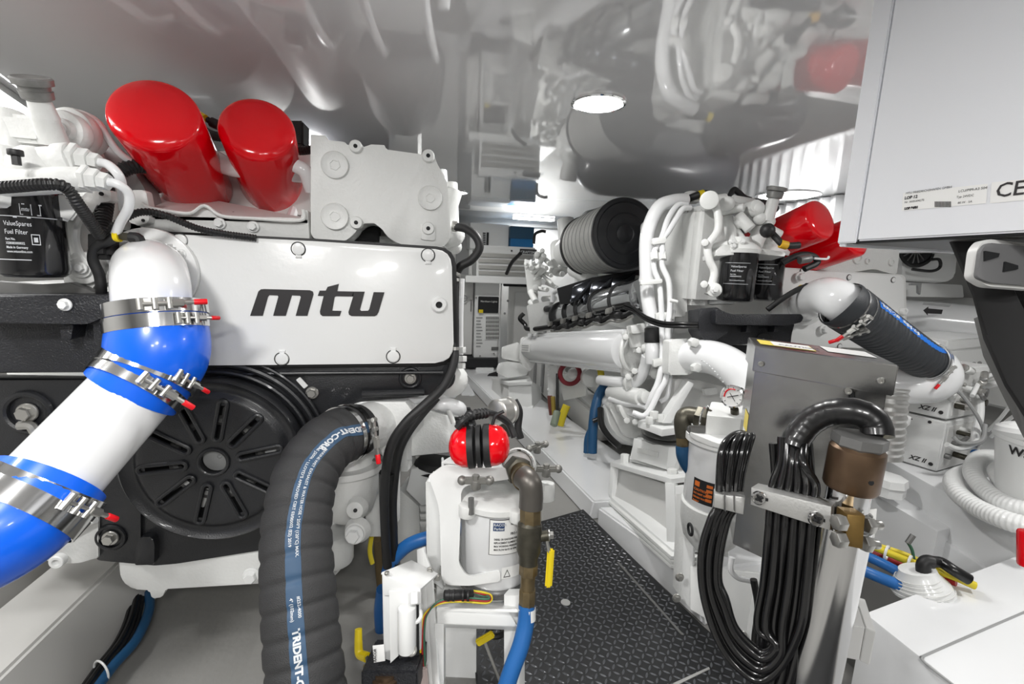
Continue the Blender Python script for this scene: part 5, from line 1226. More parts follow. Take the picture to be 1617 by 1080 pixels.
# ---------------------------------------------------------------- engine mounts on the long beam
def mount(name, label, P, s=1.0):
    pass
MO = thing('engine_mount', 'white near engine mount of the right engine with dark rubber cushion under a triangular arm', 'engine mount', W(1040, 740, 1.5))
MB().lathe(W(1046, 682, 1.50), (0, 0, -1), [(0, .05), (.006, .065), (.012, .05), (.018, .068), (.03, .055)], 36).to('rubber_cushion', LEAD, MO)
MB().hexa(Wp([(1002, 692, 1.62), (1004, 688, 1.78), (1090, 680, 1.72), (1085, 702, 1.42)]) + Wp([(993, 728, 1.60), (1004, 735, 1.78), (1096, 735, 1.72), (1060, 745, 1.40)]), .008).to('mount_housing', WHITE, MO)
quad('mount_housing_side', [(1000, 692, 1.56), (1056, 706, 1.40), (1052, 742, 1.40), (995, 724, 1.56)], .05, WHITE, MO, .005)
quad('cast_text_panel', [(1006, 706, 1.53), (1038, 714, 1.435), (1037, 722, 1.435), (1005, 713, 1.53)], .004, WHITE2, MO)
for x, y, d in ((987, 725, 1.62), (1062, 748, 1.36), (1096, 735, 1.4)):
    MB().hex(W(x, y + 8, d), W(x, y - 8, d), .016, bev=.002).to('hex_bolt', WHITE2, MO)
MS = thing('mount_stand', 'white welded box stand with recessed sides carrying the near mount of the right engine', 'engine mount stand', W(1050, 900, 1.3))
# box stand: visible inboard face and front face
quad('top_plate', [(965, 732, 1.66), (1060, 762, 1.30), (1140, 752, 1.24), (1140, 735, 1.6), (1000, 722, 1.8)], .0, WHITE, MS) if False else None
MB().prism(Wp([(964, 729, 1.66), (1060, 756, 1.29), (1150, 744, 1.25), (1150, 720, 1.6), (1010, 715, 1.85)]), (0, 0, -.016), .002).to('top_plate', WHITE, MS)
quad('recess_panel', [(975, 738, 1.68), (1062, 768, 1.33), (1062, 868, 1.28), (968, 782, 1.64)], .01, OFFW, MS)
quad('edge_web', [(1050, 762, 1.30), (1065, 764, 1.28), (1068, 870, 1.24), (1053, 866, 1.26)], .02, WHITE, MS)
quad('edge_web', [(964, 735, 1.66), (970, 738, 1.64), (966, 785, 1.62), (960, 780, 1.64)], .02, WHITE, MS)
quad('front_panel', [(1066, 768, 1.28), (1150, 758, 1.22), (1150, 880, 1.20), (1068, 868, 1.24)], .02, WHITE, MS)
MB().prism(Wp([(962, 782, 1.64), (1062, 868, 1.22), (1150, 862, 1.16), (1150, 780, 1.6)]), (0, 0, -.012), .002).to('base_plate', WHITE, MS)
for k, (o, dz) in enumerate(((0, 0), (7, .0), (14, 0))):
    MB().prism(Wp([(958, 788 + o, 1.64), (1060, 878 + o, 1.20), (1100, 880 + o, 1.18), (1150, 800 + o, 1.5)]), (0, 0, -.010), .0015).to('stacked_shim', WHITE2, MS)
# low kerb of the bearer along the walkway
kb = [PZ(942, 831, 0), PZ(1105, 984, 0), PZ(1180, 1062, 0)]
struct(MB().hexa([PZ(942, 831, -.02), V((.66, .66, -.02)) if False else PZ(1112, 990, -.02), PZ(1250, 960, -.02), PZ(1250, 800, -.02)] + Wp([(944, 800, 1.60), (1090, 905, 1.19), (1250, 880, 1.3), (1250, 790, 1.6)]), .006).to('trim_8', WHITEF))
# far mount stand
FM = thing('engine_mount', 'white engine mount on a small box stand at the far end of the walkway', 'engine mount', W(805, 640, 2.9))
quad('stand_side', [(778, 597, 3.05), (803, 603, 2.75), (803, 645, 2.7), (776, 628, 3.0)], .02, OFFW, FM)
quad('stand_front', [(803, 603, 2.75), (839, 602, 2.7), (840, 642, 2.66), (803, 645, 2.7)], .2, WHITE, FM)
MB().prism(Wp([(776, 596, 3.1), (802, 604, 2.72), (840, 602, 2.66), (836, 593, 3.0)]), (0, 0, -.02), .003).to('top_plate', WHITE, FM)
MB().prism(Wp([(800, 643, 2.72), (801, 657, 2.68), (838, 660, 2.62), (842, 640, 2.66)]), FW * .2, .003).to('stand_foot', WHITE, FM)
slabw('mount_housing', [(786, 575), (800, 571), (830, 575), (834, 592), (802, 597), (783, 588)], 2.8, .12, WHITE, FM, 4, .006)
slabw('mount_housing_cap', [(792, 548), (818, 540), (830, 560), (826, 572), (792, 566)], 2.85, .1, WHITE2, FM, 3, .006)
# under the far engine: hoses, box, cables
ub = MB(); ub.box((.86, 2.05, .0), (1.3, 2.6, .17), .02); tag(ub.to('battery_box', OFFW), 'pale grey rounded tank box on the floor under the right engine', 'tank')
quad_ = quad
t = thing('side_panel', 'white perforated bracket panel hanging under the long white cooler', 'bracket', W(875, 620, 2.5))
quad('panel', [(864, 577, 2.5), (880, 577, 2.45), (880, 628, 2.45), (865, 624, 2.5)], .01, WHITE, t)
for y in (583, 592, 615): bolt(t, W(866, y, 2.48), -FW, .008)
quad('panel', [(880, 590, 2.5), (925, 595, 2.3), (925, 625, 2.3), (890, 632, 2.45)], .01, WHITE2, t)
MB().torus(W(900, 590, 2.3), -FW + RT * .2, .052, .012, 32).to('red_hose_loop', mat('dark_red_hose', '7c1f2a', .45), t)
MB().sphere(W(905, 590, 2.4), .03).to('fitting', WHITE2, t)
MB().lathe(W(932, 596, 2.3), -FW, [(0, .05), (.03, .045), (.035, .03)], 24).to('alternator_end', WHITE2, t)
cable('blue_hose', [(960, 604, 2.0), (948, 620, 1.98), (940, 645, 1.96), (936, 680, 1.95), (935, 715, 1.95)], .021, BLUED, 'dark blue thick hose hanging down under the long white cooler', 'hose', n=16)
cable('blue_hose', [(940, 665, 1.98), (928, 690, 1.98), (926, 715, 1.98)], .013, BLUED, 'thinner dark blue hose beside the thick one under the cooler', 'hose', n=12)
cable('black_hose', [(948, 645, 1.9), (950, 670, 1.85), (962, 690, 1.8), (978, 705, 1.75)], .013, CABLE, 'black hose curving under the right engine toward the mount stand', 'hose')
cable('black_hose', [(936, 665, 1.92), (950, 660, 1.92), (970, 658, 1.9)], .010, CABLE, 'short level black hose under the right engine', 'hose')
cable('yellow_hose', [(895, 640, 2.3), (889, 655, 2.3), (884, 672, 2.3)], .020, YELW, 'yellow hose low under the far half of the right engine', 'hose')
cable('yellow_hose', [(948, 583, 2.05), (949, 590, 2.05), (950, 597, 2.05)], .015, YELW, 'small piece of yellow hose just below the long white cooler', 'hose')
cable('red_hose', [(868, 625, 2.4), (869, 640, 2.4), (871, 655, 2.4)], .013, mat('brown_red_hose', '6d3a33', .5), 'dull red hose beside the yellow one under the right engine', 'hose')
cable('yellow_hose', [(873, 626, 2.38), (874, 640, 2.38), (875, 655, 2.38)], .012, mat('ochre_hose', 'a08a3c', .5), 'ochre hose between the red hose and the black rod', 'hose')
t = cable('control_rod', [(880, 590, 2.3), (880, 655, 2.25)], .007, CABLE, 'black rod with a green plug at its foot under the right engine', 'rod')
MB().cyl(W(880, 650, 2.24), W(874, 672, 2.2), .018, n=12, bev=.003).to('plug', mat('grey_green_plug', '85907e', .5), t)
MB().box((.70, 2.5, .05), (.74, 3.1, .45), .004).to('x', OFFW) if False else None
hu = MB().box((.85, 2.62, .0), (.9, 3.35, .5), .004); struct(hu.to('trim_9', OFFW))
for y in (2.7, 2.9, 3.1): struct(MB().box((.835, y, .02), (.85, y + .04, .48), .004).to('trim_10', GREYP))

# big dark lagged silencer and second air filter on top of the engine, mirrored in the ceiling
LAG = mat('dark_grey_lagging', '55565a', .3, coat=.4)
MB().lathe((.90, 2.62, 1.03), (1, 0, 0), [(0, .06), (.02, .12), (.07, .17), (.15, .195), (.85, .195), (.93, .16), (.96, .08)], 48).to('exhaust_silencer', LAG, RE)
MB().cyl((1.45, 1.72, .98), (1.45, 2.1, .98), .13, n=40, bev=.02).to('exhaust_lagging', LAG, RE)
# ================================================================ STAINLESS CONTROL BOX, CABLES AND STANDPIPE (right foreground)
CBX = thing('control_box', 'brushed stainless control box with folded lid and warning stickers, right foreground', 'control box', W(1280, 900, .74))
TL, TR_, BR_ = W(1193, 546, .80), W(1420, 577, .650), W(1376, 556, .749)
BL_ = TL + (BR_ - TR_)
dz = V((0, 0, -1))
hx = (TR_ - TL).normalized(); hy = (BR_ - TR_).normalized()
lid = MB().hexa([TL, TR_, BR_, BL_] + [q + dz * .046 for q in (TL, TR_, BR_, BL_)], .0015).to('lid', STEEL, CBX)
i1 = .010
q4 = [TL + hx * .006 + hy * .012, TR_ - hx * .004 + hy * .012, BR_ - hx * .004, BL_ + hx * .006]
MB().hexa([q + dz * .045 for q in q4] + [q + dz * .385 for q in q4], .001).to('body', STEEL, CBX)
fn = lambda u, v: TL + hx * u + dz * v - hy * .001
for u, v in ((.012, .030), (.178, .026)):
    bolt(CBX, fn(u, v), -hy, .0055, BOLTZS)
WL = (TR_ - TL).length
# stickers on the lid top and on the narrow left side
tp = lambda u, v: TL + hx * u + hy * v + V((0, 0, .0008))
def qd(name, pts, material, parent): 
    b = MB(); b.face([b.bm.verts.new(p) for p in pts]); return b.to(name, material, parent)
D2 = (BR_ - TR_).length
qd('warning_label', [tp(.012, D2 * .25), tp(.10, D2 * .25), tp(.10, D2 * .75), tp(.012, D2 * .75)], LABELY, CBX)
qd('label', [V(p) + V((0, 0, .0004)) for p in (tp(.035, D2 * .28), tp(.098, D2 * .28), tp(.098, D2 * .72), tp(.035, D2 * .72))], LABEL, CBX)
text_map(MB(), 'CAUTION', .014, lambda x, y: tp(.045 + x, D2 * .4 + y) + V((0, 0, .0006)), .0004).to('lettering', LETTER, CBX)
qd('label', [tp(.12, D2 * .4), tp(.185, D2 * .4), tp(.185, D2 * .9), tp(.12, D2 * .9)], LABEL, CBX)
sl = TL - BL_
sdp = lambda u, v: TL + hx * .006 - hy * -1 * 0 + (-hy * -1) * u + dz * v - hx * .0072 + hx * .0
for v0, v1, m_ in ((.13, .165, LABELY), (.165, .205, LABEL), (.205, .225, LABELY)):
    P = [TL + hx * .0052 + hy * (.012) + dz * v0, TL + hx * .0052 + hy * .06 + dz * v0, TL + hx * .0052 + hy * .06 + dz * v1, TL + hx * .0052 + hy * .012 + dz * v1]
    qd('warning_label', P, m_, CBX)
for k, (x, y) in enumerate(((1338, 617), (1370, 621), (1367, 636))): bolt(CBX, W(x, y, .70), -hy, .0062, BOLTZS)
slabw('strut_rail', [(1350, 615), (1378, 618), (1376, 680), (1350, 680)], .705, .01, LEAD, CBX)
slabw('strut_slot', [(1343, 618), (1350, 619), (1350, 650), (1343, 650)], .70, .004, DARK, CBX)
slabw('backing_plate', [(1262, 905), (1285, 912), (1268, 1090), (1240, 1090)], .80, .004, STEEL, CBX)
# ribbed flexible duct behind
MB().conduit([W(1400, 612, .80), W(1397, 650, .80), W(1390, 720, .81)], .032, .012, .06, 24).to('flexible_duct', ALU, CBX)
# standpipe with bronze cap
SP = thing('standpipe', 'bright stainless standpipe with an aged bronze gland cap, right foreground', 'standpipe', W(1280, 1150, .62))
ax0 = W(1358, 690, .60); dn_ = (V((0, 0, -1)) - RT * .03).normalized()
def on(v, r): return (v, r)
mpxx = .60 / FPX
MB().lathe(ax0, dn_, [(-.004, 0.0240), (-.002, 0.0308), (.010, 0.0312), (.013, 0.0288)], 8).to('hex_flange', LEAD, SP)
MB().lathe(ax0 + dn_ * .012, dn_, [(0, 0.0276), (.004, 0.0312), (.010, 0.0318), (.056, 0.0318), (.060, 0.0296)], 48).to('bronze_cap', BRONZE, SP)
MB().cyl(ax0 + dn_ * .054 - FW * .0385 * .8 + RT * -.0, ax0 + dn_ * .054 - FW * .0325, .0035, n=12).to('cap_screw', DARK, SP)
MB().lathe(ax0 + dn_ * .070, dn_, [(0, 0.0252), (.03, 0.0252)], 40).to('steel_collar', STEELP, SP)
MB().lathe(ax0 + dn_ * .098, dn_, [(0, 0.0264), (.003, 0.0296), (.012, 0.0296), (.014, 0.0272), (.02, 0.0272), (.022, 0.0296), (.026, 0.0296), (.028, 0.0240)], 40).to('ribbed_collar', STEEL, SP)
tb = ax0 + dn_ * .122
MB().cyl(tb, tb + dn_ * .62, .0335, n=64).to('steel_tube', STEELP, SP)
MB().cyl(tb - RT * .030 + FW * .045, tb + dn_ * .62 - RT * .030 + FW * .045, .018, n=48).to('steel_tube', STEELP, SP)
quad('clamp_jaw', [(1338, 812, .565), (1367, 815, .56), (1363, 868, .56), (1334, 862, .565)], .03, mat('brass_jaw', '83693a', .45, metal=.7, vary=.3, vscale=40), SP, .002)
slabw('clamp_plate', [(1306, 790), (1338, 815), (1332, 862), (1312, 835)], .60, .02, mat('mottled_bracket', '55534c', .5, metal=.5, vary=.4, vscale=60), SP, 2)
for (x0, y0, x1, y1) in ((1366, 829, 1392, 829), (1362, 858, 1388, 860)):
    a, c = W(x0, y0, .58), W(x1, y1, .58)
    MB().hex(a, a.lerp(c, .45), .0105, bev=.0015).to('hex_nut', ZINC, SP); MB().cyl(a.lerp(c, .45), c, .006, n=14, bev=.002).to('stud', ZINC, SP)
for y in (825, 852):
    a = W(1333, y, .565); MB().hex(a + RT * -.012, a, .010, bev=.001).to('hex_nut', ZINC, SP)
slabw('label', [(1372, 806), (1386, 804), (1382, 850), (1370, 850)], .60, .002, LABEL, SP)
# clamp blocks
K1 = quad('cable_clamp', [(1186, 770, .650), (1313, 800, .584), (1311, 838, .584), (1185, 797, .650)], .034, ALU, None, .0015)
tag(K1, 'milled aluminium bar clamping the black cables in front of the standpipe', 'cable clamp')
K1['_o'] = tuple(K1.location)
for x, y, d, r in ((1199, 787, .645, .0095), (1290, 820, .598, .0095)):
    p = W(x, y, d * .985); MB().lathe(p + FW * .004, -FW, [(0, r), (.004, r), (.005, r * .85), (.0045, r * .5)], 24).to('screw_head', STEELP, K1)
    for a in (0, PI / 2): MB().obox(p - FW * .002, RT * math.cos(a + .4) + UP * math.sin(a + .4), FW, RT * -math.sin(a + .4) + UP * math.cos(a + .4), r * .5, .0012, r * .12).to('cross_slot', DARK, K1)
    q = W(x + 12, y + 2, d * .985); MB().cyl(q, q - FW * .001, .0022, n=10).to('small_hole', DARK, K1)
K2 = quad('cable_clamp', [(1128, 780, .690), (1177, 785, .674), (1174, 813, .674), (1127, 801, .690)], .03, ALU, None, .0015)
tag(K2, 'small ribbed aluminium clamp holding the cable loop on the left of the steel box', 'cable clamp')
K2['_o'] = tuple(K2.location)
for x in (1145, 1160): quad('clamp_joint', [(x, 783, .676), (x + 1.5, 783, .676), (x + 1.5, 809, .676), (x, 806, .676)], .004, LEAD, K2)
# taped bundle
BP = [W(1386, 690, .60), W(1383, 672, .605), W(1370, 657, .61), W(1342, 649, .62), W(1308, 652, .64), W(1278, 668, .655), W(1258, 692, .66), W(1252, 706, .66)]
TAPE = mat('glossy_black_tape', '19191a', .32, coat=.25)
PT = Path(BP, -FW)
b = MB(); PP = resample(PT.P, .0025); T_, N_, B_ = frames(PP); rings = []
for i, p in enumerate(PP): rings.append(b.ring(p, N_[i], B_[i], .0180 * (1 + .035 * ((i % 5) / 5)), 28))
for A, C in zip(rings[:-1], rings[1:]): b.bridge(A, C)
b.face(rings[-1]); b.face(list(reversed(rings[0])))
tag(b.to('taped_cable_bundle', TAPE, angle=25), 'thick arch of cables wound in black tape entering the bronze cap', 'cable bundle')
# the cables below: fan from the bundle, down through the clamp, round the loop and up to the small clamp
SHN = mat('glossy_cable_sheath', '141415', .2, coat=.4)
gname = 'black pump cables in the hanging loop'
starts = [(1234, 700), (1243, 704), (1253, 704), (1262, 700), (1271, 694), (1240, 698)]
def bard(x): return .662 - (x - 1186) / 127 * .066
desc = ('outermost of the black cables in the hanging loop', 'second black cable from the outside of the hanging loop', 'third black cable of the hanging loop, counted from outside', 'fourth black cable of the hanging loop, counted from outside', 'innermost low hanging black cable of the loop', 'shortest black cable of the hanging loop')
for k in range(6):
    x0, y0 = starts[k]; xc = (1284, 1270, 1256, 1242, 1229, 1216)[k]; st_ = starts[5 - k] if k else (1271, 694)
    z = bard(xc) + .012; s_ = (0, .008, 0, .009, .002, .010)[k]
    P = [(st_[0], 690, .660), (st_[0] - 2, 730, z + .0), (xc + 4, 765, z), (xc, 800, z), (xc - 3, 840, z), (xc - 10, 920, z + .004 + s_), (xc - 20, 990, z + .01 + s_), (1238 - k * 3, 1045 - k * 6, .65 + s_), (1202, 1075 - k * 9, .66 + s_), (1162, 1052 - k * 12, .675 + s_), (1131 + k * 3, 1005 - k * 12, .69 + s_), (1110 + k * 5, 935 - k * 4, .70 + s_), (1108 + k * 6, 870, .705 + s_), (1122 + k * 5.5, 820, .71), (1134 + k * 6, 795, .71), (1136 + k * 7, 750, .70 + s_), (1140 + k * 8, 712, .70 + s_), (1152 + k * 7, 692 - k * .5, .715 + s_), (1170 + k * 3, 684 + k, .74), (1184, 690 + k, .77)]
    tag(MB().tube([W(*p) for p in P], .0055, 12, 8).to('power_cable', SHN), desc[k], 'cable', gname)
for k in range(5):
    xc = (1222, 1236, 1250, 1264, 1279)[k]; z = bard(xc) + .026
    P = [(xc - 2, 700, .672), (xc + 2, 765, z), (xc, 815, z), (xc - 8, 880, z + .006), (xc - 16, 980, z + .008), (xc - 28, 1060, z + .01), (xc - 46 - k, 1130, .66)]
    tag(MB().tube([W(*p) for p in P], .0054, 12, 8).to('power_cable', SHN), ('left', 'second from left', 'middle', 'second from right', 'right')[k] + ' of the five rear black cables falling below the aluminium bar', 'cable', 'straight black cables below the aluminium bar')
tag(MB().tube([W(*p) for p in ((1190, 915, .78), (1197, 960, .78), (1192, 1010, .78), (1196, 1030, .77))], .0058, 10).to('thin_cable', CABLE), 'single grey black cable hanging behind the loop', 'cable')
tag(MB().tube([W(*p) for p in ((1156, 880, .84), (1154, 900, .84), (1165, 912, .84), (1185, 917, .84))], .005, 10).to('white_tube', WHITEF), 'thin white tube bent under the stainless control box', 'pipe')
# bracket legs behind the loop
t = thing('standing_bracket', 'white flat uprights with bolts behind the cable loop', 'bracket', W(1110, 960, 1.1))
quad('upright', [(1082, 780, 1.14), (1098, 786, 1.12), (1090, 960, 1.06), (1075, 945, 1.10)], .012, WHITE, t)
quad('upright', [(1068, 780, 1.18), (1082, 780, 1.14), (1076, 945, 1.10), (1062, 925, 1.14)], .004, WHITE2, t)
quad('side_arm', [(1090, 895, 1.08), (1200, 905, 1.0), (1200, 1030, .98), (1090, 962, 1.05)], .01, WHITE, t)
quad('upright', [(1190, 915, .98), (1226, 925, .96), (1215, 1040, .94), (1178, 1010, .96)], .008, WHITE, t)
for x, y in ((1073, 911), (1068, 944), (1172, 1003)): bolt(t, W(x, y, 1.05 if x < 1100 else .95), -FW, .010, BOLTZ)
# second separator with gauge
S2 = thing('fuel_separator', 'white fuel separator with round dial gauge on top and orange print on a black label', 'filter', W(1135, 880, 1.1))
c0_ = W(1137, 700, 1.06); dn_ = V((0, 0, -1))
MB().lathe(c0_, dn_, [(0, .068), (.14, .068), (.145, .066)], 44).to('filter_bowl', WHITEF, S2)
MB().lathe(c0_ + dn_ * .145, dn_, [(0, .069), (.004, .072), (.05, .070), (.09, .060), (.12, .035)], 44).to('lower_bowl', WHITE2, S2)
MB().lathe(c0_ - dn_ * .025, dn_, [(0, .074), (.003, .078), (.018, .078), (.024, .072)], 44).to('lid_flange', WHITE, S2)
MB().prism(fillet(Wp([(1086, 690, 1.02), (1140, 712, .98), (1185, 700, 1.0), (1180, 670, 1.1), (1100, 668, 1.16)]), .02), (0, 0, .012), .003).to('lid_lug_plate', WHITE, S2)
b = MB().prism(fillet(Wp([(1112, 690, 1.02), (1165, 695, 1.02), (1175, 672, 1.1), (1120, 665, 1.12)]), .01), (0, 0, .05), .006); b.to('lid_casting', WHITE2, S2)
gc = W(1157, 626, 1.02); gd = (camdir(gc) + RT * -.55).normalized()
GG = MB().lathe(gc - gd * .025, gd, [(0, .023), (.022, .023), (.024, .026), (.03, .026), (.031, .0225), (.028, .022)], 36).to('gauge_case', CHROME, S2)
MB().cyl(gc - gd * .0 + gd * .0028, gc + gd * .0034, .0222, n=32).to('gauge_dial', LABEL, GG)
u_ = gd.cross(V((0, 0, 1))).normalized(); v_ = u_.cross(gd)
u_ = -u_ if u_.dot(RT) < 0 else u_
v_ = v_ if v_.z > 0 else -v_
for a0, a1, m_ in ((2.4, 3.9, REDC),):
    MB().tube([gc + gd * .0038 + (u_ * math.cos(a) + v_ * math.sin(a)) * .0165 for a in [1.3 + i * .14 for i in range(16)]], .0016, 6, 0).to('red_arc', m_, GG)
MB().tube([gc + gd * .004 - u_ * .010 - v_ * .004, gc + gd * .004 + u_ * .013 + v_ * .006], .0009, 6, 0).to('gauge_needle', DARK, GG)
MB().tube([gc + gd * .004 - u_ * .006 + v_ * .007, gc + gd * .004 + u_ * .008 - v_ * .009], .0007, 6, 0).to('gauge_needle', DARK, GG)
for i in range(9):
    a = 3.9 - i * .58; MB().obox(gc + gd * .0038 + (u_ * math.cos(a) + v_ * math.sin(a)) * .019, u_ * math.cos(a) + v_ * math.sin(a), gd, u_ * -math.sin(a) + v_ * math.cos(a), .002, .0004, .0005).to('dial_mark', DARK, GG)
MB().cyl(W(1160, 646, 1.03), W(1160, 662, 1.05), .009, n=8).to('gauge_stem', DKMET, S2)
f0_ = W(1088, 664, 1.08)
tag(MB().tube([W(1080, 690, 1.09), W(1078, 664, 1.09), W(1086, 655, 1.09), W(1108, 658, 1.07)], .020, 16, 6).to('elbow_fitting', DKMET), 'dark brass elbow feeding the separator with the dial gauge', 'pipe fitting')
MB().hex(W(1100, 657, 1.07), W(1122, 663, 1.05), .026, bev=.002).to('hex_collar', DKMET, S2)
MB().torus(W(1112, 660, 1.05), W(1122, 663, 1.05) - W(1100, 657, 1.07), .029, .0022, 30, 6).to('clamp_wire', CHROME, S2)
MB().obox(W(1104, 678, 1.03), RT, UP, FW, .026, .008, .008, .003).to('lever_arm', LEAD, S2)
MB().hex(W(1078, 685, 1.09), W(1078, 705, 1.09), .015, bev=.002).to('hose_nut', BRASS, S2)
cable('blue_hose', [(1078, 704, 1.09), (1080, 722, 1.09), (1092, 742, 1.09), (1112, 752, 1.10)], .0165, BLUED, 'dark blue hose from the dark brass elbow round behind the separator with the dial', 'hose', n=16)
cdv = camdir(c0_); a0 = math.atan2(cdv.x, -cdv.y)
fn2 = lambda u, v, e=.0006: V((c0_.x + (.068 + e) * math.sin(a0 - .30 + u / .068), c0_.y - (.068 + e) * math.cos(a0 - .30 + u / .068), c0_.z + v))
patch(lambda u, v: fn2(u, v), -.028, -.128, .020, -.072, 10).to('black_label', DARK, S2)
patch(lambda u, v: fn2(u, v, .001), -.024, -.090, -.012, -.078, 3).to('orange_mark', ORANGE, S2)
for i, s_ in enumerate(('CAUTION', 'DO NOT OPEN', 'DRAIN WATER', 'DAILY')):
    text_map(MB(), s_, .0075 if i == 0 else .0055, lambda u, v, i=i: fn2(-.025 + u, -.100 - i * .009 + v, .0012), .0003).to('lettering', ORANGE, S2)
for i in range(4): patch(lambda u, v: fn2(u, v, .001), .004, -.086 - i * .011, .017, -.079 - i * .011, 3).to('orange_mark', ORANGE, S2)
MB().torus(W(1090, 836, 1.02), RT, .012, .003, 20).to('drain_ring', DARK, S2)
# grey junction box
JB = thing('junction_box', 'small grey plastic junction box at the foot of the standpipe', 'box', W(1358, 1045, .74))
MB().hexa(Wp([(1330, 985, .72), (1366, 991, .70), (1350, 942, .80), (1330, 938, .82)]) + [p + V((0, 0, -.058)) for p in Wp([(1330, 985, .72), (1366, 991, .70), (1350, 942, .80), (1330, 938, .82)])], .001).to('box_body', OFFW, JB)
P = Wp([(1367, 991, .70), (1383, 998, .69), (1366, 946, .79), (1351, 942, .80)]); MB().hexa(P + [p + V((0, 0, -.058)) for p in P], .001).to('box_cover', OFFW, JB)
# ================================================================ RIGHT SIDE SHELVES, BOXES, OVERHEAD CABINET
def slabZ(name, pts, Z, down, material, bev=.004): return MB().prism([PZ(x, y, Z) for x, y in pts], (0, 0, -down), bev).to(name, material)
e0_, e1_ = PZ(1403, 728, .25), PZ(1615, 846, .25); dl = (e1_ - e0_).normalized()
fa, fb = e0_ - dl * .55, e1_ + dl * .5
struct(MB().prism([fa, fb, V((2.5, fb.y, .25)), V((2.5, fa.y, .25))], (0, 0, -.3), .004).to('trim_7', WHITEF))
B_pts = [PZ(1340, 757, .16), PZ(1386, 784, .16), PZ(1481, 839, .16), PZ(1527, 826, .16), PZ(1440, 770, .16)]
struct(MB().prism(B_pts, (0, 0, -.2), .004).to('trim_11', WHITEF))
C_pts = [PZ(1486, 849, .12), PZ(1527, 838, .12), PZ(1620, 862, .12), PZ(1700, 900, .12), PZ(1640, 960, .12)]
struct(MB().prism(C_pts, (0, 0, -.2), .008).to('trim_12', WHITEF))
D_ = [PZ(1365, 967, .20), PZ(1617, 872, .20), PZ(1800, 803, .20)]
dk = struct(MB().prism([D_[0], D_[2], V((D_[2].x + .3, -.3, .20)), V((D_[0].x - .02, -.3, .20))], (0, 0, -.22), .005).to('trim_13', WHITEF))
# hatch seam in that deck
sm = [PZ(1800, 890, .2003), PZ(1617, 967, .2003), PZ(1470, 1031, .2003), PZ(1458, 1038, .2003), PZ(1462, 1048, .2003), PZ(1530, 1100, .2003)]
MB().tube(sm, .0022, 6, 3).to('hatch_seam', GREYP, dk)
# boxes marked XZ II
def xzbox(z0, h, label, grp):
    a, b_, c = PZ(1403, 724, .25), PZ(1479, 747, .25), PZ(1532, 731, .25)
    a = b_ + (a - b_) * 1.9
    d_ = a + (c - b_)
    base = [V((p.x, p.y, z0)) for p in (a, b_, c, d_)]
    t = thing('control_unit', label, 'electronics box', V((b_.x + .1, b_.y + .1, z0)), grp)
    body = MB().hexa([p + V((0, 0, .004)) for p in base] + [p + V((0, 0, h)) for p in base], .004).to('housing', WHITE, t)
    xd = (b_ - a).normalized(); nrm = V((xd.y, -xd.x, 0)); nrm = nrm if nrm.dot(CAM - b_) > 0 else -nrm
    o = base[1] + nrm * .0008
    text_flat(MB(), 'XZ II', .020, o - xd * .075 + V((0, 0, .022)), xd, (0, 0, 1), .0006, shear=.3).to('lettering', LETTER, body)
    MB().cyl(o - xd * .018 + V((0, 0, .024)), o - xd * .018 + V((0, 0, .024)) + nrm * .001, .006, n=16).to('round_logo', LETTER, body)
    text_flat(MB(), 'sea xchange', .010, o - xd * .19 + V((0, 0, h - .022)), xd, (0, 0, 1)).to('lettering', GREYP, body) if False else None
    MB().cyl(o - xd * .04 + V((0, 0, h - .012)), o - xd * .04 + V((0, 0, h - .012)) + nrm * .001, .005, n=16).to('round_logo', LETTER, body)
    for k in range(7): MB().obox(o - xd * (.09 + k * .016) + V((0, 0, h - .016 - .001 * k)), xd, nrm, (0, 0, 1), .006 - .002 * (k % 2), .0006, .0016).to('small_print', LETTER, body)
    yd = (c - b_).normalized(); n2 = V((yd.y, -yd.x, 0)); n2 = n2 if n2.dot(CAM - b_) > 0 else -n2
    W2 = (c - b_).length
    rnd = random.Random(int(z0 * 1000))
    for k in range(9):
        p = base[1] + yd * rnd.uniform(.02, W2 - .02) + V((0, 0, rnd.uniform(.03, h - .03)))
        MB().cyl(p, p + n2 * rnd.uniform(.012, .04), rnd.uniform(.006, .013), n=10, bev=.001).to('connector', (ZINC, LEAD, WHITE2, DKMET)[k % 4], body)
    MB().obox(base[1] + yd * W2 * .5 + V((0, 0, h * .5)) + n2 * .001, yd, n2, (0, 0, 1), W2 * .42, .001, h * .4).to('connector_panel', OFFW, body)
    return base, yd, n2, W2
bs, yd, n2, W2 = xzbox(.25, .172, 'lower white box lettered XZ II standing on the right shelf', 'white boxes lettered XZ II')
xzbox(.425, .17, 'upper white box lettered XZ II, stacked on the lower one', 'white boxes lettered XZ II')
t = thing('storage_box', 'plain white box with a flat lid behind the two lettered boxes', 'box', W(1520, 600, 1.75))
a, b_, c, d_ = [V((p.x, p.y, 0)) for p in (W(1420, 560, 1.8), W(1490, 575, 1.62), W(1562, 566, 1.80), W(1500, 540, 2.0))]
for nm, zz0, zz1, e in (('body', .27, .62, 0), ('lid', .62, .66, .01)):
    MB().hexa([V((p.x, p.y, zz0)) for p in (a, b_, c, d_)] + [V((p.x, p.y, zz1)) for p in (a, b_, c, d_)], .005).to(nm, WHITE, t)
for k, (x, y) in enumerate(((1528, 576), (1538, 574), (1547, 573))): MB().cyl(W(x, y, 1.66), W(x, y, 1.64), .006, n=10).to('socket', LEAD, t)
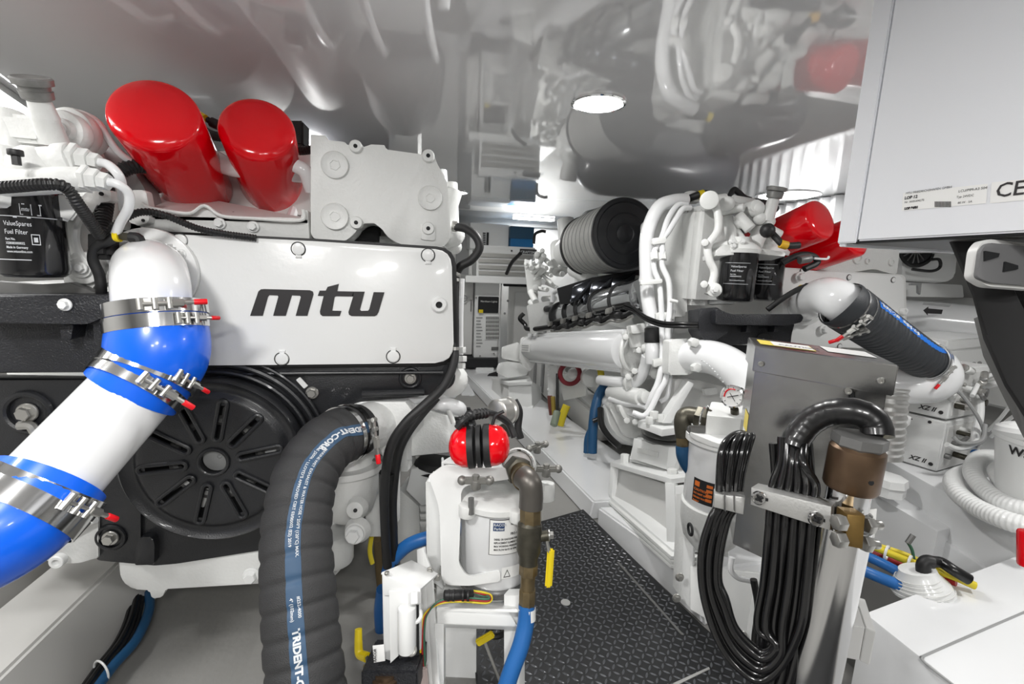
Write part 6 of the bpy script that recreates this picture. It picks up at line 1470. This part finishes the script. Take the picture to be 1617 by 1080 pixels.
# white hoses and loose wiring by the boxes
grpw = 'white tubes between the boxes and the bucket'
for k, pts in enumerate(([(1510, 598, 1.5), (1530, 608, 1.48), (1545, 625, 1.46), (1547, 655, 1.44), (1540, 690, 1.42), (1538, 715, 1.42)],
                         [(1512, 602, 1.48), (1535, 618, 1.46), (1552, 610, 1.46), (1575, 605, 1.4), (1592, 594, 1.4)],
                         [(1560, 605, 1.5), (1578, 598, 1.45), (1600, 590, 1.4)],
                         [(1560, 680, 1.45), (1580, 660, 1.4), (1600, 635, 1.35), (1612, 625, 1.3)],
                         [(1495, 702, 1.38), (1510, 708, 1.38), (1530, 705, 1.38), (1545, 695, 1.38)],
                         [(1535, 625, 1.4), (1550, 600, 1.45), (1570, 590, 1.5)],
                         [(1565, 690, 1.4), (1590, 665, 1.35), (1612, 650, 1.3)])):
    P = [W(*p) for p in pts]
    tag(MB().tube(P, (.011, .009, .009, .005, .008, .006, .005)[k], 10).to('white_tube', WHITE), 'white tube number from the boxes' if False else ('thick white tube looping down past both lettered boxes', 'white tube running from the upper lettered box to the right edge', 'short white tube above the bucket at the right edge', 'thin white tube slanting up to the right above the bucket', 'white tube across the end of the lower lettered box', 'thin white tube rising beside the plain box', 'lowest thin white tube slanting up above the bucket')[k], 'tube', grpw)
for k, pts in enumerate(([(1500, 610, 1.42), (1520, 625, 1.41), (1545, 660, 1.4), (1555, 690, 1.4), (1540, 705, 1.4)], [(1505, 690, 1.38), (1520, 700, 1.37), (1550, 695, 1.37), (1556, 670, 1.38)])):
    tag(MB().tube([W(*p) for p in pts], .0055, 8).to('grey_cable', GREYP), ('grey cable hanging in a bow at the end of the upper lettered box', 'grey cable bow at the end of the lower lettered box')[k], 'cable')
rnd = random.Random(5)
for k in range(14):
    x, y = rnd.uniform(1498, 1560), rnd.uniform(585, 735)
    a = W(x, y, 1.44); b_ = W(x + rnd.uniform(-14, 14), y + rnd.uniform(-10, 10), 1.42)
    o = MB().cyl(a, b_, rnd.uniform(.006, .012), n=10, bev=.001).to('pipe_fitting', (WHITE2, ZINC, LEAD)[k % 3], bpy.data.objects['control_unit.001'])
MB().cyl(W(1538, 716, 1.38), W(1552, 717, 1.38), .012, n=12).to('blue_collar', BLUEH, bpy.data.objects['control_unit'])
# bucket and hose coil
BK = thing('bucket', 'white bucket lettered Wall at the right edge of the frame', 'bucket', W(1645, 790, 1.15))
bc = W(1650, 800, 1.15)
MB().lathe(bc, (0, 0, 1), [(0, .085), (.005, .09), (.16, .112), (.165, .118), (.175, .118), (.176, .110), (.16, .105), (.02, .085)], 56, True, True).to('pail', WHITE, BK)
cdv = camdir(bc); a0 = math.atan2(cdv.x, -cdv.y)
text_map(MB(), 'Wall', .030, lambda x, y: V((bc.x + (.111 + y * .12) * math.sin(a0 - .76 + x / .108), bc.y - (.111 + y * .12) * math.cos(a0 - .76 + x / .108), bc.z + .135 + y)), .0008).to('lettering', LETTER, BK)
MB().torus(bc + V((0, 0, .19)), (0, .2, 1), .10, .02, 40, 10).to('rolled_rim_hose', WHITE, BK)
for k, pts in enumerate(([(1640, 835, 1.05), (1590, 822, 1.1), (1540, 800, 1.18), (1510, 775, 1.25), (1508, 755, 1.32), (1530, 745, 1.38), (1560, 740, 1.4)],
                         [(1650, 810, 1.08), (1600, 800, 1.13), (1560, 778, 1.2), (1537, 748, 1.27), (1545, 725, 1.32), (1570, 722, 1.35), (1600, 730, 1.35)],
                         [(1640, 790, 1.12), (1600, 775, 1.17), (1578, 752, 1.22), (1580, 740, 1.26), (1620, 735, 1.3)])):
    b = MB().conduit([W(*p) for p in pts], .0235 - k * .001, .010, .05, 16)
    tag(b.to('ribbed_hose', WHITE), ('outer', 'middle', 'inner')[k] + ' turn of the ribbed white hose coiled on the shelf beside the bucket', 'hose', 'coiled white hose')
# translucent cap pot and small items
t = MB().lathe(W(1398, 778, 1.45), (0, 0, 1), [(0, .05), (.03, .05), (.032, .054), (.055, .050), (.06, .03)], 8).to('lidded_pot', WHITE); tag(t, 'white octagonal lidded pot on the ledge behind the bronze cap', 'pot')
t = MB().lathe(W(1413, 665, 1.40), (0, 0, 1), [(-.01, .03), (.0, .036), (.02, .036), (.022, .02), (.03, .012)], 24).to('round_cap', WHITE); tag(t, 'small white round cap beside the upper lettered box', 'cap')
# bilge cables
def bil(name, pts, r, m_, label, cat='cable', d=.95):
    return tag(MB().tube([W(*(p if len(p) == 3 else (p[0], p[1], d))) for p in pts], r, 12).to(name, m_), label, cat)
bil('yellow_cable', [(1360, 855, 1.12), (1400, 872, 1.08), (1445, 890, 1.04), (1500, 908, 1.0), (1540, 925, .98)], .0085, YELW, 'thick yellow cable crossing the gap between shelf and white deck')
bil('yellow_cable', [(1375, 858, 1.14), (1420, 872, 1.12), (1450, 884, 1.1)], .006, YELW, 'thinner yellow cable behind the thick one in the gap')
bil('red_cable', [(1362, 866, 1.13), (1400, 882, 1.10), (1445, 900, 1.06), (1510, 920, 1.0)], .0085, REDW, 'dark red cable below the yellow one in the gap')
bil('blue_hose', [(1350, 870, 1.12), (1390, 888, 1.08), (1435, 912, 1.02)], .0115, BLUEH, 'upper blue hose in the gap beside the white deck', 'hose')
bil('blue_hose', [(1345, 892, 1.06), (1380, 908, 1.04), (1430, 928, 1.0)], .0125, BLUEH, 'lower blue hose in the gap beside the white deck', 'hose')
bil('brown_hose', [(1350, 862, 1.15), (1380, 880, 1.12), (1405, 890, 1.1)], .011, BRONZE, 'brown hose end among the cables in the gap', 'hose')
bil('black_cable', [(1465, 888, 1.0), (1485, 888, 1.0), (1505, 900, .98), (1530, 915, .97)], .012, CABLE, 'thick black cable leaving the black cap in the gap')
for k, (x, y) in enumerate(((1400, 873), (1436, 889))):
    tag(MB().torus(W(x, y, 1.085 - .04 * k), (W(1445, 890, 1.04) - W(1400, 872, 1.08)), .016, .003, 20, 6).to('cable_tie', WHITE), ('left', 'right')[k] + ' white tie round the yellow and red cables', 'cable tie')
t = thing('ventilator', 'white ribbed round cap with a black elbow in the gap', 'vent', W(1450, 925, 1.0))
MB().lathe(W(1458, 935, 1.0), (-.2, .3, 1), [(0, .055), (.02, .05), (.04, .035), (.05, .033), (.052, .02)], 32).to('cap_body', WHITE, t)
for k in range(5): MB().torus(W(1455, 932, 1.0) + V((-.002 * k, .002 * k, .006 * k + .004)), (-.2, .3, 1), .055 - .004 * k, .0012, 32, 6).to('cap_rib', OFFW, t)
MB().tube([W(1458, 905, .99), W(1458, 893, .99), W(1464, 886, .99), W(1475, 888, .985)], .013, 14, 6).to('black_elbow', RUBBER, t)
t = thing('green_lead', 'short green lead with a dark plug standing out of the cables in the gap', 'cable', W(1440, 885, 1.1))
MB().tube([W(1443, 882, 1.1), W(1440, 868, 1.1), W(1434, 857, 1.1)], .0035, 8).to('lead', GREENW, t); MB().cyl(W(1433, 858, 1.1), W(1442, 845, 1.1), .006, n=8).to('plug', LEAD, t)
struct(MB().box((.98, .4, -.1), (1.9, 1.5, -.02)).to('trim_14', GREYF))
tag(MB().cyl(W(1625, 895, .62), W(1625, 838, .62), .012, n=24, bev=.003).to('red_cylinder', RED), 'red gloss cylinder just entering the frame at the right edge', 'cylinder')
# outboard ventilation pipe with arrow and blower
t = thing('vent_pipe', 'wide white pipe with a black arrow on it behind the right hose', 'pipe', W(1480, 530, 2.0))
MB().cyl(W(1390, 500, 2.1), W(1600, 522, 1.85), .088, n=40).to('pipe', WHITEF, t)
def flat(name, pts, d, m_, parent, ): return quad(name, [(x, y, d) for x, y in pts], .001, m_, parent, 0)
flat('arrow', [(1458, 490), (1466, 484), (1466, 487), (1489, 489), (1487, 496), (1465, 495), (1465, 498)], 1.82, LETTER, t)
flat('arrow_label_print', [(1459, 477), (1502, 481), (1499, 485), (1457, 481)], 1.82, GREYP, t)
t = thing('blower_unit', 'white blower housing with a black fan grille under the overhead cabinet', 'blower', W(1480, 440, 1.9))
slabw('housing', [(1425, 385), (1512, 395), (1508, 435), (1498, 445), (1425, 440)], 1.95, .1, WHITE, t, 6, .004)
MB().lathe(W(1446, 395, 1.93), -FW, [(0, .075), (.012, .072), (.014, .06), (.010, .058)], 36).to('fan_ring', RUBBER, t)
MB().cyl(W(1446, 395, 1.925), W(1446, 395, 1.91), .055, n=32).to('fan_grille', DARK, t)
for k in range(7): MB().obox(W(1446, 395, 1.90), RT * math.cos(k * .45) + UP * math.sin(k * .45), FW, RT * -math.sin(k * .45) + UP * math.cos(k * .45), .055, .002, .002).to('grille_bar', LEAD, t)
tubew('fan_lead', [(1470, 410, 1.9), (1483, 410, 1.88), (1484, 422, 1.88), (1470, 428, 1.88), (1440, 425, 1.9)], .006, CABLE, t)
slabw('bracket', [(1425, 445), (1520, 450), (1522, 470), (1425, 468)], 2.0, .2, WHITE, t, 2)
slabw('hanging_clip', [(1438, 447), (1456, 447), (1454, 465), (1450, 462), (1450, 450), (1438, 450)], 1.9, .01, GREYP, t)
wsl = thing('side_panel', 'pale moulded side panel behind the wide white pipe', 'panel', W(1480, 560, 2.3)); MB().box((2.40, .8, .35), (2.44, 2.2, .80), .01).to('panel', OFFW, wsl)

# overhead cabinet, right foreground
cn = W(1325, 385, .62); XC, YC, ZB = cn.x, cn.y, cn.z
wd = PY(1545, 406, YC).x - XC
OC = thing('overhead_cabinet', 'large pale grey electrical cabinet hanging at the upper right, close to the camera', 'cabinet', V((XC + wd / 2, YC - .3, ZB)))
PANEL = mat('pale_grey_cabinet', 'eaecf0', .42, coat=.1)
Z1 = ZC - .004
MB().box((XC, -.25, ZB + .004), (XC + wd, YC - .001, Z1), .002).to('cabinet_body', PANEL, OC)
ys = PX(1356, 382, XC).y
MB().box((XC - .004, ys + .0012, ZB), (XC + .02, YC, Z1), .0015).to('frame_strip', PANEL, OC)
dr = MB().box((XC - .005, -.24, ZB + .002), (XC + .012, ys - .0012, Z1), .002).to('cabinet_door', PANEL, OC)
MB().box((XC - .001, -.24, ZB), (XC + .01, YC - .01, ZB + .004)).to('door_gasket', DARK, OC)
MB().box((XC + .01, -.2, ZB - .0005), (XC + wd - .006, YC - .012, ZB + .006)).to('underside_tray', LEAD, OC)
MB().box((XC, YC - .010, ZB - .004), (XC + wd, YC, ZB + .004), .001).to('rear_rim', PANEL, OC)
XD = XC - .0054
def PD(x, y): return PX(x, y, XD)
qd('rating_label', [PD(1424, 333), PD(1557, 321), PD(1560, 290), PD(1426, 305)], LABEL, dr)
yl = PD(1424, 320); 
def tx(s_, size, x, y, bold=0): 
    p = PX(x, y, XD - .0004); return text_flat(MB(), s_, size, p, (0, -1, 0), (0, 0, 1), bold).to('lettering', LETTER, dr)
tx('MTU FRIEDRICHSHAFEN GMBH', .0034, 1430, 307); tx('LCU/PIM-A3 504', .0036, 1513, 304)
tx('LOP 12', .0046, 1428, 315, .0002); tx('Nr. 0005304270', .0032, 1428, 321); tx('LOP 54/01', .0034, 1428, 331, .0003)
tx('Typ 24VDC', .0032, 1510, 313); tx('80 W   5A', .0030, 1512, 322)
for i in range(12): qd('code_block', [PX(x, y, XD - .0003) for x, y in ((1476 + i * 2.2, 327), (1477.4 + i * 2.2, 327), (1477.4 + i * 2.2, 318), (1476 + i * 2.2, 318))], LETTER, dr)
qd('ce_label', [PD(1563, 321), PD(1640, 314), PD(1645, 280), PD(1566, 288)], LABEL, dr)
tx('CE', .019, 1570, 312, .0002)
# black strap, dark curtain and socket plate below the cabinet
BSTRAP = mat('dull_black_strap', '0f0f10', .75)
t = thing('dark_bracket_arm', 'black beam running down right beneath the overhead cabinet', 'bracket', W(1590, 560, .5))
quad('beam', [(1500, 372, .52), (1560, 372, .50), (1625, 500, .46), (1625, 660, .46), (1590, 605, .47), (1556, 530, .49), (1538, 460, .50)], .012, BSTRAP, t, .003)
quad('side_strip', [(1545, 500, .53), (1552, 520, .525), (1625, 668, .49), (1625, 690, .49), (1560, 560, .53)], .006, LEAD, t, .001)
quad('dark_cover', [(1548, 390, .56), (1640, 380, .56), (1640, 620, .54), (1600, 560, .54), (1560, 480, .55)], .01, mat('dark_textile', '131314', .8, bump=.8, bscale=500), t, .003)
t = thing('socket_plate', 'grey rounded plate with a pale rim and two dark slots at the right edge', 'plate', W(1600, 450, .44))
pp = [(1537, 438), (1543, 392), (1556, 377), (1640, 386), (1640, 458), (1560, 452)]
quad('rim', [(p.x, p.y, .455) for p in fillet([(x, y, 0) for x, y in pp], 8)], .010, OFFW, t, .002)
pp2 = [(1543, 438), (1549, 396), (1560, 383), (1640, 391), (1640, 452), (1564, 446)]
quad('plate', [(p.x, p.y, .450) for p in fillet([(x, y, 0) for x, y in pp2], 6)], .004, mat('mid_grey_plate', '6f6f70', .6), t, .001)
for q_ in ([(1556, 396), (1579, 400), (1577, 406), (1556, 412)], [(1588, 413), (1608, 419), (1608, 425), (1586, 429)]): quad('slot', [(x, y, .448) for x, y in q_], .002, DARK, t, 0)
# ================================================================ FAR BULKHEAD
YF = 3.910
def fbox(name, x0, y0, x1, y1, Y, th, m_, parent=None, bev=.004):
    a = PY(x0, y1, Y); c = PY(x1, y0, Y)
    return MB().box((a.x, Y, a.z), (c.x, Y + th, c.z), bev).to(name, m_, parent)
TC = thing('tool_chest', 'white tool chest with wide drawers and a dark name plate on the far shelf', 'tool chest', PY(795, 442, 3.450))
fbox('chest_body', 752, 391, 846, 438, 3.450, .3, WHITE, TC)
fbox('chest_top_panel', 752, 391, 846, 402, 3.433, .02, WHITE, TC)
for k, (y0, y1) in enumerate(((403, 411), (412, 421), (422, 430), (431, 438))):
    dr_ = fbox('drawer', 756, y0, 842, y1, 3.433, .02, WHITE, TC); fbox('drawer_pull', 756, y0, 842, y0 + 2, 3.415, .016, ZINC, dr_, .001)
npl = fbox('name_plate', 821, 394, 848, 400, 3.421, .01, LETTER, TC, 0)
text_flat(MB(), 'CRAFTSMAN', .026, PY(822, 399.5, 3.419), (1, 0, 0), (0, 0, 1), .0005).to('lettering', LETW, npl)
MB().cyl(PY(808, 396, 3.427), PY(808, 396, 3.421), .007, n=12).to('lock', LETTER, TC)
AC = thing('wall_unit', 'white wall unit with a slotted grille at the top of the far bulkhead', 'air conditioner', PY(775, 392, 3.565))
fbox('unit_body', 742, 355, 804, 392, 3.542, .3, WHITE, AC)
g_ = fbox('grille', 768, 367, 772, 388, 3.536, .01, DARK, AC, 0)
for i in range(8): fbox('grille_slot', 762.5, 367.5 + i * 2.990, 767, 369 + i * 2.990, 3.536, .006, DARK, AC, 0)
BB = thing('storage_bin', 'blue plastic bin between the wall unit and the right engine, far back', 'bin', PY(824, 392, 3.507))
fbox('bin_body', 806, 376, 843, 391, 3.507, .25, mat('blue_bin', '1f6fa8', .4), BB); fbox('bin_lid', 805, 359, 844, 376, 3.496, .26, mat('dark_blue_lid', '2b506b', .45), BB)
cable('rubber_hose', [(843, 385, 3.450), (845, 370, 3.450), (855, 365, 3.450), (862, 366, 3.450)], .012, CABLE, 'black cable looping right of the blue bin', 'cable')
struct(fbox('trim_15', 735, 440, 870, 446, 3.393, .45, WHITE))
struct(fbox('trim_16', 788, 446, 793, 590, 3.393, .06, WHITE))
fd = struct(fbox('door_1', 797, 452, 850, 640, 3.680, .03, OFFW)); fbox('door_gap', 795, 446, 850, 452, 3.657, .02, DARK, fd)
fbox('door_panel', 806, 462, 850, 640, 3.668, .012, OFFW, fd)
MB().cyl(PY(802, 475, 3.657), PY(802, 475, 3.645), .01, n=12).to('door_screw', LEAD, fd); MB().cyl(PY(797, 495, 3.657), PY(797, 495, 3.645), .01, n=12).to('door_screw', LEAD, fd)
GS = thing('generator_cabinet', 'white generator cabinet with black control panel and louvred grille at the far end', 'generator', PY(765, 582, 3.565))
fbox('cabinet_body', 748, 446, 789, 567, 3.542, .3, WHITE, GS)
fbox('left_wing', 728, 446, 748, 560, 3.622, .2, OFFW, GS)
cp_ = fbox('control_panel', 755, 469, 788, 494, 3.525, .02, DARK, GS); 
text_flat(MB(), 'Northern Lights', .020, PY(759, 477, 3.519), (1, 0, 0), (0, 0, 1)).to('lettering', OFFW, cp_)
fbox('yellow_sticker', 756, 489, 763, 494, 3.517, .005, YEL, cp_, 0)
lv_ = fbox('grille_frame', 766, 499, 788, 536, 3.533, .01, WHITE2, GS, 0)
for r in range(6):
    for c_ in range(9): fbox('louvre_slot', 767.5 + c_ * 2.3, 500 + r * 6.2, 769 + c_ * 2.3, 504.5 + r * 6.2, 3.528, .004, LEAD, lv_, 0)
for i in range(10): fbox('small_print', 752, 501 + i * 5, 762 - (i * 3 % 4), 502.5 + i * 5, 3.536, .003, GREYP, GS, 0)
fbox('plate', 776, 548, 788, 553, 3.533, .004, LEAD, GS, 0)
for x, y in ((758, 562), (780, 558), (752, 470)): MB().cyl(PY(x, y, 3.536), PY(x, y, 3.530), .007, n=10).to('screw', LEAD, GS)
fbox('black_base', 734, 567, 789, 581, 3.473, .35, DARK, GS)
MB().torus(PY(733, 471, 3.588), (0, 1, 0), .022, .005, 20).to('latch_ring', GREYP, GS); fbox('latch_bar', 743, 474, 745, 492, 3.588, .01, LEAD, GS, 0)
fs = thing('support_frame', 'white support frame under the generator cabinet with dark openings', 'frame', PY(765, 610, 3.450))
fbox('front_panel', 751, 581, 780, 606, 3.450, .3, WHITE, fs); fbox('dark_opening', 728, 590, 750, 618, 3.565, .1, DARK, fs)
quad('dark_gusset', [(762, 604, 3.393), (772, 590, 3.393), (786, 586, 3.393), (786, 604, 3.393)], .02, DARK, fs)
struct(MB().hexa([PY(727, 625, 2.990), PY(750, 622, 2.990), PY(750, 660, 2.990), PY(727, 660, 2.990)] + [q + V((0, .4, 0)) for q in (PY(727, 625, 2.990), PY(750, 622, 2.990), PY(750, 660, 2.990), PY(727, 660, 2.990))], .01).to('trim_17', WHITEF))
fbox('left_bulkhead_panel', 716, 350, 742, 640, 3.795, .05, GREYP); tag(bpy.data.objects['left_bulkhead_panel'], 'grey bulkhead strip beside the far white wall unit', 'panel')
struct(fbox('trim_18', 700, 344, 900, 350, 3.910, .045, GREYP))
# ladder hanging behind the left engine, seen mirrored in the ceiling
ld = thing('ladder', 'white ladder standing behind the left engine, seen mirrored in the glossy ceiling', 'ladder', V((-.12, 2.95, 0)))
for s in (-.13, .13): MB().box((-.12 + s - .012, 2.95, .0), (-.12 + s + .012, 2.99, 1.18), .003).to('rail', WHITE, ld)
for k in range(6): MB().box((-.25, 2.955, .12 + k * .19), (.01, 2.985, .145 + k * .19), .003).to('rung', WHITE, ld)
for o in bpy.data.objects:
    if '_o' in o: del o['_o']
